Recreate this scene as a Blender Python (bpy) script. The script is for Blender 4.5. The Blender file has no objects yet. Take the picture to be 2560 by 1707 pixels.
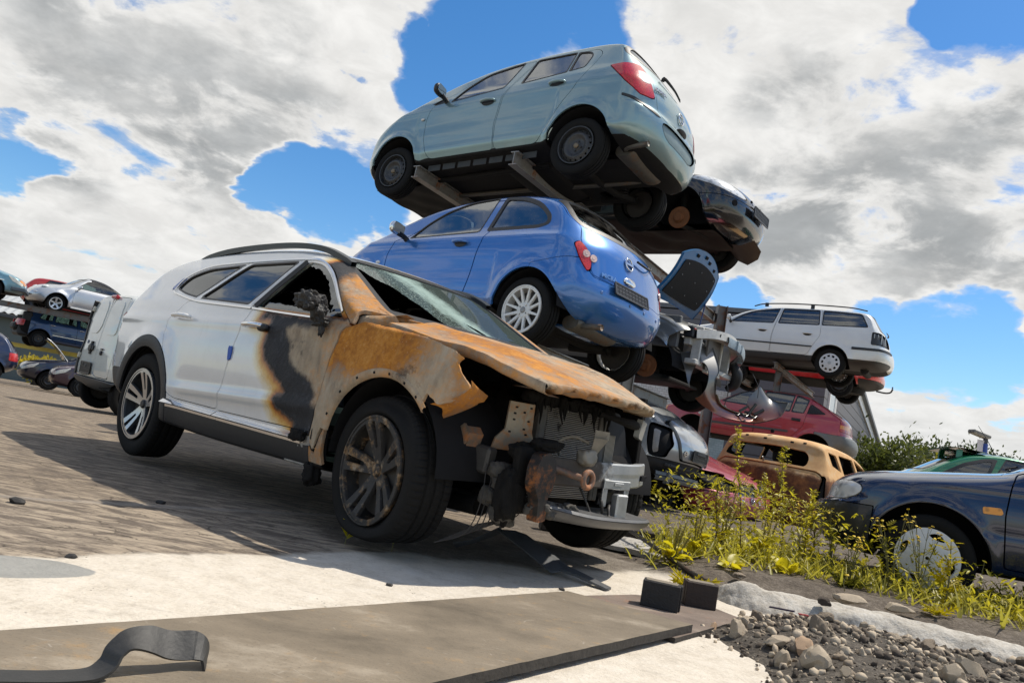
import bpy, math, random, mathutils
import numpy as np
random.seed(7); RNG = np.random.default_rng(7)
SC = bpy.context.scene
R = math.radians
# ---------------------------------------------------------------- camera
cd = bpy.data.cameras.new('camera'); cam = bpy.data.objects.new('camera', cd); SC.collection.objects.link(cam); SC.camera = cam
cd.sensor_width = 36; cd.lens = 1909 / 2560 * 36; cd.clip_start = .05; cd.clip_end = 3000
CP, CR, CH = R(6.91), R(10.22), .652
_f = mathutils.Vector((0, math.cos(CP), math.sin(CP))); _r = mathutils.Vector((1, 0, 0)); _u = _r.cross(_f)
_r2 = _r * math.cos(CR) + _u * math.sin(CR); _u2 = _u * math.cos(CR) - _r * math.sin(CR)
cam.matrix_world = mathutils.Matrix(((_r2.x, _u2.x, -_f.x, 0), (_r2.y, _u2.y, -_f.y, 0), (_r2.z, _u2.z, -_f.z, CH), (0, 0, 0, 1)))
# ---------------------------------------------------------------- sun, sky, exposure
SUN_AZ, SUN_EL = R(70), R(60)        # azimuth from +Y towards +X
SUND = np.array([math.sin(SUN_AZ) * math.cos(SUN_EL), math.cos(SUN_AZ) * math.cos(SUN_EL), math.sin(SUN_EL)])
sl = bpy.data.lights.new('sun', 'SUN'); sl.energy = 5.0; sl.angle = R(.55); sl.color = (1, .93, .82); so = bpy.data.objects.new('sun', sl); SC.collection.objects.link(so)
so.rotation_euler = mathutils.Vector((-SUND).tolist()).to_track_quat('-Z', 'Y').to_euler(); so.location = (20, 8, 40)
wd = bpy.data.worlds.new('World'); SC.world = wd; wd.use_nodes = True
def build_sky():
 t = wd.node_tree; t.nodes.clear(); L = t.links.new
 def n(typ, **k):
  x = t.nodes.new(typ)
  for a, b in k.items(): setattr(x, a, b)
  return x
 def put(i, v):
  if hasattr(v, 'is_output'): L(v, i)
  else: i.default_value = v
 def mth(op, a, b=0., clamp=False):
  x = n('ShaderNodeMath', operation=op, use_clamp=clamp); put(x.inputs[0], a); put(x.inputs[1], b); return x.outputs[0]
 def mr(v, a, b, c=0., d=1.):
  x = n('ShaderNodeMapRange', interpolation_type='SMOOTHSTEP'); put(x.inputs[0], v)
  for k, q in zip((1, 2, 3, 4), (a, b, c, d)): put(x.inputs[k], q)
  return x.outputs[0]
 def mix(f, a, b):
  x = n('ShaderNodeMix', data_type='RGBA'); put(x.inputs[0], f); put(x.inputs[6], a if hasattr(a, 'is_output') else (*a, 1)); put(x.inputs[7], b if hasattr(b, 'is_output') else (*b, 1)); return x.outputs[2]
 def noise(v, sc, det, ro, di=0.):
  x = n('ShaderNodeTexNoise'); L(v, x.inputs['Vector']); x.inputs['Scale'].default_value = sc; x.inputs['Detail'].default_value = det; x.inputs['Roughness'].default_value = ro; x.inputs['Distortion'].default_value = di; return x.outputs['Fac']
 d = n('ShaderNodeTexCoord').outputs['Generated']; sep = n('ShaderNodeSeparateXYZ'); L(d, sep.inputs[0])
 # flat cloud deck: directions meet a plane above, so clouds shrink to the horizon
 zz = mth('ADD', mth('MAXIMUM', sep.outputs[2], 0.), .30); cmb = n('ShaderNodeCombineXYZ'); L(mth('DIVIDE', sep.outputs[0], zz), cmb.inputs[0]); L(mth('DIVIDE', sep.outputs[1], zz), cmb.inputs[1]); L(mth('MULTIPLY', sep.outputs[2], 1.3), cmb.inputs[2]); p = cmb.outputs[0]
 # wobble the directions so that gaps get torn edges
 wn = n('ShaderNodeTexNoise'); L(p, wn.inputs['Vector']); wn.inputs['Scale'].default_value = 5.; wn.inputs['Detail'].default_value = 5; wv = n('ShaderNodeVectorMath', operation='MULTIPLY_ADD'); L(wn.outputs['Color'], wv.inputs[0]); wv.inputs[1].default_value = (.13,) * 3;
 off = n('ShaderNodeVectorMath', operation='ADD'); L(d, off.inputs[0]); off.inputs[1].default_value = (-.065,) * 3; L(off.outputs[0], wv.inputs[2]); nw = n('ShaderNodeVectorMath', operation='NORMALIZE'); L(wv.outputs[0], nw.inputs[0]); dw = nw.outputs[0]
 def blobs(lst, vec):
  acc = None
  for x, y, z, w in lst:
   q = n('ShaderNodeVectorMath', operation='DOT_PRODUCT'); L(vec, q.inputs[0]); q.inputs[1].default_value = (x, y, z); f = mr(q.outputs['Value'], math.cos(.85 * w), math.cos(.12 * w)); acc = f if acc is None else mth('MAXIMUM', acc, f)
  return acc
 gaps = blobs([(-.068, .865, .497, .13), (.008, .858, .513, .10), (-.03, .862, .505, .09), (-.095, .894, .439, .10), (-.157, .902, .403, .075), (-.175, .883, .435, .05), (-.325, .915, .24, .05), (-.288, .922, .261, .07), (-.237, .934, .268, .075), (-.182, .948, .26, .07), (-.566, .799, .203, .06), (.119, .895, .429, .04), (.436, .731, .524, .09), (.397, .751, .528, .05), (.416, .888, .196, .07), (.514, .836, .192, .09), (.274, .94, .205, .06), (.468, .865, .182, .09), (-.242, .887, .393, .026), (-.329, .923, .197, .04)], dw)
 shade = blobs([(-.492, .81, .321, .2), (-.391, .857, .337, .2), (-.536, .805, .254, .12), (-.319, .893, .317, .12), (.38, .854, .356, .2), (.469, .824, .317, .22), (.299, .9, .318, .13), (.487, .787, .379, .13), (.291, .852, .436, .12), (-.428, .865, .263, .1), (.504, .851, .146, .05)], dw)
 f1 = noise(p, 2.1, 9, .56, .25); f2 = noise(p, 5.5, 9, .60, .3)
 front = mr(sep.outputs[1], .2, .55)          # ahead the deck is as photographed, behind it is broken cumulus
 dens = mth('ADD', mth('MULTIPLY', f1, .75), mth('MULTIPLY', f2, 1.05)); dens = mth('SUBTRACT', dens, .40); dens = mth('ADD', dens, mth('MULTIPLY', front, mth('SUBTRACT', .20, mth('MULTIPLY', gaps, .44))))
 mask = mr(dens, .47, .62); thin = mr(dens, .40, .55)
 lo = mr(sep.outputs[2], .0, .22, 1., 0.)     # near the horizon distant cloud fades pale
 sh = mth('ADD', mth('MULTIPLY', shade, .50), mth('MULTIPLY', mth('SUBTRACT', noise(p, 2.6, 8, .60), .46), 1.9)); sh = mth('MULTIPLY', sh, mr(dens, .55, .80)); sh = mr(sh, .0, .80)
 tex = mr(noise(p, 9., 8, .62, .4), .3, .75, .86, 1.05)
 cl = mix(sh, (.98, .97, .945), (.46, .48, .49)); cm = n('ShaderNodeMix', data_type='RGBA', blend_type='MULTIPLY'); cm.inputs[0].default_value = 1; L(cl, cm.inputs[6]); tc = n('ShaderNodeCombineColor'); [L(tex, tc.inputs[k]) for k in range(3)]; L(tc.outputs[0], cm.inputs[7]); cl = mix(mth('MULTIPLY', lo, .35), cm.outputs[2], (.80, .83, .84))
 sk = n('ShaderNodeTexSky'); sk.sky_type = 'NISHITA'; sk.sun_disc = False; sk.sun_elevation = SUN_EL; sk.sun_rotation = SUN_AZ; sk.air_density = 1.0; sk.dust_density = .3; sk.ozone_density = 3.0
 hs = n('ShaderNodeHueSaturation'); hs.inputs['Saturation'].default_value = 1.3; hs.inputs['Value'].default_value = 1.4; L(sk.outputs[0], hs.inputs['Color'])
 b1 = n('ShaderNodeBackground'); L(hs.outputs[0], b1.inputs[0]); b1.inputs[1].default_value = .11
 b2 = n('ShaderNodeBackground'); L(cl, b2.inputs[0]); b2.inputs[1].default_value = .92
 ms = n('ShaderNodeMixShader'); L(mth('MAXIMUM', mask, mth('MULTIPLY', thin, .35)), ms.inputs[0]); L(b1.outputs[0], ms.inputs[1]); L(b2.outputs[0], ms.inputs[2])
 o = n('ShaderNodeOutputWorld'); L(ms.outputs[0], o.inputs[0]); wd.cycles.sampling_method = 'MANUAL'; wd.cycles.sample_map_resolution = 1024
build_sky()
VS = SC.view_settings; VS.view_transform = 'Standard'; VS.look = 'None'; VS.exposure = 0.0; VS.gamma = 1; VS.use_curve_mapping = False
SC.cycles.use_denoising = True; SC.cycles.max_bounces = 8; SC.cycles.transparent_max_bounces = 14; SC.cycles.glossy_bounces = 4; SC.cycles.diffuse_bounces = 3; SC.cycles.caustics_reflective = False; SC.cycles.caustics_refractive = False; SC.cycles.sample_clamp_indirect = 6
# ---------------------------------------------------------------- mesh library (numpy)
def A(x): return np.asarray(x, float)
class MB:
 """triangle mesh with vertex normals"""
 def __init__(s, V, F, N=None):
  s.V = A(V).reshape(-1, 3); s.F = np.asarray(F, int).reshape(-1, 3); s.N = N if N is not None else vnorm(s.V, s.F)
 def copy(s): return MB(s.V.copy(), s.F.copy(), s.N.copy())
def unit(v): return v / np.maximum(np.linalg.norm(v, axis=-1, keepdims=True), 1e-12)
def vnorm(V, F):
 n = np.cross(V[F[:, 1]] - V[F[:, 0]], V[F[:, 2]] - V[F[:, 0]]); N = np.zeros_like(V)
 for k in range(3): np.add.at(N, F[:, k], n)
 return unit(N)
def clean(m):
 used = np.zeros(len(m.V), bool); used[m.F.ravel()] = True
 idx = np.cumsum(used) - 1
 return MB(m.V[used], idx[m.F], m.N[used])
def split(m, f):
 """cut along the level set f = 0 -> (part with f < 0, part with f >= 0)"""
 f = np.where(np.abs(f) < 1e-7, 1e-7, f); F = m.F; s = f[F] < 0; c = s.sum(1)
 fin, fout = [F[c == 3]], [F[c == 0]]
 E0, E1, W0 = [], [], []
 V, N = m.V, m.N
 mix = np.where((c == 1) | (c == 2))[0]
 if len(mix):
  T = F[mix]; S = s[mix]; one = c[mix] == 1
  lone = np.where(one, S.argmax(1), (~S).argmax(1)); r = np.arange(len(T))
  a, b, d = T[r, lone], T[r, (lone + 1) % 3], T[r, (lone + 2) % 3]
  def cut(p, q):
   lo, hi = np.minimum(p, q), np.maximum(p, q)
   return lo * len(V) + hi
  k1, k2 = cut(a, b), cut(a, d); keys, inv = np.unique(np.r_[k1, k2], return_inverse=True)
  lo, hi = keys // len(V), keys % len(V); t = (f[lo] / (f[lo] - f[hi]))[:, None]
  nv = V[lo] + t * (V[hi] - V[lo]); nn = unit(N[lo] + t * (N[hi] - N[lo]))
  i1, i2 = inv[:len(a)] + len(V), inv[len(a):] + len(V)
  tri = np.c_[a, i1, i2]; qa = np.c_[i1, b, d]; qb = np.c_[i1, d, i2]
  fin += [tri[one], qa[~one], qb[~one]]; fout += [tri[~one], qa[one], qb[one]]
  V = np.r_[V, nv]; N = np.r_[N, nn]
 mk = lambda L: clean(MB(V, np.concatenate(L) if L else [], N))
 return mk(fin), mk(fout)
def sdf(P, poly):
 """signed distance of points P (n,2) to a closed polygon, negative inside"""
 P = A(P); poly = A(poly); d2 = np.full(len(P), 1e9); ins = np.zeros(len(P), bool)
 for i in range(len(poly)):
  a, b = poly[i - 1], poly[i]; e = b - a; w = P - a
  t = np.clip((w @ e) / max(e @ e, 1e-12), 0, 1); q = w - t[:, None] * e
  d2 = np.minimum(d2, (q * q).sum(1))
  c = (a[1] > P[:, 1]) != (b[1] > P[:, 1])
  with np.errstate(divide='ignore', invalid='ignore'):
   x = a[0] + (P[:, 1] - a[1]) / (b[1] - a[1] if b[1] != a[1] else 1e-9) * e[0]
  ins ^= c & (P[:, 0] < x)
 d = np.sqrt(d2); return np.where(ins, -d, d)
def seg_dist(P, line):
 P = A(P); line = A(line); d2 = np.full(len(P), 1e9)
 for i in range(1, len(line)):
  a, b = line[i - 1], line[i]; e = b - a; w = P - a; t = np.clip((w @ e) / max(e @ e, 1e-12), 0, 1); q = w - t[:, None] * e
  d2 = np.minimum(d2, (q * q).sum(1))
 return np.sqrt(d2)
def rnd(poly, rad=.03, n=4):
 """polygon with rounded corners; rad is a number or a list per corner"""
 P = A(poly); out = []; m = len(P)
 for i in range(m):
  r = rad[i] if hasattr(rad, '__len__') else rad
  p, a, b = P[i], P[i - 1], P[(i + 1) % m]; la, lb = np.linalg.norm(a - p), np.linalg.norm(b - p)
  r = min(r, .45 * la, .45 * lb)
  if r < 1e-4: out.append(p); continue
  u, v = p + (a - p) / la * r, p + (b - p) / lb * r
  for k in range(n + 1):
   t = k / n; out.append((1 - t) ** 2 * u + 2 * t * (1 - t) * p + t * t * v)
 return A(out)
def smooth_line(P, n=12):
 """open Catmull-Rom curve through points of any dimension"""
 P = A(P); Q = np.r_[[2 * P[0] - P[1]], P, [2 * P[-1] - P[-2]]]; out = []
 for i in range(1, len(Q) - 2):
  for k in range(n):
   t = k / n; a, b, c, d = Q[i - 1], Q[i], Q[i + 1], Q[i + 2]
   out.append(.5 * (2 * b + (c - a) * t + (2 * a - 5 * b + 4 * c - d) * t * t + (3 * b - a - 3 * c + d) * t ** 3))
 out.append(P[-1]); return A(out)
def resample(P, ds):
 P = A(P); L = np.r_[0, np.cumsum(np.linalg.norm(np.diff(P[:, :2], axis=0), axis=1))]
 n = max(8, int(L[-1] / ds)); t = np.linspace(0, L[-1], n, endpoint=False)
 return np.stack([np.interp(t, L, P[:, k]) for k in range(P.shape[1])], 1)
def interp_smooth(x, pts):
 pts = A(pts); x = np.clip(x, pts[0, 0], pts[-1, 0])
 m = np.gradient(pts[:, 1], pts[:, 0]); i = np.clip(np.searchsorted(pts[:, 0], x) - 1, 0, len(pts) - 2)
 h = pts[i + 1, 0] - pts[i, 0]; t = (x - pts[i, 0]) / h
 d = (pts[1:, 1] - pts[:-1, 1]) / np.diff(pts[:, 0])
 for k in range(len(m)):      # keep it monotone
  dl = d[max(k - 1, 0)]; dr = d[min(k, len(d) - 1)]
  m[k] = 0 if dl * dr <= 0 else np.sign(dl) * min(abs(m[k]), 3 * abs(dl), 3 * abs(dr))
 return (2 * t**3 - 3 * t**2 + 1) * pts[i, 1] + (t**3 - 2 * t**2 + t) * h * m[i] + (-2 * t**3 + 3 * t**2) * pts[i + 1, 1] + (t**3 - t**2) * h * m[i + 1]
def car_shell(sp):
 """smooth closed body: side silhouette 'sil' of (x, z, edge radius), half width W * wz(z) * wx(x)"""
 ds = sp.get('ds', .03); S = A(sp['sil']); n = len(S)
 # rounded closed outline (Chaikin), radii follow
 C = S
 for _ in range(2):
  nx = np.roll(C, -1, 0); C = np.stack([.78 * C + .22 * nx, .22 * C + .78 * nx], 1).reshape(-1, 3)
 B = resample(np.r_[C, C[:1]], ds); xa, xb, zs = sp['spine']
 # outline slides to the spine; vertical rays between the spine's ends
 sx = np.clip(B[:, 0], xa, xb); SP = np.stack([sx, np.full(len(B), zs)], 1); D = SP - B[:, :2]; L = np.linalg.norm(D, axis=1)
 r = np.minimum(B[:, 2], .93 * L); K1 = sp.get('k1', 13); K2 = sp.get('k2', 26); p = sp.get('p', 2.3)
 rings, es = [], []
 for k in range(K1 + 1):
  th = k / K1 * math.pi / 2; rings.append(r * (1 - math.cos(th)) / L); es.append((1 - math.cos(th) ** p) ** (1 / p))
 for k in range(1, K2 + 1):
  u = k / K2; rings.append(r / L + (1 - r / L) * u); es.append(1.)
 R = np.stack(rings, 1); E = np.broadcast_to(A(es), R.shape)            # (ns, nr)
 X = B[:, None, 0] + D[:, None, 0] * R; Z = B[:, None, 1] + D[:, None, 1] * R
 Wd = sp['W'] * interp_smooth(Z, sp['wz']) * interp_smooth(X, sp['wx'])
 Y = Wd * E
 if 'bump' in sp: Y = Y + sp['bump'](X, Z) * np.clip((E - .9) * 10, 0, 1)
 ns, nr = X.shape; V = np.stack([X, Y, Z], -1).reshape(-1, 3)
 i = np.arange(ns); j = np.arange(nr - 1); I, J = np.meshgrid(i, j, indexing='ij'); a = I * nr + J; b = ((I + 1) % ns) * nr + J
 F = np.r_[np.c_[a.ravel(), b.ravel(), (b + 1).ravel()], np.c_[a.ravel(), (b + 1).ravel(), (a + 1).ravel()]]
 ar = np.linalg.norm(np.cross(V[F[:, 1]] - V[F[:, 0]], V[F[:, 2]] - V[F[:, 0]]), axis=1); F = F[ar > 1e-9]
 Vm = V * [1, -1, 1]; V2 = np.r_[V, Vm]; F2 = np.r_[F, F[:, ::-1] + len(V)]
 # weld coincident points (mid plane, spine) so that normals are smooth there
 key = np.round(V2 / 1e-4).astype(np.int64); _, first, inv = np.unique(key, axis=0, return_index=True, return_inverse=True)
 F2 = inv.ravel()[F2]; F2 = F2[(F2[:, 0] != F2[:, 1]) & (F2[:, 1] != F2[:, 2]) & (F2[:, 0] != F2[:, 2])]
 m = MB(V2[first], F2)
 c = m.V.mean(0); vol = np.einsum('ij,ij->i', m.V[m.F[:, 0]] - c, np.cross(m.V[m.F[:, 1]] - m.V[m.F[:, 0]], m.V[m.F[:, 2]] - m.V[m.F[:, 0]])).sum()
 if vol < 0: m = MB(m.V, m.F[:, ::-1])
 return clean(m)
def boundary(m):
 e = np.r_[m.F[:, [0, 1]], m.F[:, [1, 2]], m.F[:, [2, 0]]]; k = np.sort(e, 1); key = k[:, 0] * len(m.V) + k[:, 1]
 _, inv, cnt = np.unique(key, return_inverse=True, return_counts=True); return e[cnt[inv.ravel()] == 1]
def lip(m, depth=.02):
 """turn the open edges of a panel inwards, as pressed sheet is"""
 e = boundary(m)
 if not len(e): return m
 vs, inv = np.unique(e, return_inverse=True); inv = inv.reshape(e.shape); P = m.V[vs]; n = m.N[vs]
 t = m.V[e[:, 1]] - m.V[e[:, 0]]; o = np.zeros_like(P); oe = unit(np.cross(t, m.N[e[:, 0]]))
 np.add.at(o, inv[:, 0], oe); np.add.at(o, inv[:, 1], oe); o = unit(o); b = len(m.V); k = len(vs)
 V = np.r_[m.V, P, P - n * depth]; N = np.r_[m.N, unit(o + .3 * n), o]
 a, c = inv[:, 0] + b, inv[:, 1] + b
 F = np.r_[m.F, np.c_[c, a, a + k], np.c_[c, a + k, c + k]]
 return MB(V, F, N)
def shift(m, d): return MB(m.V + m.N * d, m.F, m.N)
def slab(m, d, up):
 """a panel lifted by 'up' with edges that reach back by d"""
 return lip(shift(m, up), d)
def join(*ms):
 V, F, N, b = [], [], [], 0
 for m in ms:
  V.append(m.V); F.append(m.F + b); N.append(m.N); b += len(m.V)
 return MB(np.concatenate(V), np.concatenate(F), np.concatenate(N))
def grid(P, closed_u=False, closed_v=False, smooth=True):
 P = A(P); nu, nv = P.shape[:2]; V = P.reshape(-1, 3)
 i = np.arange(nu if closed_u else nu - 1); j = np.arange(nv if closed_v else nv - 1); I, J = np.meshgrid(i, j, indexing='ij')
 I2, J2 = (I + 1) % nu, (J + 1) % nv; a, b, c, d = I * nv + J, I2 * nv + J, I2 * nv + J2, I * nv + J2
 F = np.r_[np.c_[a.ravel(), b.ravel(), c.ravel()], np.c_[a.ravel(), c.ravel(), d.ravel()]]
 m = MB(V, F); return m if smooth else flat(m)
def flat(m):
 V = m.V[m.F].reshape(-1, 3); F = np.arange(len(V)).reshape(-1, 3); return MB(V, F)
def crease(m, ang=40):
 """smooth normals but hard where faces meet at more than ang degrees"""
 fn = unit(np.cross(m.V[m.F[:, 1]] - m.V[m.F[:, 0]], m.V[m.F[:, 2]] - m.V[m.F[:, 0]])); key = np.round(m.V / 1e-5).astype(np.int64)
 _, inv = np.unique(key, axis=0, return_inverse=True); inv = inv.ravel(); c = math.cos(math.radians(ang))
 inc = {}
 for f, t in enumerate(m.F):
  for v in t: inc.setdefault(inv[v], []).append(f)
 V = m.V[m.F].reshape(-1, 3); N = np.zeros_like(V); q = 0
 for f, t in enumerate(m.F):
  for v in t:
   L = inc[inv[v]]; n = fn[L]; n = n[n @ fn[f] > c]; N[q] = n.sum(0) if len(n) else fn[f]; q += 1
 return MB(V, np.arange(len(V)).reshape(-1, 3), unit(N))
def xform(m, loc=(0, 0, 0), rot=None, sc=(1, 1, 1)):
 V = m.V * A(sc); N = unit(m.N / A(sc))
 F = m.F if np.prod(A(sc)) > 0 else m.F[:, ::-1]
 if rot is not None:
  R = A(rot if np.shape(rot) == (3, 3) else eul(*rot)); V = V @ R.T; N = N @ R.T
 return MB(V + A(loc), F, N)
def eul(rx, ry, rz):
 cx, sx, cy, sy, cz, sz = math.cos(rx), math.sin(rx), math.cos(ry), math.sin(ry), math.cos(rz), math.sin(rz)
 return A([[cz, -sz, 0], [sz, cz, 0], [0, 0, 1]]) @ A([[cy, 0, sy], [0, 1, 0], [-sy, 0, cy]]) @ A([[1, 0, 0], [0, cx, -sx], [0, sx, cx]])
def frame_x(d, up=(0, 0, 1)):
 """rotation whose first column looks along d"""
 x = unit(A(d)); y = np.cross(A(up), x); y = unit(y) if np.linalg.norm(y) > 1e-6 else A([0, 1, 0]); return np.stack([x, y, np.cross(x, y)], 1)
def box(a, b, bev=.006):
 """box between corners a and b with bevelled edges"""
 a, b = np.minimum(A(a), A(b)), np.maximum(A(a), A(b)); c = (a + b) / 2; h = (b - a) / 2; e = min(bev, .45 * h.min()); Q = []
 tri = []
 V = []
 for ax in range(3):
  for s in (-1, 1):
   u, w = (ax + 1) % 3, (ax + 2) % 3; idx = []
   for su, sw in ((-1, -1), (1, -1), (1, 1), (-1, 1)):
    p = np.zeros(3); p[ax] = s * h[ax]; p[u] = su * (h[u] - e); p[w] = sw * (h[w] - e); idx.append(len(V)); V.append(p)
   f = idx if s > 0 else idx[::-1]; tri += [(f[0], f[1], f[2]), (f[0], f[2], f[3])]; Q.append(idx)
 V = A(V)
 # bridge: convex hull of these 24 points via edge and corner faces
 def near(p): return int(np.argmin(((V - p) ** 2).sum(1)))
 for ax in range(3):
  u, w = (ax + 1) % 3, (ax + 2) % 3
  for su in (-1, 1):
   for sw in (-1, 1):
    def P(t, which):
     p = np.zeros(3); p[ax] = t * (h[ax] - e)
     p[u] = su * (h[u] if which else h[u] - e); p[w] = sw * (h[w] - e if which else h[w]); return near(p)
    q = [P(-1, 1), P(1, 1), P(1, 0), P(-1, 0)]
    if su * sw < 0: q = q[::-1]
    n = np.cross(V[q[1]] - V[q[0]], V[q[2]] - V[q[0]]); o = np.zeros(3); o[u] = su; o[w] = sw
    if n @ o < 0: q = q[::-1]
    tri += [(q[0], q[1], q[2]), (q[0], q[2], q[3])]
 for s in np.array(np.meshgrid([-1, 1], [-1, 1], [-1, 1])).T.reshape(-1, 3):
  q = []
  for ax in range(3):
   p = s * (h - e); p[ax] = s[ax] * h[ax]; q.append(near(p))
  n = np.cross(V[q[1]] - V[q[0]], V[q[2]] - V[q[0]])
  if n @ s < 0: q = q[::-1]
  tri.append(tuple(q))
 return flat(MB(V + c, tri))
def obox(p, q, w, h, bev=.004, up=(0, 0, 1)):
 """bar of section w x h from p to q"""
 p, q = A(p), A(q); L = np.linalg.norm(q - p); return xform(box((0, -w / 2, -h / 2), (L, w / 2, h / 2), bev), p, frame_x(q - p, up))
def lathe(prof, n=48, ax='y', a0=0, a1=2 * math.pi, ang=35):
 """profile of (radius, offset along axis) turned about the axis"""
 prof = A(prof); full = abs(a1 - a0 - 2 * math.pi) < 1e-6; t = np.linspace(a0, a1, n, endpoint=not full)
 c, s = np.cos(t), np.sin(t); R, O = prof[:, 0], prof[:, 1]; Z = np.zeros_like
 x = R[None] * c[:, None]; z = R[None] * s[:, None]; o = np.broadcast_to(O, x.shape)
 P = np.stack({'y': [x, o, z], 'x': [o, x, z], 'z': [x, z, o]}[ax], -1); m = grid(P, closed_u=full)
 if ax in 'y': m = MB(m.V, m.F[:, ::-1])
 ar = np.linalg.norm(np.cross(m.V[m.F[:, 1]] - m.V[m.F[:, 0]], m.V[m.F[:, 2]] - m.V[m.F[:, 0]]), axis=1); m = MB(m.V, m.F[ar > 1e-10])
 return crease(m, ang)
def tube(P, r, n=8, cap=True, sub=0):
 P = smooth_line(P, sub) if sub else A(P); r = np.broadcast_to(A(r), (len(P),)) if np.ndim(r) == 0 or len(r) == len(P) else np.interp(np.linspace(0, 1, len(P)), np.linspace(0, 1, len(r)), r)
 T = np.gradient(P, axis=0); T = unit(T); u = np.cross(T[0], [0, 0, 1.]); u = u if np.linalg.norm(u) > .1 else np.cross(T[0], [0, 1., 0]); u = unit(u); rows = []
 for i in range(len(P)):
  u = unit(u - T[i] * (u @ T[i])); w = np.cross(T[i], u); t = np.linspace(0, 2 * math.pi, n, endpoint=False)
  rows.append(P[i] + r[i] * (np.cos(t)[:, None] * u + np.sin(t)[:, None] * w))
 m = grid(rows, closed_v=True); m = MB(m.V, m.F[:, ::-1])
 if cap:
  V, F = list(m.V), list(map(tuple, m.F))
  for k, base in ((0, 0), (1, (len(P) - 1) * n)):
   c = len(V); V.append(P[0] if k == 0 else P[-1])
   for j in range(n):
    a, b = base + j, base + (j + 1) % n; F.append((c, a, b) if k == 0 else (c, b, a))
  m = MB(V, F)
  # outward check
  if (np.einsum('ij,ij->i', m.V[m.F[:, 0]] - m.V.mean(0), np.cross(m.V[m.F[:, 1]] - m.V[m.F[:, 0]], m.V[m.F[:, 2]] - m.V[m.F[:, 0]])).sum()) < 0: m = MB(m.V, m.F[:, ::-1])
 return m
def prism(poly, h0, h1, ax='y', bev=0):
 """flat outline (2D polygon, any shape) extruded along an axis between h0 and h1; axes order: y->(x,z), x->(y,z), z->(x,y)"""
 P = [tuple(p) for p in A(poly)]; area = sum(P[i - 1][0] * P[i][1] - P[i][0] * P[i - 1][1] for i in range(len(P)))
 if area < 0: P = P[::-1]
 tris = mathutils.geometry.tessellate_polygon([[mathutils.Vector((p[0], p[1], 0)) for p in P]]); n = len(P)
 T = A([list(t) for t in tris]).astype(int); Pn = A(P)
 def place(h):
  o = np.full(n, h); return np.stack({'y': [Pn[:, 0], o, Pn[:, 1]], 'x': [o, Pn[:, 0], Pn[:, 1]], 'z': [Pn[:, 0], Pn[:, 1], o]}[ax], -1)
 V = np.r_[place(h0), place(h1)]
 ts = []
 for t in T:
  a, b, c = Pn[t]
  ts.append(t if (b[0] - a[0]) * (c[1] - a[1]) - (b[1] - a[1]) * (c[0] - a[0]) > 0 else t[::-1])
 T = A(ts).astype(int); i = np.arange(n); j = (i + 1) % n
 F = np.r_[T[:, ::-1], T + n, np.c_[i, j, j + n], np.c_[i, j + n, i + n]]
 m = MB(V, F)
 if ax == 'y': m = MB(m.V, m.F[:, ::-1])
 if h1 < h0: m = MB(m.V, m.F[:, ::-1])
 return crease(m, 30)
def vnoise(P, sc=1., seed=0, oct=3):
 """smooth value noise in [-1, 1] for displacing points"""
 P = A(P) * sc; out = np.zeros(len(P)); amp = 1.; tot = 0
 for o in range(oct):
  Q = P * 2 ** o + seed * 17.3 + o * 5.1; i = np.floor(Q).astype(np.int64); f = Q - i; f = f * f * (3 - 2 * f); v = 0
  for dx in (0, 1):
   for dy in (0, 1):
    for dz in (0, 1):
     h = ((i[:, 0] + dx) * 73856093) ^ ((i[:, 1] + dy) * 19349663) ^ ((i[:, 2] + dz) * 83492791); h = (h ^ (h >> 13)) * 1274126177 & 0x7fffffff
     v = v + (h % 10007) / 5003.5 * np.abs(1 - dx - f[:, 0]) * np.abs(1 - dy - f[:, 1]) * np.abs(1 - dz - f[:, 2])
  out += amp * (v - 1); tot += amp; amp *= .5
 return out / tot
def uvgrid(nx, ny): return np.meshgrid(np.linspace(0, 1, nx), np.linspace(0, 1, ny), indexing='ij')
def refine(m, L):
 """split triangles until no edge is longer than L"""
 for _ in range(6):
  V = m.V; F = m.F; e = np.linalg.norm(V[F] - V[np.roll(F, -1, 1)], axis=2); big = e.max(1) > L
  if not big.any(): break
  T = F[big]; k = e[big].argmax(1); r = np.arange(len(T)); a, b, c = T[r, k], T[r, (k + 1) % 3], T[r, (k + 2) % 3]
  lo, hi = np.minimum(a, b), np.maximum(a, b); keys, inv = np.unique(lo * len(V) + hi, return_inverse=True)
  mid = inv.ravel() + len(V); lo, hi = keys // len(V), keys % len(V)
  m = MB(np.r_[V, (V[lo] + V[hi]) / 2], np.r_[F[~big], np.c_[a, mid, c], np.c_[mid, b, c]], np.r_[m.N, unit(m.N[lo] + m.N[hi])])
 return m
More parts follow.
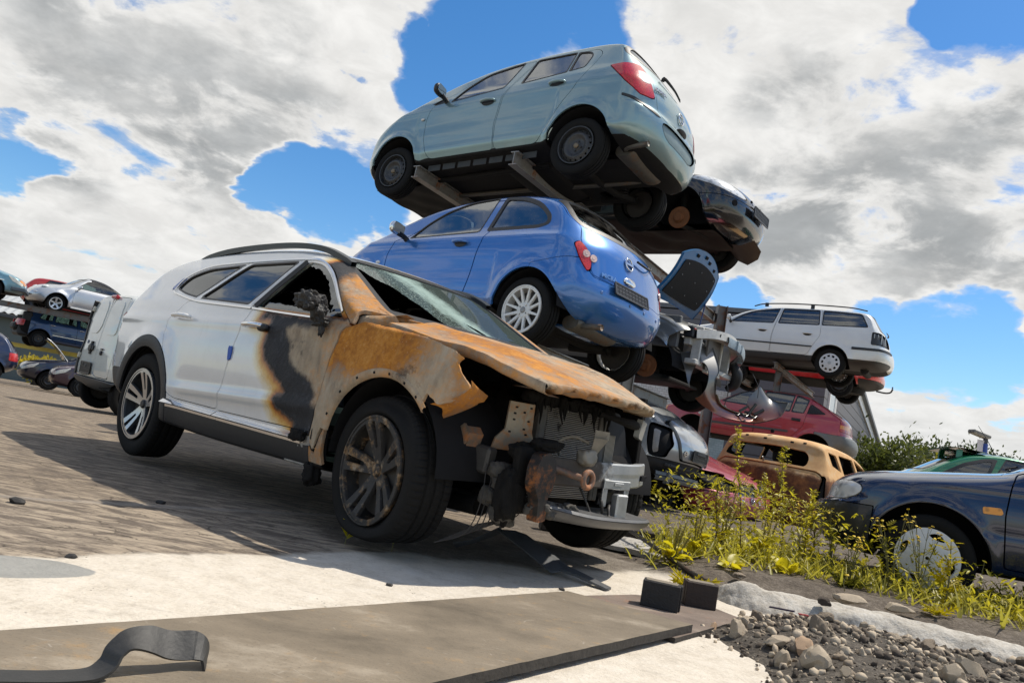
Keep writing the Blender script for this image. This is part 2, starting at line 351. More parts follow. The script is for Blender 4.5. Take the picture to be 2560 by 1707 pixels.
# ---------------------------------------------------------------- objects and materials
def obj(name, m, mat, parent=None, label=None, lipd=0, sharp=False):
 """link a mesh as ONE object"""
 if lipd: m = lip(m, lipd)
 me = bpy.data.meshes.new(name); me.vertices.add(len(m.V)); me.vertices.foreach_set('co', m.V.astype(np.float32).ravel())
 nf = len(m.F); me.loops.add(nf * 3); me.loops.foreach_set('vertex_index', m.F.astype(np.int32).ravel()); me.polygons.add(nf)
 me.polygons.foreach_set('loop_start', np.arange(0, nf * 3, 3, dtype=np.int32)); me.update(calc_edges=True)
 me.polygons.foreach_set('use_smooth', np.ones(nf, bool)); me.validate(clean_customdata=False)
 if len(me.vertices) == len(m.V): me.normals_split_custom_set_from_vertices(np.where(np.linalg.norm(m.N, axis=1, keepdims=True) > .5, m.N, [0, 0, 1.]).astype(np.float32).tolist())
 if isinstance(mat, (list, tuple)):
  for q in mat: me.materials.append(q)
 else: me.materials.append(mat)
 o = bpy.data.objects.new(name, me); SC.collection.objects.link(o)
 if parent is not None: o.parent = parent
 if label: o['label'] = label
 return o
def attr(o, name, val):
 a = o.data.attributes.new(name, 'FLOAT', 'POINT'); a.data.foreach_set('value', A(val).astype(np.float32))
def tag(o, label, cat, group=None, kind=None):
 o['label'] = label; o['category'] = cat
 if group: o['group'] = group
 if kind: o['kind'] = kind
 return o
def empty(name, loc=(0, 0, 0), yaw=0, pit=0, rol=0):
 o = bpy.data.objects.new(name, None); SC.collection.objects.link(o); o.empty_display_size = .2
 M = mathutils.Matrix(np.asarray(posemat(yaw, pit, rol)).tolist()).to_4x4(); M.translation = loc; o.matrix_world = M; return o
def posemat(yaw, pit, rol):
 cy, sy, cp, sp, cr, sr = math.cos(yaw), math.sin(yaw), math.cos(pit), math.sin(pit), math.cos(rol), math.sin(rol)
 return A([[cy, -sy, 0], [sy, cy, 0], [0, 0, 1]]) @ A([[cp, 0, -sp], [0, 1, 0], [sp, 0, cp]]) @ A([[1, 0, 0], [0, cr, -sr], [0, sr, cr]])
class NT:
 """small helper to wire shader nodes"""
 def __init__(s, name):
  s.m = bpy.data.materials.new(name); s.m.use_nodes = True; s.t = s.m.node_tree; s.t.nodes.clear(); s.out = s.n('ShaderNodeOutputMaterial')
 def n(s, typ, **k):
  x = s.t.nodes.new(typ)
  for a, b in k.items(): setattr(x, a, b)
  return x
 def l(s, a, b): s.t.links.new(a, b); return b
 def set(s, node, key, v):
  i = node.inputs[key]
  if hasattr(v, 'is_output'): s.l(v, i)
  elif isinstance(v, (tuple, list)) and len(v) == 3 and i.type == 'RGBA': i.default_value = (*v, 1)
  else: i.default_value = v
 def math(s, op, a, b=0., c=None, clamp=False):
  x = s.n('ShaderNodeMath', operation=op, use_clamp=clamp); s.set(x, 0, a); s.set(x, 1, b)
  if c is not None: s.set(x, 2, c)
  return x.outputs[0]
 def coord(s, kind='Object'): return s.n('ShaderNodeTexCoord').outputs[kind]
 def geo(s, k): return s.n('ShaderNodeNewGeometry').outputs[k]
 def attr(s, name): return s.n('ShaderNodeAttribute', attribute_name=name).outputs['Fac']
 def mapping(s, v, sc=(1, 1, 1), loc=(0, 0, 0), rot=(0, 0, 0)):
  x = s.n('ShaderNodeMapping'); s.l(v, x.inputs[0]); x.inputs['Scale'].default_value = sc; x.inputs['Location'].default_value = loc; x.inputs['Rotation'].default_value = rot; return x.outputs[0]
 def noise(s, v, scale, detail=4, rough=.55, dist=0, col=False):
  x = s.n('ShaderNodeTexNoise'); s.l(v, x.inputs['Vector']); x.inputs['Scale'].default_value = scale; x.inputs['Detail'].default_value = detail; x.inputs['Roughness'].default_value = rough; x.inputs['Distortion'].default_value = dist
  return x.outputs['Color' if col else 'Fac']
 def voro(s, v, scale, feature='F1', out='Distance'):
  x = s.n('ShaderNodeTexVoronoi', feature=feature); s.l(v, x.inputs['Vector']); x.inputs['Scale'].default_value = scale; return x.outputs[out]
 def ramp(s, f, stops, interp='LINEAR'):
  x = s.n('ShaderNodeValToRGB'); s.l(f, x.inputs[0]); x.color_ramp.interpolation = interp; e = x.color_ramp.elements
  while len(e) < len(stops): e.new(.5)
  for k, (p, c) in enumerate(stops): e[k].position = p; e[k].color = (*c, 1) if hasattr(c, '__len__') else (c, c, c, 1)
  return x.outputs[0]
 def mr(s, v, a, b, c=0., d=1., smooth=True):
  x = s.n('ShaderNodeMapRange', interpolation_type='SMOOTHSTEP' if smooth else 'LINEAR'); s.set(x, 0, v)
  for k, q in zip((1, 2, 3, 4), (a, b, c, d)): s.set(x, k, q)
  return x.outputs[0]
 def mix(s, f, a, b, mode='MIX'):
  x = s.n('ShaderNodeMix', data_type='RGBA', blend_type=mode); s.set(x, 0, f); s.set(x, 6, a if hasattr(a, 'is_output') else (*a, 1)); s.set(x, 7, b if hasattr(b, 'is_output') else (*b, 1)); return x.outputs[2]
 def bump(s, h, strength=.3, dist=.01, nrm=None):
  x = s.n('ShaderNodeBump'); s.set(x, 'Height', h); x.inputs['Strength'].default_value = strength; x.inputs['Distance'].default_value = dist
  if nrm is not None: s.l(nrm, x.inputs['Normal'])
  return x.outputs[0]
 def bsdf(s, color, rough=.5, metal=0., coat=0., normal=None, spec=.5, coat_rough=.05, sss=0):
  b = s.n('ShaderNodeBsdfPrincipled'); s.set(b, 'Base Color', color); s.set(b, 'Roughness', rough); s.set(b, 'Metallic', metal); s.set(b, 'Coat Weight', coat); b.inputs['Coat Roughness'].default_value = coat_rough; s.set(b, 'Specular IOR Level', spec)
  if normal is not None: s.l(normal, b.inputs['Normal'])
  return b.outputs[0]
 def done(s, sh): s.l(sh, s.out.inputs[0]); return s.m
CACHE = {}
def memo(fn):
 def w(*a, **k):
  key = (fn.__name__, a, tuple(sorted(k.items())))
  if key not in CACHE: CACHE[key] = fn(*a, **k)
  return CACHE[key]
 return w
@memo
def paint(col, metal=.25, rough=.32, dirt=.35, coat=1., dust=(.33, .30, .25), wear=0., flat_=False):
 t = NT('car paint'); c = t.coord(); n = t.noise(c, 2.3, 6, .6); n2 = t.noise(t.mapping(c, (1, 1, .22)), 14, 5, .65); n3 = t.noise(c, 160, 2)
 geo = t.n('ShaderNodeSeparateXYZ'); t.l(c, geo.inputs[0])
 low = t.mr(geo.outputs[2], .2, .75, 1, .25)     # road film splashed up from the sills
 d = t.math('MULTIPLY', t.math('MULTIPLY', t.mr(n, .42, .78), t.mr(n2, .3, .8)), low); d = t.math('MULTIPLY', d, dirt, clamp=True)
 d = t.math('ADD', d, t.math('MULTIPLY', t.mr(n3, .70, .78), dirt * .10), clamp=True)
 base = t.mix(t.mr(n, .3, .7), col, tuple(x * .93 for x in col)); base = t.mix(d, base, dust)
 if wear:
  w = t.mr(t.noise(c, 7, 8, .7), .62, .7); base = t.mix(t.math('MULTIPLY', w, wear), base, (.25, .2, .17))
 rg = t.math('ADD', rough, t.math('MULTIPLY', d, .5), clamp=True); cw = t.math('MULTIPLY', t.math('SUBTRACT', 1., d, clamp=True), coat)
 nb = t.bump(t.noise(c, 5, 2), .05, .01)
 return t.done(t.bsdf(base, rg, metal, cw, nb, coat_rough=.03))
@memo
def plain(name, col, rough=.5, metal=0., var=.25, scale=20., bump=.0, coat=0., spec=.5, bscale=80.):
 t = NT(name); c = t.coord(); n = t.noise(c, scale, 5, .6)
 base = t.mix(n, tuple(x * (1 - var) for x in col), tuple(min(1, x * (1 + var)) for x in col)); rg = t.math('ADD', rough - .08, t.math('MULTIPLY', n, .16), clamp=True)
 nb = t.bump(t.noise(c, bscale, 4), bump, .004) if bump else None
 return t.done(t.bsdf(base, rg, metal, coat, nb, spec))
@memo
def glass(tint=(.10, .13, .12), refl=1., dirt=.12, rough=.02):
 """pane: a tinted see-through sheet with a mirror of the sky on it"""
 t = NT('car glass'); c = t.coord(); tr = t.n('ShaderNodeBsdfTransparent'); t.set(tr, 'Color', tint); g = t.n('ShaderNodeBsdfGlossy'); g.inputs['Roughness'].default_value = rough; t.set(g, 'Color', (.95, .98, 1.))
 fr = t.n('ShaderNodeFresnel'); fr.inputs[0].default_value = 1.62; f = t.math('MULTIPLY', t.math('ADD', fr.outputs[0], .05), refl, clamp=True)
 mx = t.n('ShaderNodeMixShader'); t.l(f, mx.inputs[0]); t.l(tr.outputs[0], mx.inputs[1]); t.l(g.outputs[0], mx.inputs[2])
 df = t.n('ShaderNodeBsdfDiffuse'); t.set(df, 'Color', (.42, .4, .36)); mx2 = t.n('ShaderNodeMixShader')
 t.l(t.math('MULTIPLY', t.mr(t.noise(c, 6, 6, .7), .4, .8), dirt), mx2.inputs[0]); t.l(mx.outputs[0], mx2.inputs[1]); t.l(df.outputs[0], mx2.inputs[2])
 return t.done(mx2.outputs[0])
@memo
def lens(col, tint=(.8, .8, .8), scale=60):
 """lamp cover: coloured, ribbed, glossy"""
 t = NT('lamp lens'); c = t.coord(); n = t.voro(c, scale); base = t.mix(t.mr(n, .1, .6), tuple(x * .55 for x in col), col)
 return t.done(t.bsdf(base, .25, 0, .5, t.bump(n, .12, .003)))
@memo
def rust_steel(base=(.17, .155, .14), rust=(.24, .09, .03), amt=.4, rough=.6):
 t = NT('rusty steel'); c = t.coord(); n = t.noise(c, 4, 8, .68, .6); n2 = t.noise(t.mapping(c, (1, 1, 1)), 26, 6, .7)
 f = t.mr(t.math('ADD', t.math('MULTIPLY', n, .65), t.math('MULTIPLY', n2, .35)), .62 - amt * .3, .70 - amt * .18)
 rc = t.mix(n2, tuple(x * .55 for x in rust), tuple(min(1, x * 1.5) for x in rust)); bc = t.mix(n2, tuple(x * .6 for x in base), tuple(min(1, x * 1.25) for x in base))
 return t.done(t.bsdf(t.mix(f, bc, rc), t.mix(f, (rough - .12,) * 3, (.9, .9, .9)), t.math('MULTIPLY', t.math('SUBTRACT', 1., f), .45), 0, t.bump(n2, .35, .006)))
BLACK = plain('black plastic', (.012, .012, .0135), .5, 0, .35, 30, .15); GRIME = plain('grimy underbody', (.011, .0105, .010), .75, 0, .7, 9, .6, spec=.3, bscale=40)
RUBBER = plain('tyre rubber', (.009, .0088, .0085), .8, 0, .4, 25, .2, spec=.18); SEAL = plain('window rubber', (.012, .012, .013), .45, 0, .2, 40)
DARK = plain('dark interior', (.012, .012, .013), .9, 0, .3, 12, spec=.2); CHROME = plain('chrome trim', (.72, .73, .75), .12, 1., .08, 30)
ALLOY = plain('alloy silver', (.55, .56, .57), .3, .75, .12, 30); STEELW = plain('black painted wheel steel', (.035, .036, .037), .42, .1, .35, 40, .1)
GALV = plain('galvanised metal', (.42, .43, .43), .42, .8, .25, 22, .1); PLATEBK = plain('number plate holder', (.015, .015, .016), .42, 0, .3, 60, .1)
DISC = plain('brown brake disc', (.22, .12, .07), .75, .3, .4, 60, .2); SEATF = plain('seat cloth', (.03, .03, .032), .9, 0, .3, 60, .3)
WHITEP = plain('white paint', (.72, .72, .70), .4, 0, .06, 30); GREYL = plain('grey lettering', (.5, .5, .5), .25, .9, .1, 40)
# ---------------------------------------------------------------- car kit
def polar_rim(R0, height, hole, nr=26, nt=200, y0=0.):
 """face of a wheel on a polar grid; height(r, t) along +y, holes where hole(r, t, x, z) < 0"""
 r = np.linspace(.012, R0, nr); t = np.linspace(0, 2 * math.pi, nt, endpoint=False); Rr, T = np.meshgrid(r, t, indexing='ij')
 X, Z = Rr * np.cos(T), Rr * np.sin(T); Y = height(Rr, T) + y0; m = grid(np.stack([X, Y, Z], -1), closed_v=True)
 if m.N[:, 1].mean() < 0: m = MB(m.V, m.F[:, ::-1])
 if hole is not None:
  f = hole(np.hypot(m.V[:, 0], m.V[:, 2]), np.arctan2(m.V[:, 2], m.V[:, 0]), m.V[:, 0], m.V[:, 2]); _, m = split(m, f)
 cap = lathe([(.012, float(height(A(.012), A(0.)) + y0)), (0, float(height(A(.012), A(0.)) + y0))], 16);
 return lip(m, .022), m
def spoke_field(n, segs, w0, w1, r1, r2, rot=0.):
 """hole field: holes lie between the spokes. segs: list of ((r,a),(r,a)) in one sector, spokes widen from w0 to w1"""
 def f(r, t, x, z):
  d = np.full(r.shape, 1e3)
  for k in range(n):
   a0 = rot + k * 2 * math.pi / n
   for (ra, aa), (rb, ab) in segs:
    p = A([ra * math.cos(a0 + aa), ra * math.sin(a0 + aa)]); q = A([rb * math.cos(a0 + ab), rb * math.sin(a0 + ab)]); e = q - p
    u = np.clip(((x - p[0]) * e[0] + (z - p[1]) * e[1]) / (e @ e), 0, 1); w = w0 + (w1 - w0) * (r - r1) / (r2 - r1)
    d = np.minimum(d, np.hypot(x - p[0] - u * e[0], z - p[1] - u * e[1]) - w)
  return np.maximum(np.maximum(-d, r1 - r), r - r2)
 return f
def tyre_mesh(Rt, Rr, w, n=72, tread=True, flatten=None, blocks=0):
 """tyre: side walls, shoulders, grooved tread; axle along y, outer face at +w/2"""
 h = w / 2; s = Rt - Rr; prof = [(Rr - .004, h * .72), (Rr + .006, h * .84), (Rr + .25 * s, h * .97), (Rr + .55 * s, h), (Rr + .8 * s, h * .95), (Rr + .95 * s, h * .84), (Rt - .003, h * .78), (Rt, h * .70)]
 if tread:
  g = .009
  for c in (.42, .0, -.42):
   prof += [(Rt, h * (c + .07)), (Rt - g, h * (c + .05)), (Rt - g, h * (c - .05)), (Rt, h * (c - .07))]
 m2 = [(r, -y) for r, y in prof[:8]][::-1]; prof = prof + m2
 if not blocks: return lathe(prof, n, 'y', ang=50)
 # tread blocks: slits across the shoulders, as many as 'blocks' round the tyre
 per = 7; n = blocks * per; P = A(prof); q = []
 for a, b in zip(P[:-1], P[1:]): q += [a, (a + b) / 2]
 P = A(q + [prof[-1]]); t = np.arange(n) / n * 2 * math.pi; Rg = np.repeat(P[None, :, 0], n, 0); y = P[:, 1]
 cutm = ((np.arange(n) % per) < 1.)[:, None] * ((np.abs(y) > h * .46) & (P[:, 0] > Rr + .86 * s))[None]; Rg = Rg - .006 * cutm
 cut2 = (((np.arange(n) + 3) % per) < 1.)[:, None] * ((np.abs(y) < h * .30) & (np.abs(y) > h * .12) & (P[:, 0] > Rt - .002))[None]; Rg = Rg - .004 * cut2
 m = grid(np.stack([Rg * np.cos(t)[:, None], np.repeat(y[None], n, 0), Rg * np.sin(t)[:, None]], -1), closed_u=True); m = MB(m.V, m.F[:, ::-1])
 return m
def wheel(car, x, y, z, Rt=.30, Rr=.2, w=.19, kind='steel', mat=None, side=1, steer=0., cam_=0., tyre_mat=None, name='wheel', rot=.1, hub=None, blocks=0, warp=None):
 """tyre (part) with rim, disc (sub-parts); y is the wheel's OUTER face"""
 y_in = -w / 2
 tm = tyre_mesh(Rt, Rr, w, blocks=blocks); tm = warp(tm) if warp else tm; tm = xform(tm, (0, y_in, 0)); mats = mat or ALLOY
 parts = []
 barrel = lathe([(Rr + .004, -.004), (Rr + .002, .004), (Rr - .008, .004), (Rr - .012, -.02), (Rr - .02, -.06), (Rr - .022, -w * .8)], 64)
 if kind == 'steel':
  hf = lambda r, t: -.035 + .03 * np.exp(-((r - .62 * Rr) / (.15 * Rr)) ** 2) - .012 * (r > .86 * Rr) + .012 * (r < .22 * Rr)
  nh = 16; hole = lambda r, t, X, Z: np.maximum(np.abs(((t - rot) * nh / (2 * math.pi) + 50.5) % 1 - .5) * 2 * math.pi / nh * r - .011, np.abs(r - .80 * Rr) - .011)
  face, _ = polar_rim(Rr - .012, hf, hole, 30, 288); bolts = [xform(lathe([(0, .012), (.009, .01), (.011, 0)], 10), (.048 * math.cos(a), -.03, .048 * math.sin(a))) for a in np.arange(4) * math.pi / 2 + rot]
  parts = [('rim', join(face, barrel, *bolts), mat or STEELW), ('hub_cap', xform(lathe([(0, .006), (.02, .004), (.028, -.004), (.028, -.03)], 24), (0, -.006, 0)), plain('dull hub', (.2, .16, .11), .55, .5))]
 elif kind == 'spoke12':
  hf = lambda r, t: -.03 + .026 * np.clip((r / Rr - .3) / .6, 0, 1) + .006 * (r < .3 * Rr)
  hole = spoke_field(12, [((.1 * Rr, 0), (Rr, 0))], .013, .0085, .33 * Rr, .88 * Rr, rot)
  slots = lambda r, t, X, Z: np.maximum.reduce([hole(r, t, X, Z)])
  def hole2(r, t, X, Z):
   b = np.min([np.hypot(X - .048 * math.cos(a), Z - .048 * math.sin(a)) for a in np.arange(4) * math.pi / 2 + .6], axis=0) - .0095; return np.minimum(hole(r, t, X, Z), b)
  face, _ = polar_rim(Rr - .006, hf, hole2, 44, 432); parts = [('rim', join(face, barrel), mat or plain('white wheel paint', (.66, .65, .62), .38, .05, .12, 30)), ('hub_cap', lathe([(0, -.012), (.022, -.014), (.028, -.02), (.029, -.04)], 24), plain('grey hub', (.25, .24, .23), .4, .5))]
 elif kind in ('suv', 'suvburnt'):
  hf = lambda r, t: -.045 + .045 * np.clip((r / Rr - .12) / .75, 0, 1) ** 1.4
  d = 2 * math.pi / 5; segs = [((.13 * Rr, -.28), (Rr, -.17)), ((.13 * Rr, .28), (Rr, .17))]
  hole = spoke_field(5, segs, .017, .021, .2 * Rr, .9 * Rr, rot)
  def hole3(r, t, X, Z):
   a = ((t - rot + math.pi / 5) % d) - math.pi / 5; inner = np.maximum(np.abs(a) * r - (.011 + .016 * (r / Rr - .45)), np.maximum(.42 * Rr - r, r - .86 * Rr))
   return np.minimum(hole(r, t, X, Z), inner)
  face, raw = polar_rim(Rr - .004, hf, hole3, 52, 500)
  parts = [('rim', join(face, barrel), mat), ('hub_cap', lathe([(0, -.03), (.025, -.032), (.031, -.038), (.033, -.06)], 24), hub or BLACK)]
 elif kind == 'cover':
  hf = lambda r, t: -.004 + .012 * (1 - (r / Rr) ** 2); nh = 10
  hole = lambda r, t, X, Z: np.maximum(np.abs(((t - rot) * nh / (2 * math.pi) + 50.5) % 1 - .5) * 2 * math.pi / nh * r - .026 * (r / (.75 * Rr)), np.abs(r - .74 * Rr) - .022)
  face, _ = polar_rim(Rr + .004, hf, hole, 36, 320); parts = [('rim', face, mat or plain('silver hubcap', (.56, .57, .58), .4, .3)), ('badge', xform(lathe([(0, .004), (.03, .003), (.034, 0), (.03, -.004)], 24), (0, .012, 0)), GALV)]
 elif kind == 'cover4':
  hf = lambda r, t: .002 + .022 * (1 - (r / Rr) ** 2)
  nh = 4; hole = lambda r, t, X, Z: np.maximum(np.abs(((t - rot) * nh / (2 * math.pi) + 50.5) % 1 - .5) * 2 * math.pi / nh * r - .05, np.abs(r - .80 * Rr) - .021 + .35 * (np.abs(((t - rot) * nh / (2 * math.pi) + 50.5) % 1 - .5) * 2 * math.pi / nh * r) ** 2 / .05)
  face, _ = polar_rim(Rr + .006, hf, hole, 36, 320); parts = [('rim', face, mat or plain('white hubcap', (.62, .61, .58), .45, .05, .15, 20))]
 elif kind == 'star5':
  hf = lambda r, t: -.03 + .03 * np.clip(r / Rr, 0, 1); hole = spoke_field(5, [((.1 * Rr, 0), (Rr, 0))], .026, .034, .3 * Rr, .86 * Rr, rot)
  face, _ = polar_rim(Rr - .006, hf, hole, 30, 240); parts = [('rim', join(face, barrel), mat or ALLOY)]
 elif kind == 'ring':     # bare wheel seen from inside: dark with bright slots
  hf = lambda r, t: -.04 + 0 * r; nh = 18
  hole = lambda r, t, X, Z: np.maximum(np.abs(((t - rot) * nh / (2 * math.pi) + 50.5) % 1 - .5) * 2 * math.pi / nh * r - .016, np.abs(r - .8 * Rr) - .008)
  face, raw = polar_rim(Rr - .012, hf, hole, 26, 288); parts = [('rim', join(face, barrel), mat or STEELW)]
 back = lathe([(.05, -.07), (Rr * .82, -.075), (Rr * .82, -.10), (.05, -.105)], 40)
 Rm = mathutils.Euler((0, 0, steer + (math.pi if side < 0 else 0))).to_matrix() @ mathutils.Euler((cam_, 0, 0)).to_matrix()
 tw = obj(name, tm, tyre_mat or RUBBER, car); M = Rm.to_4x4(); M.translation = (x, y, z); tw.matrix_local = M
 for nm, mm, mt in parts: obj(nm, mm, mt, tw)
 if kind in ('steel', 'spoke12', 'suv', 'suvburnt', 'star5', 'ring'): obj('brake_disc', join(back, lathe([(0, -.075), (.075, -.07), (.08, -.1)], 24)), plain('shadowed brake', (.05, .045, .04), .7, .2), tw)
 return tw
class Car:
 def __init__(s, name, spec, pose, label, cat='car', group=None, paint_=None, zu=.3, shell=None):
  s.sp = spec; s.root = empty(name, pose[:3], *pose[3:]); tag(s.root, label, cat, group); s.m = shell or car_shell(spec); s.paint = paint_; s.raw = s.m.copy(); s.W = spec['W']; s.glassf = []
 def field(s, m, poly, ax='s', side=0, lim=None, mir=False, rot=None):
  V = m.V
  if ax == 's':
   y = V[:, 1] * side if side else np.abs(V[:, 1]); return np.maximum(sdf(V[:, [0, 2]], poly), (.3 * s.W if lim is None else lim) - y)
  if ax in 'rf':
   P = V[:, [1, 2]].copy()
   if mir: P[:, 0] = np.abs(P[:, 0])
   x = V[:, 0] if ax == 'r' else -V[:, 0]; lim = lim if lim is not None else 0
   return np.maximum(sdf(P, poly), x - (lim if ax == 'r' else -lim))
  if ax == 't':
   P = V[:, [0, 1]].copy()
   if mir: P[:, 1] = np.abs(P[:, 1])
   return np.maximum(sdf(P, poly), (lim if lim is not None else 0) - V[:, 2])
  if ax == 'q':     # oblique plan: rot = (a, b): coords (x*cos+y*sin, z)
   P = np.stack([V[:, 0] * math.cos(rot) + V[:, 1] * math.sin(rot) * (side or 1), V[:, 2]], 1); y = V[:, 1] * (side or 1)
   return np.maximum(sdf(P, poly), (lim if lim is not None else 0) - y)
 def take(s, f, gap=0.):
  """cut the panel f<0 out of what is left of the shell, leaving a shut line of width gap"""
  pc, _ = split(s.m, f + gap / 2); _, s.m = split(s.m, f - gap / 2); return pc
 def panel(s, name, poly, ax='s', side=0, lim=None, mat=None, gap=.006, up=0., depth=.02, parent=None, mir=False, label=None, rot=None, fn=None):
  f = s.field(s.m, poly, ax, side, lim, mir, rot); pc = s.take(f, gap)
  if not len(pc.F): return None
  if fn: pc = fn(pc)
  return obj(name, slab(pc, depth, up) if up else lip(pc, depth), mat or s.paint, parent or s.root, label)
 def window(s, name, poly, ax='s', side=0, lim=None, mat=None, frame=.022, inset=.008, mir=False, parent=None, frame_mat=None, fup=.002, label=None):
  """pane set into a rubber frame"""
  f = s.field(s.m, poly, ax, side, lim, mir); pc = s.take(f, 0.); s.glassf.append((poly, ax, side, lim, mir))
  if not len(pc.F): return None
  f2 = s.field(pc, poly, ax, side, lim, mir); inn, fr = split(pc, f2 + frame); g = None
  if len(inn.F): g = obj(name, shift(inn, -inset), mat or glass(), parent or s.root, label)
  if len(fr.F): obj('window_frame', slab(fr, .016, fup), frame_mat or SEAL, g or parent or s.root)
  return g
 def arches(s, ws, Ra, lim=.42):
  for (x, z) in ws:
   V = s.m.V; f = np.maximum(np.hypot(V[:, 0] - x, V[:, 2] - z) - Ra, lim * s.W - np.abs(V[:, 1])); _, s.m = split(s.m, f)
  s.wells = (ws, Ra); s.under_x = min(w[0] for w in ws)
 def finish(s, under=None, liner=True, zmin=None, well=True, mat_under=None, body_label=None, cabin=True, seats=True, bodyfn=None, lining_cut=None):
  sp = s.sp
  if under is not None:
   V = s.m.V; ends = np.maximum(V[:, 0] - .36, s.under_x - .36 - V[:, 0]); f = np.maximum(V[:, 2] - under, s.m.N[:, 2] + .35 + .5 * np.clip(ends * 8, 0, 1)); un, s.m = split(s.m, f)
   if len(un.F): obj('underbody', un, mat_under or GRIME, s.root)
  b = lip(s.m, .022); b = bodyfn(b) if bodyfn else b
  s.body = obj('body', b, s.paint, s.root, body_label)
  if liner:
   L = MB(s.raw.V - s.raw.N * .045, s.raw.F, s.raw.N)
   src = s.raw
   for (poly, ax, side, lim, mir) in s.glassf:
    f = s.field(MB(L.V, L.F, L.N), poly, ax, side, lim, mir); _, L = split(L, f - .0)
   if hasattr(s, 'wells'):
    for (x, z) in s.wells[0]:
     f = np.maximum(np.hypot(L.V[:, 0] - x, L.V[:, 2] - z) - s.wells[1] - .005, .42 * s.W - np.abs(L.V[:, 1])); _, L = split(L, f)
   if lining_cut: _, L = split(L, lining_cut(L))
   if len(L.F): obj('interior_lining', MB(L.V, L.F[:, ::-1], -L.N), DARK, s.root)
  if well and hasattr(s, 'wells'):
   for (x, z) in s.wells[0]:
    for sd in (1, -1):
     y1 = sd * (s.W * interp_smooth(A([x]), sp['wx'])[0] - .035); y0 = sd * .44 * s.W
     m = lathe([(s.wells[1] + .004, y1), (s.wells[1] + .004, y0), (.0, y0)] if sd > 0 else [(0, y0), (s.wells[1] + .004, y0), (s.wells[1] + .004, y1)], 40, 'y')
     m = xform(m, (x, 0, z)); m, _ = split(m, (under or .2) + .02 - m.V[:, 2]) if False else split(m, -(m.V[:, 2] - (under or .2) - .02))
     if len(m.F): obj('wheel_well', m, DARK, s.root)
  if seats:
   x0, z0 = s.sp.get('seat', (-1.35, .55)); parts = []
   for y in (-.36, .36):
    bk = xform(box((-.07, -.23, 0), (.07, .23, .6), .06), (x0 - .1, y, z0), (0, -.25, 0)); hd = xform(box((-.05, -.13, 0), (.05, .13, .17), .05), (x0 - .27, y, z0 + .63), (0, -.2, 0)); parts += [bk, hd, xform(box((-.2, -.23, -.1), (.3, .23, .04), .05), (x0 + .05, y, z0))]
   obj('seat', join(*parts), SEATF, s.root)
  return s.root
 def wheel4(s, xs, y, zc, which=((0, 1), (0, -1), (1, 1), (1, -1)), **k):
  for i, sd in which: wheel(s.root, xs[i], sd * y, zc, side=sd, **k)
def mirror_mesh(w=.2, h=.14, d=.13):
 u, v = uvgrid(18, 24); th = u * math.pi; ph = v * 2 * math.pi
 sx = np.cos(th); rr = np.sin(th) ** .7; X = sx * d * .5; Y = rr * np.sign(np.cos(ph)) * np.abs(np.cos(ph)) ** .7 * w * .5; Z = rr * np.sign(np.sin(ph)) * np.abs(np.sin(ph)) ** .7 * h * .5
 X = np.where(X < 0, X * .35, X); return grid(np.stack([X, Y, Z], -1), closed_v=True)
def mirror(car, p, side=1, mat=None, stalk=BLACK, w=.2, h=.13, chrome=False):
 """p = root of the stalk on the door; housing points outwards"""
 p = A(p); c = p + A([-.01, side * (w * .5 + .06), .05]); m = mirror_mesh(w, h); m = m if m.N[:, 0] @ m.V[:, 0] > 0 else MB(m.V, m.F[:, ::-1])
 o = obj('mirror', xform(m, c, (0, 0, side * .18)), mat or BLACK, car)
 obj('mirror_stalk', join(tube([p + [0, 0, -.02], p + A([0, side * .05, .0]), c - [0, side * .02, .04]], [.03, .026, .03], 10, sub=5)), stalk, o)
 obj('mirror_glass', xform(prism(rnd([(-w * .42, -h * .38), (w * .42, -h * .38), (w * .42, h * .38), (-w * .42, h * .38)], .03), -.003, 0, 'x'), c + A([-.026, 0, 0]), (0, 0, side * .18)), plain('mirror glass', (.6, .65, .7), .05, 1., .03), o)
 return o
def handle(parent, p, mat, side=1, L=.19, dark=True):
 p = A(p); g = lathe([(0, .004), (.045, .003), (.055, 0)], 24)
 o = obj('handle', join(tube([p + [-L / 2, -.005 * side, 0], p + [-L / 2 + .02, .022 * side, .004], p + [0, .03 * side, .008], p + [L / 2 - .02, .022 * side, .004], p + [L / 2, -.005 * side, 0]], [.010, .015, .017, .015, .010], 10, sub=5)), mat, parent)
 if dark: obj('handle_recess', xform(g, p + A([0, -.001 * side, -.012]), None, (1.5, 1. * side, .62)), BLACK, o)
 return o
def ribbon(P, w, th, up=(0, 0, 1)):
 """flat strip along a path"""
 P = A(P); T = unit(np.gradient(P, axis=0)); B = unit(np.cross(T, A(up))); n = np.cross(B, T)
 c = [P + B * w / 2 + n * th / 2, P + B * w / 2 - n * th / 2, P - B * w / 2 - n * th / 2, P - B * w / 2 + n * th / 2]
 return crease(grid(np.stack(c, 1), closed_v=True), 40)
def text_mesh(body, size, depth=.004, bold=0.):
 cu = bpy.data.curves.new('lettering', 'FONT'); cu.body = body; cu.size = size; cu.extrude = depth / 2; cu.align_x = 'CENTER'; cu.align_y = 'CENTER'; cu.offset = bold; cu.resolution_u = 4
 o = bpy.data.objects.new('lettering', cu); SC.collection.objects.link(o); dg = bpy.context.evaluated_depsgraph_get(); me = o.evaluated_get(dg).to_mesh()
 me.calc_loop_triangles(); V = A([v.co[:] for v in me.vertices]); F = A([t.vertices[:] for t in me.loop_triangles]).astype(int); o.evaluated_get(dg).to_mesh_clear(); bpy.data.objects.remove(o); bpy.data.curves.remove(cu)
 return flat(MB(V, F))
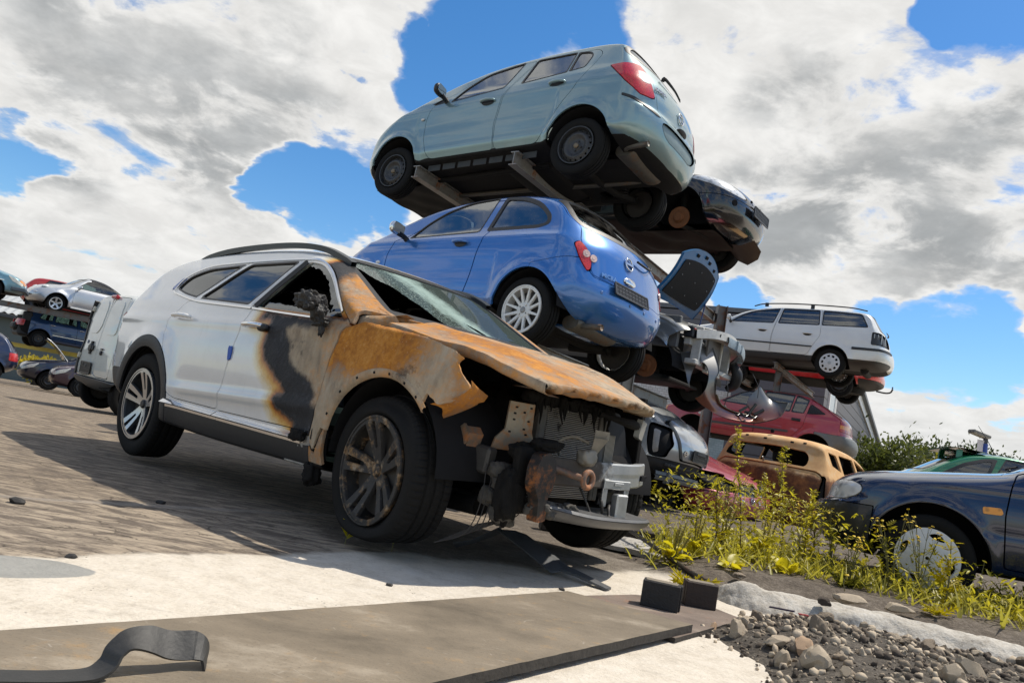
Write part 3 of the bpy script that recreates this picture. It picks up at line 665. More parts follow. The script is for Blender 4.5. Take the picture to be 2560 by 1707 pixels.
def on_rear(m, y, z):
 """x of the shell's rearmost surface near (y, z)"""
 V = m.V; d = (V[:, 1] - y) ** 2 + (V[:, 2] - z) ** 2; k = np.argsort(d)[:40]; k = k[np.argmin(V[k, 0])]; return V[k], m.N[k]
def on_front(m, y, z):
 V = m.V; d = (V[:, 1] - y) ** 2 + (V[:, 2] - z) ** 2; k = np.argsort(d)[:40]; k = k[np.argmax(V[k, 0])]; return V[k], m.N[k]
def plate(car, c, n, w=.52, h=.115, up=(0, 0, 1), blank=True, holder=PLATEBK):
 """empty number plate holder with its moulded grid"""
 z = unit(A(up)); n = unit(A(n)); y = np.cross(z, n); z = np.cross(n, y); M = np.stack([n, y, z], 1)
 o = obj('number_plate', xform(box((-.01, -w / 2, -h / 2), (.008, w / 2, h / 2), .005), c, M), holder, car)
 bars = [box((.004, -w / 2, s * h / 2 - .008), (.013, w / 2, s * h / 2 + .008), .003) for s in (-1, 1)] + [box((.004, s * w / 2 - .008, -h / 2), (.013, s * w / 2 + .008, h / 2), .003) for s in (-1, 1)] + [box((.004, -w * .45, z0 - .002), (.011, w * .45, z0 + .002), .001) for z0 in (-.022, .015)] + [box((.004, y0 - .002, -h * .42), (.011, y0 + .002, h * .42), .001) for y0 in np.linspace(-.4, .4, 9) * w]
 obj('plate_rim', xform(join(*bars), c, M), plain('plate ribs', (.045, .045, .046), .35, 0, .3, 50), o); return o
WZ0 = [(.2, .90), (.35, .97), (.55, 1.), (.72, .995), (.9, .965), (1.02, .90), (1.2, .82), (1.42, .70)]
def spec(sil, W=.83, spine=None, wz=WZ0, wx=None, ds=.035, k2=18, zc=.66, arch=(), p=2.4, zw=.30, **k):
 xs = [q[0] for q in sil]; xf, xr = max(xs), min(xs)
 d = dict(sil=sil, W=W, ds=ds, k2=k2, k1=11, p=p, spine=spine or (xr + .65, xf - .7, zc), wz=wz, wx=wx or [(xr, .9), (xr + .5, .97), (xr + 1.1, 1), (xf - 1.1, .995), (xf - .5, .96), (xf, .88)], **k)
 if arch: d['bump'] = lambda X, Z: sum(.022 * np.exp(-((np.hypot(X - a, Z - zw) - .36) / .06) ** 2) * (Z > .2) for a in arch)
 return d
# ---------------------------------------------------------------- ground
HUMP = A([(1.28, 4.12), (1.5, 4.22), (1.75, 4.18), (2.05, 4.08), (2.35, 3.93), (2.7, 3.72), (3.2, 3.4), (3.9, 3.0), (5., 2.4)])
def ground_z(x, y):
 x, y = A(x), A(y)
 hy = np.interp(x, HUMP[:, 0], HUMP[:, 1]); v = np.clip((y - hy - .1) / .5, 0, 1); v = v * v * (3 - 2 * v) * np.clip((x - 1.0) / .5, 0, 1)
 d = np.hypot(x, y); sl = np.clip(d - 10, 0, 60) * -.031 * np.clip((-x - 1.5) / 4, 0, 1)
 return .10 * v + sl
def make_ground():
 u = np.linspace(-1, 1, 221); X1 = np.sign(u) * (np.abs(u) * 6 + np.abs(u) ** 6 * 600); v = np.linspace(0, 1, 231); Y1 = -3 + v * 12 + v ** 7 * 700
 X, Y = np.meshgrid(X1, Y1, indexing='ij'); Z = ground_z(X, Y) + .006 * vnoise(np.c_[X.ravel(), Y.ravel(), 0 * X.ravel()], 1.1, 3).reshape(X.shape) * (np.hypot(X, Y) < 30)
 t = NT('yard ground'); c = t.coord(); s = t.n('ShaderNodeSeparateXYZ'); t.l(c, s.inputs[0]); x, y = s.outputs[0], s.outputs[1]
 wob = t.math('MULTIPLY', t.math('SUBTRACT', t.noise(c, 2.2, 6, .62), .5), .55)
 def line(px, py, nx, ny): return t.math('ADD', t.math('MULTIPLY', t.math('SUBTRACT', x, px), nx), t.math('MULTIPLY', t.math('SUBTRACT', y, py), ny))
 streak = t.noise(t.mapping(c, (1.3, 4.2, 1), rot=(0, 0, -.35)), 3.4, 10, .72, .6); fine = t.noise(c, 55, 5, .7); mid = t.noise(c, 9, 6, .65); big = t.noise(c, .8, 4, .55)
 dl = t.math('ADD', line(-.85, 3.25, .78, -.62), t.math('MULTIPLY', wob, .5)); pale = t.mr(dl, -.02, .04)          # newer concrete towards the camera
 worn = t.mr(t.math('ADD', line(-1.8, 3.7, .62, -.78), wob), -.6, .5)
 brown = t.ramp(t.math('ADD', t.math('MULTIPLY', streak, .7), t.math('MULTIPLY', fine, .3)), [(.28, (.095, .072, .050)), (.5, (.25, .20, .145)), (.72, (.40, .33, .245))])
 brown = t.mix(t.math('MULTIPLY', worn, .6), brown, (.42, .35, .265)); brown = t.mix(t.mr(streak, .60, .40), brown, (.13, .105, .083))
 conc = t.ramp(t.math('ADD', t.math('MULTIPLY', mid, .55), t.math('MULTIPLY', fine, .45)), [(.30, (.43, .375, .30)), (.5, (.60, .54, .45)), (.68, (.68, .625, .54))])
 conc = t.mix(t.math('MULTIPLY', t.mr(streak, .56, .70), .45), conc, (.36, .32, .265))
 ckn = t.n('ShaderNodeVectorMath', operation='MULTIPLY_ADD'); t.l(t.noise(c, 3, 5, .7, col=True), ckn.inputs[0]); ckn.inputs[1].default_value = (.35,) * 3; t.l(t.mapping(c, (1., 2.6, 1), rot=(0, 0, -.35)), ckn.inputs[2]); crk = t.mr(t.voro(ckn.outputs[0], 3.2, 'DISTANCE_TO_EDGE'), .035, .004); crk = t.math('MULTIPLY', crk, t.mr(mid, .42, .58)); brown = t.mix(t.math('MULTIPLY', crk, .8), brown, (.055, .043, .032))
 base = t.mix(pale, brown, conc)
 # grey-blue patch by the left edge
 st = t.math('ADD', t.math('POWER', t.math('MULTIPLY', line(-1.42, 2.37, .9, .43), 3.4), 2.), t.math('POWER', t.math('MULTIPLY', line(-1.42, 2.37, -.43, .9), 7.2), 2.)); st = t.mr(t.math('ADD', st, t.math('MULTIPLY', wob, 1.6)), 1.0, .93); base = t.mix(t.math('MULTIPLY', st, .85), base, t.mix(mid, (.19, .195, .185), (.29, .295, .28)))
 # crack between the slabs
 ck = t.math('ABSOLUTE', t.math('ADD', line(-1.64, 3.88, -.70, .71), t.math('MULTIPLY', wob, .28))); base = t.mix(t.math('MULTIPLY', t.mr(ck, .010, .003), t.mr(mid, .35, .5)), base, (.05, .04, .032)); ckl = t.mr(ck, .06, .012); base = t.mix(t.math('MULTIPLY', ckl, .35), base, (.45, .40, .34))
 # crumbs of dirt and oil spots
 vr = t.voro(c, 34); sp = t.math('MULTIPLY', t.mr(vr, .16, .08), t.mr(t.noise(c, 3.1, 3), .54, .66)); base = t.mix(sp, base, (.07, .058, .047))
 oil = t.mr(t.noise(c, 1.7, 4, .6), .66, .74); base = t.mix(t.math('MULTIPLY', oil, .5), base, (.09, .075, .06))
 # earth around the wreck's front and along the verge
 e1 = t.math('ADD', t.math('POWER', t.math('MULTIPLY', line(.35, 5.0, .75, .66), .62), 2.), t.math('POWER', t.math('MULTIPLY', line(.35, 5.0, -.66, .75), 1.35), 2.)); e1 = t.mr(t.math('ADD', e1, t.math('MULTIPLY', wob, 1.4)), 1.05, .7)
 e2 = t.mr(t.math('ADD', line(1.02, 4.6, .80, .6), wob), -.02, .22); e2 = t.math('MULTIPLY', e2, t.mr(y, 3.5, 4.1)); far = t.mr(y, 7.5, 11.)
 earth = t.ramp(t.math('ADD', t.math('MULTIPLY', mid, .5), t.math('MULTIPLY', fine, .5)), [(.32, (.045, .036, .028)), (.5, (.12, .098, .077)), (.7, (.25, .215, .175))])
 em = t.math('MAXIMUM', t.math('MULTIPLY', e1, .85), e2); em = t.math('MULTIPLY', em, t.mr(y, 13, 10)); base = t.mix(em, base, earth)
 base = t.mix(t.math('MULTIPLY', t.mr(big, .35, .7), .16), base, (.62, .58, .52), 'MULTIPLY')
 h = t.math('ADD', t.math('MULTIPLY', fine, .5), t.math('ADD', t.math('MULTIPLY', mid, 1.2), t.math('MULTIPLY', streak, .9))); hh = t.math('ADD', h, t.math('MULTIPLY', t.math('MULTIPLY', em, t.noise(c, 28, 6, .7)), 3.))
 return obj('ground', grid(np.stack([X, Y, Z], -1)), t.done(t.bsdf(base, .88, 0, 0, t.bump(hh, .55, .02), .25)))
gr = make_ground(); gr['kind'] = 'structure'
# ---------------------------------------------------------------- the stacked cars
def make_corsa():
 sp = dict(ds=.022, W=.85, spine=(-2.55, -.05, .66), k2=30, p=2.4,
 sil=[(-3.12, .24, .3), (-3.23, .33, .34), (-3.285, .50, .36), (-3.27, .62, .34), (-3.225, .66, .32), (-3.225, .80, .30), (-3.17, 1.0, .27), (-3.01, 1.22, .22), (-2.86, 1.42, .14), (-2.78, 1.505, .10), (-2.5, 1.545, .09), (-2.0, 1.565, .09), (-1.5, 1.55, .09), (-1.08, 1.495, .09), (-.7, 1.365, .09), (-.42, 1.225, .1), (-.16, 1.10, .12), (.08, 1.035, .14), (.34, .93, .2), (.55, .79, .3), (.66, .64, .36), (.70, .48, .38), (.69, .30, .36), (.60, .20, .25), (.3, .19, .12), (-.3, .235, .05), (-1., .25, .045), (-2.1, .25, .045), (-2.5, .26, .1), (-2.9, .25, .2)],
 wz=[(.18, .88), (.3, .955), (.5, .99), (.7, 1.), (.88, .985), (1.02, .95), (1.14, .885), (1.3, .80), (1.46, .715), (1.56, .66)],
 wx=[(-3.3, .90), (-2.9, .965), (-2.5, .995), (-1.3, 1.), (-.2, .99), (.3, .96), (.7, .90)])
 def bump(X, Z):
  b = 0 * X
  for xw in (0., -2.511):
   d = np.hypot(X - xw, Z - .285); b = b + .026 * np.exp(-((d - .36) / .055) ** 2) * (Z > .22)
  b = b + .012 * np.exp(-((Z - .92) / .05) ** 2) - .014 * np.exp(-((Z - .72) / .12) ** 2) * (X < -.3) * (X > -2.2) + .012 * np.exp(-((Z - .40) / .05) ** 2)
  return b
 sp['bump'] = bump; P = paint((.215, .325, .345), .5, .3, .4)
 pose = (-1.277, 9.426, 3.2046, 2.5149, -.0489, .052)
 c = Car('hatchback', sp, pose, 'grey-green five-door hatchback with black steel wheels, on top of the tallest stack', paint_=P, group='cars stacked on the storage rack')
 c.arches([(0., .285), (-2.511, .285)], .355)
 G = glass((.42, .48, .44), 1.7)
 for sd in (1, -1):
  c.window('window', rnd([(-.72, .985), (-.86, 1.20), (-1.08, 1.375), (-1.57, 1.452), (-1.455, 1.05)], [.02, .08, .1, .03, .03]), side=sd, mat=G, frame=.014)
  c.window('window', rnd([(-1.66, 1.062), (-1.72, 1.447), (-2.235, 1.432), (-2.228, 1.11)], [.03, .03, .01, .01]), side=sd, mat=G, frame=.014)
  c.window('window', rnd([(-2.245, 1.115), (-2.252, 1.428), (-2.415, 1.395), (-2.47, 1.32), (-2.435, 1.14)], [.01, .01, .05, .03, .03]), side=sd, mat=G, frame=.014)
  c.window('window', [(-.50, .985), (-.66, 1.0), (-.62, 1.10), (-.44, 1.01)], side=sd, mat=BLACK, frame=.008)
 ws = rnd([(-.68, 1.16), (.68, 1.16), (.53, 1.475), (-.53, 1.475)], .08)
 c.window('windscreen', ws, 'f', lim=-1.35, mat=glass((.3, .36, .34)), frame=.03)
 c.window('rear_window', rnd([(-.52, 1.205), (.52, 1.205), (.67, 1.27), (.63, 1.37), (.50, 1.465), (-.50, 1.465), (-.63, 1.37), (-.67, 1.27)], .05), 'r', lim=-2.62, mat=glass((.05, .06, .06), 1.3), frame=.045)
 # lamps
 tl = rnd([(-1.73, 1.095), (-1.90, 1.108), (-2.035, 1.15), (-2.142, .966), (-2.225, .755), (-2.044, .74), (-1.90, .84), (-1.83, .92)], [.02, .06, .04, .05, .03, .03, .06, .05])
 for sd in (1, -1):
  o = c.panel('tail_light', tl, 'q', sd, .15, lens((.50, .012, .018)), .008, .006, rot=.6435)
  pc = c.raw; f = c.field(pc, rnd([(-2.0, 1.02), (-2.09, 1.05), (-2.155, .90), (-2.05, .885)], .02), 'q', sd, .15, rot=.6435); pc, _ = split(pc, f); obj('lamp_insert', slab(pc, .008, .0075), lens((.62, .55, .52)), o)
 for sd in (1, -1): c.panel('headlight', rnd([(.25, .90), (.56, .66), (.62, .70), (.45, .88)], .03), 's', sd, .3, lens((.6, .62, .64)), .006, .003)
 # doors of the near side
 dF = rnd([(-.50, 1.0), (-.40, .80), (-.44, .50), (-.54, .305), (-1.47, .305), (-1.43, .60), (-1.47, .90), (-1.56, 1.12), (-1.72, 1.43), (-1.30, 1.44), (-.95, 1.30), (-.62, 1.06)], [.03, .1, .1, .06, .05, .1, .1, .1, .03, .15, .1, .05])
 dR = rnd([(-1.48, .305), (-2.02, .305), (-2.12, .42), (-2.24, .66), (-2.41, .88), (-2.52, 1.13), (-2.58, 1.32), (-2.50, 1.41), (-1.74, 1.43), (-1.58, 1.12), (-1.49, .90), (-1.45, .60)], [.05, .06, .1, .1, .1, .08, .06, .06, .03, .1, .1, .1])
 d1 = c.panel('door', dF, 's', 1); d2 = c.panel('door', dR, 's', 1)
 HB = plain('unpainted black handle', (.02, .02, .022), .4)
 for d, p in ((d1, (-1.30, .848, .89)), (d2, (-2.18, .838, .955))): handle(d, p, P, 1)
 obj('side_repeater', xform(lathe([(0, .008), (.02, .006), (.028, 0)], 16), (-.36, .842, .815), None, (1, 1, .6)), lens((.62, .62, .6)), c.root)
 hatch = rnd([(-.43, .585), (.43, .585), (.50, .76), (.54, 1.0), (.585, 1.19), (.66, 1.30), (.57, 1.5), (-.57, 1.5), (-.66, 1.30), (-.585, 1.19), (-.54, 1.0), (-.50, .76)], .05)
 h = c.panel('tailgate', hatch, 'r', 0, -2.7)
 # rear bumper skin stays in the body; the plate recess is cut into it
 rec = c.panel('plate_recess', rnd([(-.30, .42), (.30, .42), (.43, .50), (.43, .572), (-.43, .572), (-.43, .50)], .03), 'r', 0, -2.9, plain('scuffed recess', (.22, .29, .30), .5, .2, .3, 12), .004, -.022, depth=-.022)
 for sd in (1, -1):
  c.panel('rub_strip', rnd([(-2.94, .725), (-3.07, .695), (-3.23, .60), (-3.235, .575), (-3.07, .665), (-2.95, .695)], .01), 's', sd, .3, plain('dark strip', (.02, .022, .024), .5), .002, .006)
 r = c.finish(under=.33, body_label='grey-green body with a scuffed rear bumper')
 for sd, vis in ((1, 1), (-1, 0)):
  for x in (0., -2.511): wheel(c.root, x, sd * .815, .225, .305, .20, .195, 'steel', side=sd, rot=.3)
 mirror(c.root, (-.66, .80, 1.02), 1); mirror(c.root, (-.66, -.80, 1.02), -1)
 # tailgate furniture
 X = lambda y, z: on_rear(c.raw, y, z)
 p, n = X(0, .93); ring = [p + n * .01 + .062 * (math.cos(a) * A([0, 1, 0]) + math.sin(a) * np.cross([0, 1, 0], n) * -1) for a in np.linspace(0, 2 * math.pi, 33)]
 em = join(tube(ring, .0075, 8, cap=False), ribbon([p + n * .012 + A([0, .075, .012]), p + n * .014 + A([0, .0, .02]), p + n * .014 + A([0, .0, -.02]), p + n * .012 + A([0, -.075, -.012])], .012, .006, n))
 obj('badge', em, CHROME, h)
 def letters(s, y, z, size, mat, par, back=True):
  p, n = X(y, z); M = np.stack([A([0, -1., 0]), np.cross(n, [0, -1., 0]), n], 1); M[:, 1] = unit(M[:, 1]); M[:, 0] = np.cross(M[:, 1], M[:, 2]); return obj('lettering', xform(text_mesh(s, size, .006, .001), p + n * .012, M), mat, par)
 letters('CORSA', .43, .955, .058, GREYL, h)
 p, n = X(.03, .755); obj('handle', xform(lathe([(0, .012), (.06, .01), (.075, 0)], 24), p + n * .004, frame_x(np.cross(n, [0, 0, 1.]), n) @ eul(0, 0, 0), (1.5, 1, .6)), BLACK, h)
 p, n = X(.2, 1.22); w0 = p + n * .02; obj('wiper', join(tube([w0, w0 + n * .03, w0 + n * .05 + A([0, -.22, -.02]), w0 + n * .04 + A([0, -.40, -.03])], [.022, .018, .010, .007], 8, sub=4), tube([w0 + n * .012 + A([0, -.02, .02]), w0 + n * .03 + A([0, -.25, .0]), w0 + n * .02 + A([.01, -.46, .0])], .007, 6, sub=4)), BLACK, h)
 # underneath
 und = []
 und.append(obj('fuel_tank', xform(grid(np.stack([(lambda u, v: (-2.35 + .62 * u, -.52 + 1.04 * v, .27 - .10 * (np.sin(u * math.pi) * np.sin(v * math.pi)) ** .35))(*uvgrid(24, 24))[k] for k in range(3)], -1)), (0.35, 0, 0)), GRIME, c.root))
 ST = rust_steel((.14, .13, .11), (.16, .09, .05), .35)
 obj('silencer', join(xform(lathe([(0, -.36), (.085, -.36), (.10, -.33), (.10, .33), (.085, .36), (0, .36)], 28, 'y'), (-2.88, .1, .30), None, (1.25, 1, .8)), tube([(-2.88, .44, .30), (-2.95, .52, .29), (-3.18, .55, .28)], [.03, .03, .028], 12, sub=5), tube([(-2.8, -.25, .3), (-2.6, -.2, .26), (-2.0, -.12, .24), (-1.2, -.05, .23), (-.4, 0, .22)], .028, 10, sub=5)), ST, c.root)
 obj('rear_axle', join(tube([(-2.5, -.62, .24), (-2.36, -.4, .25), (-2.3, 0, .26), (-2.36, .4, .25), (-2.5, .62, .24)], .045, 12, sub=5), tube([(-2.52, .6, .24), (-2.1, .56, .25)], [.045, .035], 10), tube([(-2.52, -.6, .24), (-2.1, -.56, .25)], [.045, .035], 10)), GRIME, c.root)
 for sd in (1, -1):
  sp_ = [(-2.40 + .055 * math.cos(a), sd * .5 + .055 * math.sin(a), .24 + .14 * a / 31) for a in np.linspace(0, 31, 110)]
  obj('coil_spring', tube(sp_, .0085, 7), BLACK, c.root)
  obj('sill_flange', join(*[box((-.5 - .22 * k, sd * .735 - .004, .19), (-.68 - .22 * k, sd * .735 + .004, .262), .003) for k in range(7)]), plain('sealed flange', (.035, .037, .036), .6, .1, .5, 14), c.root)
  obj('floor_rib', tube([(-.35, sd * .42, .235), (-1.2, sd * .45, .225), (-2.0, sd * .46, .235)], [.03, .035, .03], 8, sub=4), GRIME, c.root)
 obj('engine_tray', xform(grid(np.stack([(lambda u, v: (-.35 + .95 * u, -.45 + .9 * v, .185 + .02 * np.sin(u * 14) * np.sin(v * 9) * .5))(*uvgrid(30, 20))[k] for k in range(3)], -1)), (0, 0, -.005)), GRIME, c.root)
 return c
corsa = make_corsa()
def make_micra():
 sp = dict(ds=.022, W=.815, spine=(-2.42, .02, .64), k2=30, p=2.25,
 sil=[(-2.86, .23, .3), (-2.99, .30, .36), (-3.065, .44, .40), (-3.075, .55, .40), (-3.035, .66, .36), (-2.995, .80, .36), (-2.95, .95, .34), (-2.86, 1.08, .30), (-2.68, 1.27, .22), (-2.48, 1.425, .16), (-2.25, 1.50, .12), (-1.9, 1.54, .11), (-1.54, 1.545, .11), (-1.14, 1.515, .11), (-.73, 1.425, .11), (-.36, 1.275, .12), (-.14, 1.165, .14), (.06, 1.10, .17), (.31, 1.02, .22), (.55, .88, .3), (.68, .70, .38), (.71, .5, .40), (.69, .33, .38), (.58, .22, .28), (.35, .20, .14), (-.35, .22, .05), (-1., .235, .045), (-2.05, .235, .045), (-2.4, .24, .1)],
 wz=[(.18, .87), (.3, .945), (.45, .985), (.65, 1.), (.82, .995), (.95, .96), (1.06, .895), (1.2, .82), (1.36, .735), (1.54, .63)],
 wx=[(-3.08, .90), (-2.75, .965), (-2.3, .998), (-1.3, 1.), (-.2, .985), (.3, .95), (.72, .88)])
 def bump(X, Z):
  b = 0 * X
  for xw in (0., -2.43):
   d = np.hypot(X - xw, Z - .28); b = b + .030 * np.exp(-((d - .37) / .075) ** 2) * (Z > .2)
  return b + .012 * np.exp(-((Z - .955) / .03) ** 2) + .010 * np.exp(-((Z - .36) / .04) ** 2) - .010 * np.exp(-((Z - .62) / .13) ** 2) * (X < -.3) * (X > -2.0)
 sp['bump'] = bump; P = paint((.040, .165, .47), .4, .24, .12)
 c = Car('hatchback', sp, (-1.2183, 8.7556, 1.4481, 2.3895, .0107, .0545), 'bright blue three-door hatchback with a white multi-spoke wheel, between two rack levels', paint_=P, group='cars stacked on the storage rack')
 c.arches([(0., .28), (-2.43, .28)], .365)
 G = glass((.42, .50, .47), 1.7)
 for sd in (1, -1):
  c.window('window', rnd([(-.62, .985), (-.74, 1.165), (-.95, 1.325), (-1.24, 1.43), (-1.62, 1.462), (-1.632, 1.022)], [.02, .1, .1, .1, .03, .03]), side=sd, mat=G, frame=.014)
  c.window('window', rnd([(-1.715, 1.03), (-1.70, 1.462), (-1.98, 1.44), (-2.23, 1.35), (-2.43, 1.19), (-2.475, 1.085), (-2.36, 1.04)], [.03, .04, .14, .14, .08, .05, .08]), side=sd, mat=G, frame=.04)
 c.window('windscreen', rnd([(-.66, 1.2), (.66, 1.2), (.52, 1.48), (-.52, 1.48)], .1), 'f', lim=-1.2, mat=glass((.3, .36, .34)), frame=.03)
 c.window('rear_window', rnd([(-.5, 1.075), (.5, 1.085), (.575, 1.11), (.615, 1.19), (.575, 1.36), (.48, 1.47), (-.48, 1.47), (-.575, 1.36), (-.615, 1.19), (-.575, 1.11)], .04), 'r', lim=-2.36, mat=glass((.03, .04, .04), 1.2), frame=.05)
 RL = lens((.55, .03, .03)); tl = rnd([(.705, .91), (.64, .945), (.60, .874), (.572, .807), (.555, .652), (.615, .68), (.672, .789)], [.03, .02, .03, .04, .01, .03, .04])
 for sd in (1, -1):
  o = c.panel('tail_light', tl * [sd, 1], 'r', 0, -2.6, RL, .007, .007)
  for y0, z0, rr in ((.645, .875, .036), (.622, .80, .036)):
   p, n = on_rear(c.raw, sd * y0, z0); k = p + n * .004
   obj('lamp_reflector', xform(lathe([(0, .009), (rr * .4, .010), (rr * .45, .006), (rr * .9, .007), (rr, .002)], 24), k, frame_x(np.cross(n, [0, 0, 1.]), n) @ A([[1, 0, 0], [0, 0, 1], [0, -1, 0]]) if False else np.stack([unit(np.cross(n, [0, 0, 1.])), n, unit(np.cross(unit(np.cross(n, [0, 0, 1.])), n))], 1)), lens((.68, .50, .46)), o)
 for sd in (1, -1): c.panel('headlight', rnd([(.22, .98), (.50, .86), (.60, .74), (.48, .72), (.3, .84)], .05), 's', sd, .3, lens((.6, .62, .64)), .006, .004)
 dF = rnd([(-.42, .97), (-.36, .80), (-.36, .58), (-.45, .40), (-.60, .355), (-1.62, .345), (-1.68, .50), (-1.75, .99), (-1.90, 1.425), (-1.44, 1.405), (-1.08, 1.31), (-.78, 1.16), (-.56, 1.0)], [.05, .15, .15, .08, .1, .08, .1, .05, .02, .1, .1, .08, .05])
 d = c.panel('door', dF, 's', 1, gap=.013); handle(d, (-1.47, .812, .905), P, 1, .2, True)
 h = c.panel('tailgate', rnd([(-.44, .605), (-.12, .612), (.34, .636), (.555, .655), (.60, .80), (.64, .95), (.57, 1.10), (.63, 1.19), (.585, 1.37), (.5, 1.5), (-.5, 1.5), (-.585, 1.37), (-.63, 1.19), (-.57, 1.1), (-.64, .95), (-.60, .80), (-.555, .64)], .03), 'r', 0, -2.34)
 c.panel('bumper', [(-2.45, .68), (-2.573, .715), (-2.69, .742), (-2.84, .785), (-2.95, .64), (-3.2, .61), (-3.2, .1), (-2.45, .1)], 's', 0, -1, gap=.005)
 obj('side_repeater', xform(lathe([(0, .010), (.018, .008), (.026, 0)], 18), (-.24, .808, .72), None, (1.3, 1, .8)), lens((.7, .7, .68)), c.root)
 c.finish(under=.30)
 for sd in (1, -1):
  wheel(c.root, -2.43, sd * .795, .27, .30, .218, .185, 'spoke12', side=sd, rot=.22); wheel(c.root, 0, sd * .78, .28, .30, .218, .185, 'spoke12', side=sd)
 mirror(c.root, (-.60, .775, .985), 1, CHROME, w=.2, h=.13); mirror(c.root, (-.60, -.775, .985), -1)
 X = lambda y, z: on_rear(c.raw, y, z)
 def place(m, y, z, lift=.006):
  p, n = X(y, z); r = unit(np.cross([0, 0, 1.], n)); return xform(m, p + n * lift, np.stack([r, np.cross(n, r), n], 1))     # x right, y up, z out
 obj('lettering', place(text_mesh('MICRA', .058, .006, .0012), .44, .757, .010), CHROME, h)
 ring = [A([.052 * math.cos(a), .058 * math.sin(a), 0]) for a in np.linspace(0, 2 * math.pi, 41)]
 obj('badge', place(join(tube(ring, .0085, 8, cap=False), box((-.062, -.012, -.006), (.062, .012, .006), .003)), .08, .98, .01), CHROME, h)
 obj('handle', place(xform(lathe([(0, .02), (.05, .02), (.062, .012), (.066, 0)], 24, 'z'), (0, 0, 0), None, (1.3, .62, 1)), (.08), .825, .0), CHROME, h)
 p, n = X(.08, .715); plate(c.root, p + n * .012, n)
 for y in (.505, .187, -.142, -.46):
  p, n = X(y, .52); obj('parking_sensor', xform(lathe([(0, .004), (.012, .004), (.015, 0)], 14), p + n * .001, np.stack([unit(np.cross(n, [0, 0, 1.])), n, unit(np.cross(unit(np.cross(n, [0, 0, 1.])), n))], 1)), P if False else plain('sensor', (.10, .19, .42), .4), c.root)
 wp = [A(X(.05, 1.01)[0]) + A([-.03, 0, .01]), A(X(-.2, 1.03)[0]) + A([-.035, 0, .01]), A(X(-.48, 1.10)[0]) + A([-.03, 0, 0])]; obj('wiper', tube(wp, [.012, .01, .006], 8, sub=5), BLACK, h)
 ST = rust_steel((.14, .13, .11), (.16, .09, .05), .35)
 obj('silencer', join(xform(lathe([(0, -.3), (.075, -.3), (.09, -.27), (.09, .27), (.075, .3), (0, .3)], 28, 'y'), (-2.74, .18, .26), None, (1.2, 1, .8)), tube([(-2.75, .40, .25), (-2.88, .43, .24), (-3.05, .43, .235)], .027, 14, sub=5)), ST, c.root)
 obj('rear_axle', join(tube([(-2.43, -.6, .26), (-2.28, -.4, .25), (-2.25, 0, .25), (-2.28, .4, .25), (-2.43, .6, .26)], .045, 12, sub=5), tube([(-2.43, .55, .24), (-2.0, .5, .24)], .04, 10), tube([(-2.43, -.55, .24), (-2.0, -.5, .24)], .04, 10)), GRIME, c.root)
 return c
micra = make_micra()
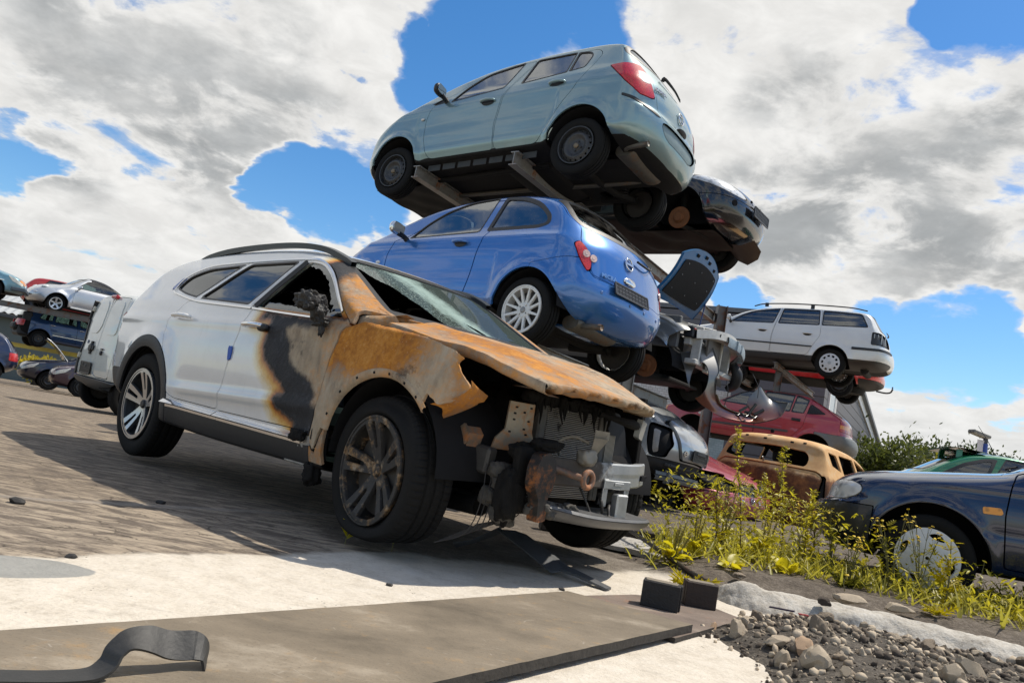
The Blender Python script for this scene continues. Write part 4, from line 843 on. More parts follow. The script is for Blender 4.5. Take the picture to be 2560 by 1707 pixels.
def make_passat():
 sp = dict(ds=.03, W=.865, spine=(-3.1, -.1, .68), k2=22, p=2.4,
 sil=[(-3.6, .22, .25), (-3.80, .30, .32), (-3.86, .45, .34), (-3.85, .62, .32), (-3.78, .70, .26), (-3.72, .95, .22), (-3.60, 1.14, .18), (-3.44, 1.40, .13), (-3.32, 1.475, .10), (-3., 1.505, .09), (-2.1, 1.525, .09), (-1.5, 1.51, .09), (-1.1, 1.455, .10), (-.75, 1.345, .10), (-.40, 1.15, .11), (-.12, 1.03, .13), (.2, .965, .16), (.6, .87, .22), (.82, .72, .32), (.88, .5, .36), (.84, .30, .34), (.6, .2, .2), (-.3, .22, .05), (-2.3, .22, .05), (-2.75, .23, .1)],
 wz=[(.2, .90), (.32, .965), (.5, .995), (.7, 1.), (.9, .985), (1.04, .95), (1.2, .875), (1.36, .80), (1.52, .70)],
 wx=[(-3.87, .92), (-3.4, .97), (-2.7, 1.), (-1, 1.), (0, .99), (.5, .95), (.9, .9)])
 sp['bump'] = lambda X, Z: .024 * (np.exp(-((np.hypot(X, Z - .29) - .37) / .06) ** 2) + np.exp(-((np.hypot(X + 2.703, Z - .29) - .37) / .06) ** 2)) * (Z > .22)
 P = paint((.66, .67, .66), .1, .34, .35); c = Car('estate_car', sp, (4.8129, 18.0509, 3.0404, 2.5893, -.0074, -.0029), 'white estate car with roof rails and silver hubcaps, on the rack at the right', paint_=P, group='cars stacked on the storage rack')
 c.arches([(0, .29), (-2.703, .29)], .365); G = glass((.30, .38, .34), 1.5)
 for sd in (1, -1):
  c.window('window', rnd([(-.50, 1.03), (-.72, 1.20), (-.98, 1.33), (-1.55, 1.425), (-1.46, 1.05)], [.02, .08, .1, .02, .02]), side=sd, mat=G)
  c.window('window', rnd([(-1.55, 1.05), (-1.61, 1.43), (-2.38, 1.435), (-2.42, 1.07)], .03), side=sd, mat=G)
  c.window('window', rnd([(-2.46, 1.07), (-2.44, 1.435), (-3.22, 1.405), (-3.38, 1.09)], [.02, .02, .05, .05]), side=sd, mat=G)
 c.window('windscreen', rnd([(-.68, 1.08), (.68, 1.08), (.54, 1.45), (-.54, 1.45)], .06), 'f', lim=-1.1, mat=G); c.window('rear_window', rnd([(-.6, 1.05), (.6, 1.05), (.54, 1.42), (-.54, 1.42)], .06), 'r', lim=-3.2, mat=glass((.05, .07, .06)))
 tl = rnd([(-3.46, 1.0), (-3.62, 1.0), (-3.80, .86), (-3.80, .73), (-3.46, .73)], .03)
 o = c.panel('tail_light', tl, 's', 1, .3, plain('empty lamp housing', (.03, .03, .032), .4, 0, .4, 9), .006, -.02, depth=-.03)
 for k in range(4): obj('lamp_rib', box((-3.50 - .065 * k, .70 - .03 * k, .76), (-3.515 - .065 * k, .80 - .045 * k, .97), .003), GALV, o)
 dF = rnd([(-.33, .98), (-.27, .80), (-.35, .42), (-1.44, .40), (-1.45, .8), (-1.5, 1.04), (-1.59, 1.44), (-1.0, 1.36), (-.6, 1.13)], [.05, .1, .05, .05, .1, .05, .02, .1, .05]); dR = rnd([(-1.455, .40), (-2.22, .40), (-2.32, .60), (-2.46, .84), (-2.45, 1.06), (-2.42, 1.445), (-1.60, 1.445), (-1.51, 1.04), (-1.465, .8)], [.04, .06, .1, .06, .05, .02, .02, .05, .1])
 BS = plain('black rub strip', (.02, .021, .023), .5, 0, .25, 30)
 for sd in (1,): c.panel('rub_strip', [(-.3, .635), (-2.32, .605), (-2.32, .575), (-.3, .605)], 's', sd, .3, BS, .001, .012); c.panel('rub_strip', rnd([(-3.1, .655), (-3.86, .655), (-3.86, .605), (-3.1, .60)], .01), 's', sd, .3, BS, .001, .012)
 V = c.m.V; low = c.take(np.maximum(V[:, 2] - .395, .25 - V[:, 2] * 0 - np.abs(V[:, 1])), .002); obj('sill_cladding', lip(low, .01), BS, c.root)
 d1 = c.panel('door', dF, 's', 1); d2 = c.panel('door', dR, 's', 1); handle(d1, (-1.25, .862, .885), P); handle(d2, (-2.20, .862, .865), P)
 c.finish(under=.30, seats=True)
 for sd in (1, -1):
  for x in (0, -2.703): wheel(c.root, x, sd * .815, .28, .31, .2, .2, 'cover', side=sd, rot=.1)
  obj('roof_rail', join(tube([(-.95, sd * .60, 1.46), (-1.2, sd * .60, 1.525), (-1.9, sd * .60, 1.56), (-2.9, sd * .59, 1.545), (-3.3, sd * .58, 1.49)], .014, 10, sub=6), *[box((x - .04, sd * .6 - .012, 1.46), (x + .04, sd * .6 + .012, 1.55), .006) for x in (-1.22, -2.2)]), BLACK, c.root)
 mirror(c.root, (-.52, .83, 1.04), 1, P); p, n = on_rear(c.raw, .1, 1.1); obj('wiper', tube([p + n * .03, p + n * .06 + A([0, .2, -.02]), p + n * .04 + A([0, .45, -.0])], [.02, .012, .008], 8, sub=4), BLACK, c.root)
 obj('silencer', join(xform(lathe([(0, -.35), (.08, -.33), (.09, 0), (.08, .33), (0, .35)], 20), (-3.35, .1, .24)), tube([(-3.2, -.2, .24), (-2, -.1, .2), (-.5, 0, .2)], .03, 8, sub=4)), GRIME, c.root)
 return c
passat = make_passat()
# ---------------------------------------------------------------- the burnt car in front
def burnt_paint(white=(.72, .72, .70)):
 """white paint that browns, chars and flakes to bare rusting sheet; the attributes hold the distance to the traced edges of the burn"""
 t = NT('burnt paint'); c = t.coord(); dc = t.attr('char'); db = t.attr('bare'); orn = t.attr('orange')
 n1 = t.noise(c, 7, 7, .65); n2 = t.noise(c, 38, 6, .7); n3 = t.noise(t.mapping(c, (1, 1, .35)), 16, 6, .65); nb = t.math('SUBTRACT', n1, .5); n2b = t.math('SUBTRACT', n2, .5)
 d = t.math('ADD', dc, t.math('ADD', t.math('MULTIPLY', nb, .07), t.math('MULTIPLY', n2b, .045))); b = t.math('ADD', db, t.math('ADD', t.math('MULTIPLY', nb, .09), t.math('MULTIPLY', n2b, .045)))
 wh = t.mix(t.mr(t.noise(c, 2.5, 6, .6), .35, .75), white, tuple(x * .90 for x in white)); wh = t.mix(t.math('MULTIPLY', t.mr(t.noise(t.mapping(c, (1, 1, .12)), 30, 4, .6), .55, .75), .22), wh, (.50, .47, .42))
 brown = t.ramp(t.mr(d, .0, .15, 0, 1, False), [(0, (.008, .005, .004)), (.10, (.06, .016, .004)), (.22, (.38, .125, .010)), (.40, (.60, .34, .07)), (.68, (.68, .58, .38)), (1., white)])
 paintc = t.mix(t.mr(d, .12, .19), brown, wh)
 char = t.ramp(t.math('ADD', t.math('MULTIPLY', n1, .5), t.math('MULTIPLY', n2, .5)), [(.36, (.004, .004, .005)), (.56, (.013, .0135, .017)), (.66, (.045, .047, .056)), (.76, (.18, .18, .18))])
 bare = t.ramp(t.math('ADD', t.math('MULTIPLY', n1, .45), t.math('MULTIPLY', n3, .55)), [(.30, (.17, .13, .095)), (.5, (.36, .29, .205)), (.7, (.50, .43, .335))])
 rust = t.ramp(t.math('ADD', t.math('MULTIPLY', n1, .6), t.math('MULTIPLY', n2, .4)), [(.28, (.07, .026, .007)), (.42, (.26, .085, .010)), (.56, (.47, .19, .026)), (.72, (.58, .30, .08))])
 ro = t.mr(t.math('ADD', orn, t.math('ADD', t.math('MULTIPLY', nb, 1.25), t.math('MULTIPLY', n2b, .6))), .18, .72); bare = t.mix(ro, bare, rust)
 soot = t.mr(t.math('ADD', t.noise(c, 3.2, 7, .68), t.math('MULTIPLY', n2b, .35)), .57, .70); bare = t.mix(t.math('MULTIPLY', soot, .75), bare, (.035, .03, .027))
 fleck = t.mr(t.noise(c, 90, 3), .62, .72); bare = t.mix(t.math('MULTIPLY', fleck, .35), bare, (.55, .43, .28))
 ch = t.mr(d, .012, -.006); br = t.math('MULTIPLY', t.mr(b, .012, -.035), ch)
 col = t.mix(ch, paintc, char); col = t.mix(br, col, bare)
 rg = t.math('ADD', .22, t.math('MULTIPLY', ch, .34)); rg = t.math('ADD', rg, t.math('MULTIPLY', br, .28)); rg = t.math('ADD', rg, t.math('MULTIPLY', t.mr(d, .14, .0), .15), clamp=True)
 cw = t.math('MULTIPLY', t.mr(d, .02, .12), .9)
 hgt = t.math('MULTIPLY', t.math('ADD', n1, t.math('MULTIPLY', n2, .5)), ch); nrm = t.bump(hgt, .5, .02)
 return t.done(t.bsdf(col, rg, 0, cw, nrm))
CHARP = A([(-1.30, 1.062), (-1.165, 1.052), (-1.173, .968), (-1.166, .891), (-1.128, .822), (-1.026, .759), (-.905, .695), (-.84, .64), (-.87, .605), (-.932, .596), (-.895, .555), (-.78, .524), (-.70, .494), (-.72, .40), (0, .2), (1.5, .2), (1.5, 1.06), (-.4, 1.056), (-.90, 1.044), (-1.28, 1.080)])
BAREP = A([(-.99, 1.0), (-.91, 1.03), (-.80, 1.01), (-.72, 1.02), (-.61, 1.04), (-.40, 1.30), (1.5, 1.3), (1.5, .1), (-.50, .1), (-.51, .58), (-.555, .575), (-.60, .60), (-.575, .645), (-.612, .693), (-.704, .734), (-.82, .775), (-.894, .837), (-.90, .911), (-1.0, .94)])
PILC = A([(-1.02, 1.6), (-.98, 1.42), (-.86, 1.30), (-.60, 1.12), (-.42, 1.06), (.3, 1.0), (.3, 1.7)]); PILB = A([(-.80, 1.6), (-.86, 1.40), (-.70, 1.22), (-.55, 1.06), (-.42, 1.0), (.3, .9), (.3, 1.7)])
def make_suv():
 Rw = .372
 sp = dict(ds=.02, W=.94, spine=(-3.2, -.3, .76), k2=34, p=2.5,
 sil=[(-3.55, .30, .25), (-3.74, .40, .34), (-3.82, .55, .36), (-3.82, .78, .34), (-3.79, .96, .28), (-3.74, 1.08, .24), (-3.62, 1.24, .2), (-3.46, 1.42, .15), (-3.28, 1.535, .12), (-3.0, 1.585, .10), (-2.4, 1.615, .09), (-1.75, 1.615, .09), (-1.35, 1.595, .09), (-1.08, 1.54, .09), (-.85, 1.425, .09), (-.45, 1.205, .09), (-.25, 1.115, .08), (0., 1.075, .08), (.35, 1.03, .10), (.7, .95, .16), (.86, .82, .3), (.90, .6, .36), (.86, .4, .36), (.7, .27, .2), (.3, .26, .1), (-.5, .24, .05), (-2.2, .24, .05), (-2.7, .28, .1)],
 wz=[(.22, .93), (.34, .975), (.5, .99), (.7, 1.), (.9, .992), (1.05, .962), (1.12, .94), (1.25, .87), (1.42, .775), (1.52, .70), (1.62, .66)],
 wx=[(-3.83, .905), (-3.4, .955), (-2.8, .99), (-1.5, 1.), (-.3, .995), (.4, .965), (.9, .9)])
 def bump(X, Z):
  b = 0 * X
  for xw in (0., -2.765):
   d = np.hypot(X - xw, Z - .38); b = b + .030 * np.exp(-((d - .46) / .10) ** 2) * (Z > .28)
  b = b + .013 * np.exp(-((Z - 1.0) / .035) ** 2) * (X < -.4) - .0 * np.exp(-((Z - .70) / .11) ** 2) * np.clip((X + 2.35) * 5, 0, 1) * np.clip((-.45 - X) * 5, 0, 1) + .016 * np.exp(-((Z - .555 - .03 * (X + 1.5)) / .035) ** 2) * np.clip((X + 2.35) * 5, 0, 1) * np.clip((-.45 - X) * 5, 0, 1)
  # the fender is crumpled by the heat
  k = np.clip((X + .35) * 2, 0, 1) * np.clip((Z - .6) * 5, 0, 1); q = np.stack([X.ravel(), Z.ravel() * .7, 0 * X.ravel()], 1); nz = vnoise(q, 4.5, 5, 2).reshape(X.shape)
  b = b + k * (.030 * nz - .018 * np.exp(-((X - .02 + (Z - .9) * .05) / .02) ** 2)) + k * .03 * np.exp(-((X - .42) / .09) ** 2 - ((Z - .84) / .08) ** 2)
  # and the door's skin has bulged
  kd = np.exp(-((X + .80) / .3) ** 2 - ((Z - .8) / .25) ** 2); b = b + kd * .010 * vnoise(q, 7, 2, 2).reshape(X.shape)
  return b
 sp['bump'] = bump; BP = burnt_paint()
 c = Car('suv', sp, (.0874, 4.3503, .0464, -.7544, -.0023, .0209), 'white SUV with its front end burnt out, orange rusted bonnet and shattered windscreen', paint_=BP, group=None)
 def burn(o, kind='side'):
  P = np.zeros(len(o.data.vertices) * 3, np.float32); o.data.vertices.foreach_get('co', P); P = P.reshape(-1, 3); xz = P[:, [0, 2]]
  if kind == 'side': ch, ba = sdf(xz, CHARP), sdf(xz, BAREP); og = np.clip((xz[:, 0] + .78) / .5, 0, .25) + .25 * np.clip((xz[:, 1] - .95) / .1, 0, 1)
  elif kind == 'body': ch, ba = np.minimum(sdf(xz, PILC), np.maximum(-.70 - xz[:, 0], xz[:, 1] - .62)), np.minimum(sdf(xz, PILB), np.maximum(-.56 - xz[:, 0], xz[:, 1] - .6)); ch = np.where(P[:, 1] > .0, np.minimum(ch, .3), ch); og = .50 + 0 * ch
  else: ch, ba = np.full(len(P), -1.), np.full(len(P), -1.); og = kind(P)
  attr(o, 'char', ch); attr(o, 'bare', ba); attr(o, 'orange', og); return o
 c.arches([(0., .39), (-2.765, .38)], .408)
 G = glass((.02, .03, .045), .95, .04)
 # side windows; chrome frame runs round all of them on the near side
 wR = rnd([(-2.30, 1.165), (-1.93, 1.445), (-1.335, 1.455), (-1.56, 1.13)], [.03, .03, .03, .02]); wQ = rnd([(-2.80, 1.245), (-2.72, 1.35), (-2.50, 1.415), (-2.0, 1.443), (-2.36, 1.172), (-2.58, 1.20)], [.05, .06, .1, .01, .01, .06])
 wF = rnd([(-1.455, 1.12), (-1.235, 1.448), (-1.05, 1.425), (-.88, 1.345), (-.56, 1.12), (-.50, 1.075)], [.02, .03, .08, .08, .05, .02])
 CH = CHROME
 for sd in (1, -1):
  c.window('window', wR, side=sd, mat=G, frame=.012); c.window('window', wQ, side=sd, mat=G, frame=.012)
 tq = c.panel('quarter_trim', rnd([(-2.90, 1.235), (-2.83, 1.335), (-2.745, 1.35), (-2.815, 1.24)], .02), 's', -1, .3, plain('blue reflecting trim', (.03, .10, .33), .15, .3, .1), .004, .003)
 c.window('window', wF, side=1, mat=G, frame=.012)
 fr = c.field(c.m, wF, 's', -1); hole = c.take(fr); c.glassf.append((wF, 's', -1, None, False))
 # what is left of the front pane: jagged splinters round the opening
 e2 = refine(hole, .012); fe = c.field(e2, wF, 's', -1); jag2 = .016 + .028 * (.5 + .5 * vnoise(np.c_[e2.V[:, 0], e2.V[:, 2], 0 * fe], 26, 4, 2)) + .05 * np.clip((1.19 - e2.V[:, 2]) / .1, 0, 1) * np.clip((-.95 - e2.V[:, 0]) / .3, 0, 1) + .15 * np.exp(-((e2.V[:, 0] + .60) / .09) ** 2) * np.clip(.45 + vnoise(e2.V, 14, 8, 2), 0, 1)
 _, shard = split(e2, fe + jag2)
 GT = glass((.35, .50, .45), 1.1, .35)
 obj('window_shards', shift(shard, -.012), GT, c.root, 'jagged remains of the broken pane')
 # windscreen: far half still in place, the near corner is gone
 wsP = rnd([(-.70, 1.135), (.70, 1.135), (.585, 1.535), (-.585, 1.535)], .05); f = c.field(c.m, wsP, 'f', lim=-1.2); scr = c.take(f); c.glassf.append((wsP, 'f', 0, -1.2, False)); scr = refine(scr, .02)
 f = c.field(scr, wsP, 'f', lim=-1.2); fl, rest = split(scr, f + .035); obj('window_frame', lip(rest, .02), SEAL, c.root)
 hl = smooth_line([(-.72, 1.50), (-.60, 1.49), (-.50, 1.40), (-.41, 1.37), (-.36, 1.31), (-.31, 1.27), (-.28, 1.20), (-.20, 1.15), (-.13, 1.10), (-.13, 1.0), (-.8, 1.0)], 6); fz = sdf(fl.V[:, [1, 2]], hl) + .010 * vnoise(fl.V, 30, 6, 3); _, fl = split(fl, fz)
 h2 = rnd([(-.03, 1.24), (.05, 1.215), (.10, 1.175), (.07, 1.165), (.0, 1.205)], .01); _, fl = split(fl, sdf(fl.V[:, [1, 2]], h2) + .008 * vnoise(fl.V, 40, 2, 2))
 t = NT('crazed windscreen'); cc = t.coord(); s = t.n('ShaderNodeSeparateXYZ'); t.l(cc, s.inputs[0]); cells = t.voro(t.mapping(cc, (1, 1, 1)), 85, 'DISTANCE_TO_EDGE'); cells2 = t.voro(cc, 34, 'DISTANCE_TO_EDGE')
 band = t.math('ADD', t.math('ABSOLUTE', t.math('ADD', t.math('ADD', s.outputs[1], .07), t.math('MULTIPLY', t.math('SUBTRACT', s.outputs[2], 1.33), .75))), t.math('MULTIPLY', t.math('SUBTRACT', t.noise(cc, 9, 6, .7), .5), .30)); dense = t.mr(band, .20, .0)
 near = t.mr(s.outputs[1], .18, -.2); cr = t.math('MAXIMUM', t.math('MULTIPLY', t.mr(cells, .05, .008), dense), t.math('MULTIPLY', t.mr(cells2, .02, .004), near)); haze_ = t.math('MULTIPLY', dense, .62)
 tr = t.n('ShaderNodeBsdfTransparent'); t.set(tr, 'Color', (.20, .33, .29)); gl = t.n('ShaderNodeBsdfGlossy'); gl.inputs['Roughness'].default_value = .03; lw = t.n('ShaderNodeFresnel'); lw.inputs[0].default_value = 1.6; m1 = t.n('ShaderNodeMixShader'); t.l(lw.outputs[0], m1.inputs[0]); t.l(tr.outputs[0], m1.inputs[1]); t.l(gl.outputs[0], m1.inputs[2])
 df = t.bsdf((.42, .56, .50), .35); m2 = t.n('ShaderNodeMixShader'); t.l(t.math('MAXIMUM', t.math('MULTIPLY', cr, .9), t.math('MAXIMUM', haze_, .10), clamp=True), m2.inputs[0]); t.l(m1.outputs[0], m2.inputs[1]); t.l(df, m2.inputs[2]); WM = t.done(m2.outputs[0])
 obj('windscreen', shift(fl, -.008), WM, c.root, 'cracked greenish windscreen with a hole at its near corner')
 c.window('rear_window', rnd([(-.6, 1.13), (.6, 1.13), (.55, 1.5), (-.55, 1.5)], .06), 'r', lim=-3.0, mat=G)
 ys = lambda x, z: -sp['W'] * float(interp_smooth(A([z]), sp['wz'])[0] * interp_smooth(A([x]), sp['wx'])[0]) - float(bump(A([x]), A([z]))[0])
 # black cladding round the arch and along the sill, chrome strip on top of it
 CL = plain('black cladding', (.016, .017, .019), .55, 0, .3, 40, .2); V = c.m.V; near_ = V[:, 1] * -1
 fa = np.maximum(np.hypot(V[:, 0] + 2.765, V[:, 2] - .38) - .492, .4 - np.abs(V[:, 1])); cl1 = c.take(fa, .004); obj('arch_cladding', slab(cl1, .02, .006), CL, c.root)
 V = c.m.V; zl = .445 - .012 * (V[:, 0] + 1.5); fs = np.maximum.reduce([V[:, 2] - zl - .06 * np.exp(-((V[:, 0] + 2.1) / .10) ** 2) * 0, .4 - np.abs(V[:, 1]), -2.5 - V[:, 0], V[:, 0] + .52]); cl2 = c.take(fs, .004); ysplit, _ = split(cl2, cl2.V[:, 2] * 0 + cl2.V[:, 1]);
 zt = ysplit.V[:, 2] - (.395 - .012 * (ysplit.V[:, 0] + 1.5)); low, strip = split(ysplit, zt); obj('sill_cladding', slab(low, .02, .004), CL, c.root)
 for a, b in ((-2.30, -1.595), (-1.585, -.60)):
  q = np.maximum(a - strip.V[:, 0], strip.V[:, 0] - b); pc, _ = split(strip, q); obj('chrome_strip', slab(pc, .02, .004), CH, c.root); P = smooth_line([(x, ys(x, .42) - .012, .432 - .012 * (x + 1.5)) for x in np.linspace(a, b, 12)], 4); obj('chrome_strip', ribbon(P, .052, .010, (0, -.8, 1)), CH, c.root)
 V = c.m.V; fb = np.maximum.reduce([V[:, 2] - .60, V[:, 0] + 3.2]); obj('rear_bumper', lip(c.take(fb, .004), .02), CL, c.root)
 tl = rnd([(-3.50, 1.045), (-3.74, 1.04), (-3.80, .90), (-3.78, .86), (-3.60, .98)], .02);
 for sd in (1, -1): c.panel('tail_light', tl, 's', sd, .3, lens((.45, .03, .05)), .004, .004)
 rf = c.panel('rear_reflector', rnd([(-3.40, .52), (-3.50, .70), (-3.60, .72), (-3.50, .52)], .02), 's', -1, .3, lens((.6, .6, .6)), .004, .004)
 # doors
 dF = rnd([(-1.60, .455), (-1.575, .60), (-1.545, .80), (-1.50, 1.0), (-1.475, 1.105), (-1.25, 1.465), (-1.04, 1.445), (-.86, 1.362), (-.54, 1.13), (-.41, 1.045), (-.455, 1.0), (-.485, .90), (-.505, .75), (-.515, .60), (-.545, .455)], [.02, .1, .1, .1, .05, .03, .08, .1, .05, .02, .04, .1, .1, .1, .03])
 dR = rnd([(-2.42, .60), (-2.47, .78), (-2.56, .90), (-2.58, .98), (-2.45, 1.135), (-2.36, 1.16), (-1.96, 1.462), (-1.265, 1.466), (-1.485, 1.105), (-1.51, 1.0), (-1.555, .80), (-1.585, .60), (-1.61, .46), (-2.25, .468)], [.05, .05, .05, .05, .05, .05, .02, .02, .05, .1, .1, .1, .02, .08])
 dr = c.panel('door', dR, 's', -1, gap=.005, depth=.025); df_ = c.panel('door', dF, 's', -1, gap=.005, depth=.025, label='front door with its paint burnt black, brown and down to bare metal'); burn(df_); attr(dr, 'char', np.full(len(dr.data.vertices), .4)); attr(dr, 'bare', np.full(len(dr.data.vertices), .4)); attr(dr, 'orange', np.zeros(len(dr.data.vertices)))
 handle(dr, (-2.32, -.938, 1.02), plain('white handle', (.7, .7, .68), .25, 0, .05, 20, coat=1.), -1, .25, False); hF = handle(df_, (-1.31, -.945, .99), CH, -1, .24, False); obj('handle_cup', xform(mirror_mesh(.06, .05, .12), (-1.22, -.945, .985)), BLACK, hF)
 # chrome line under and over the panes, soot-black B pillar
 def strip_on(pts, w, name, mat, par, lift=.008, th=.006):
  P = smooth_line([(x, ys(x, z) - lift, z) for x, z in pts], 8); return obj(name, ribbon(P, w, th, (0, -1, .4)), mat, par)
 strip_on([(-2.80, 1.225), (-2.74, 1.207), (-2.58, 1.182), (-2.36, 1.152), (-2.15, 1.136), (-1.49, 1.108)], .011, 'window_chrome', CH, dr); strip_on([(-1.475, 1.107), (-1.1, 1.085), (-.72, 1.065)], .011, 'window_chrome', CH, df_)
 strip_on([(-2.80, 1.235), (-2.755, 1.345), (-2.52, 1.43), (-2.2, 1.455), (-1.75, 1.468), (-1.3, 1.468), (-1.08, 1.447), (-.87, 1.362), (-.66, 1.215), (-.52, 1.11)], .011, 'window_chrome', CH, c.root)
 strip_on([(-1.50, 1.125), (-1.42, 1.25), (-1.295, 1.45)], .030, 'pillar_trim', plain('flaked white trim', (.55, .54, .52), .4, 0, .3, 30), c.root, .006); strip_on([(-1.455, 1.12), (-1.365, 1.26), (-1.245, 1.445)], .055, 'pillar_trim', plain('scorched pillar', (.025, .024, .023), .8, 0, .6, 24, .8), c.root, .006)
 obj('adhesive_tape', xform(prism(rnd([(-.028, .03), (-.02, .05), (.0, .035), (.012, .05), (.022, .01), (.018, -.035), (-.012, -.045), (-.022, 0)], .008), -.003, .003), (-1.545, ys(-1.545, .81) - .006, .81)), plain('blue tape', (.01, .08, .42), .5, 0, .15, 40), df_)
 # front fender with its torn edge; everything else ahead of the pillar is burnt away
 fe = smooth_line([(-.525, .561), (-.507, .784), (-.45, 1.001), (-.396, 1.04)], 5).tolist() + [(-.30, 1.072), (-.05, 1.045), (.20, 1.015), (.40, .965), (.475, .93), (.452, .905), (.492, .853), (.535, .803), (.525, .763), (.46, .715), (.377, .688), (.365, .712), (.325, .735), (.303, .688), (.274, .693), (.176, .743), (.02, .77), (-.10, .762), (-.179, .739), (-.306, .661), (-.384, .577), (-.434, .456), (-.465, .359), (-.547, .42)]
 V = c.m.V; ff = np.maximum(sdf(V[:, [0, 2]], fe) + .004 * vnoise(V, 40, 3, 2), .5 - -V[:, 1]); fen = c.take(ff, .020)
 fen2 = refine(fen, .015); o = obj('fender', lip(fen2, .018), BP, c.root, 'crumpled rusted front fender with a torn edge'); burn(o, lambda P: .75 * np.clip((P[:, 2] - .72) / .2, 0, 1) * np.clip((.30 - P[:, 0]) / .25, 0, 1) + .20 + .3 * np.exp(-((P[:, 0] - .47) / .06) ** 2))
 A2 = []
 for a in np.linspace(2.9, .72, 40):
  A2.append([[(r) * math.cos(a), ys(r * math.cos(a), .39 + r * math.sin(a)) + dy, .39 + r * math.sin(a)] for r, dy in ((.400, .012), (.405, -.004), (.42, -.008), (.436, -.008), (.442, .0))])
 fl2 = grid(A2); fl2 = fl2 if fl2.N[:, 1].mean() < 0 else MB(fl2.V, fl2.F[:, ::-1]); q = obj('arch_flange', fl2, BP, o); burn(q, lambda P: .3 + 0 * P[:, 0])
 for a in (2.70, 2.35, 2.02, 1.72, 1.45, 1.15, .9): obj('clip_hole', xform(box((-.007, -.0025, -.006), (.007, .0025, .006), .001), ((.421) * math.cos(a), ys(.421 * math.cos(a), .39 + .421 * math.sin(a)) - .0075, .39 + .421 * math.sin(a)), (0, -a + math.pi / 2, 0)), DARK, o)
 # folded flap at the fender's nose
 fp = []
 for i, (u, (x, z)) in enumerate(zip(np.linspace(0, 1, 7), [(.36, .70), (.41, .725), (.45, .735), (.49, .745), (.515, .77), (.53, .80), (.53, .83)])):
  fp.append([[x + .02 * w - .06 * w * w, ys(min(x, .5), z) - .004 + .15 * w + .02 * math.sin(9 * u + 5 * w), z - .035 * w + .02 * math.cos(7 * u + 3 * w) * w] for w in np.linspace(0, 1, 6)])
 q = obj('torn_flap', refine(grid(fp), .02), BP, o); burn(q, lambda P: .62 + 0 * P[:, 0])
 V = c.m.V; _, c.m = split(c.m, np.maximum(-.40 - V[:, 0], V[:, 2] - 1.132))
 c.finish(under=.36, seats=True, bodyfn=None, lining_cut=lambda L: np.maximum(-.42 - L.V[:, 0], L.V[:, 2] - 1.13)); burn(c.body, 'body')
 # the lining ends at the firewall
 CHR = plain('charred metal', (.009, .0085, .008), .9, .0, .8, 14, .9, spec=.2, bscale=60); ASH = plain('ash grey metal', (.12, .115, .105), .7, .35, .5, 16, .5)
 # bonnet: sprung, crumpled, its skin burnt orange
 u, v = uvgrid(60, 60);
 rear = smooth_line([(-.27, -.765, 1.085), (-.33, -.4, 1.13), (-.35, 0, 1.145), (-.33, .4, 1.13), (-.27, .765, 1.085)], 15); front = smooth_line([(.80, -.70, .868), (.86, -.45, .872), (.85, -.1, .868), (.74, .25, .868), (.53, .60, .875)], 15)
 right = smooth_line([(-.27, -.765, 1.085), (.10, -.77, 1.02), (.32, -.765, .985), (.53, -.755, .94), (.80, -.70, .868)], 15); left = smooth_line([(-.27, .765, 1.085), (0, .765, 1.05), (.25, .74, .99), (.53, .60, .875)], 20); g = lambda Lc, t: np.stack([np.interp(t, np.linspace(0, 1, len(Lc)), Lc[:, k]) for k in range(3)], -1)
 Re, Fr, Ri, Le = g(rear, v), g(front, v), g(right, u), g(left, u); c00, c01, c10, c11 = rear[0], rear[-1], front[0], front[-1]; U, Vv = u[..., None], v[..., None]
 H = (1 - U) * Re + U * Fr + (1 - Vv) * Ri + Vv * Le - ((1 - U) * (1 - Vv) * c00 + (1 - U) * Vv * c01 + U * (1 - Vv) * c10 + U * Vv * c11)
 nz = vnoise(H.reshape(-1, 3), 3.2, 9, 3).reshape(u.shape); H[..., 2] += .022 * nz * np.sin(u * math.pi) + .012 * np.sin(math.pi * v) ** .6 * (1 - .5 * u) + .018 * np.exp(-((v - .25) / .06) ** 2) * (1 - u) + .018 * np.exp(-((v - .75) / .06) ** 2) * (1 - u)
 top = grid(H); top = top if top.N[:, 2].mean() > 0 else MB(top.V, top.F[:, ::-1])
 # rolled near edge
 e = []
 for i in range(60):
  p = H[i, 0]; e.append([p, p + A([0, -.008, -.012]), p + A([.002, -.006, -.040]), p + A([0, .03, -.052]), p + A([0, .10, -.05])])
 eg = grid(e); eg = eg if eg.N[:, 1].mean() < 0 else MB(eg.V, eg.F[:, ::-1])
 fe_ = []
 for j in range(60):
  p = H[-1, j]; w = .008 * math.sin(j * .9) + .006 * math.sin(j * 2.3); fe_.append([p, p + A([.008, 0, -.012 + w * .5]), p + A([.0, 0, -.026 + w]), p + A([-.08, 0, -.032 + w]), p + A([-.2, 0, -.025])])
 fg = grid(fe_); fg = fg if fg.N[:, 0].mean() > 0 else MB(fg.V, fg.F[:, ::-1])
 hood = obj('bonnet', join(top, eg, fg, MB(H.reshape(-1, 3) - A([0, 0, .022]), top.F[:, ::-1], -top.N)), BP, c.root, 'sprung bonnet burnt to orange rust'); burn(hood, lambda P: .40 + .28 * np.exp(-((P[:, 1] + .45) / .25) ** 2) * np.clip((P[:, 0] + .5) / .5, 0, 1) - .15 * np.clip((P[:, 0] - .45) / .3, 0, 1))
 # cowl piece between pillar and bonnet
 cw = []
 for k, (x, y, z) in enumerate([(-.50, -.83, 1.085), (-.40, -.80, 1.105), (-.33, -.76, 1.108), (-.275, -.70, 1.128)]): cw.append([[x, y - .06 + .02 * k, z - .065], [x, y - .055 + .02 * k, z - .03], [x, y - .03, z], [x - .01, y + .05, z + .022], [x - .02, y + .12, z + .012]])
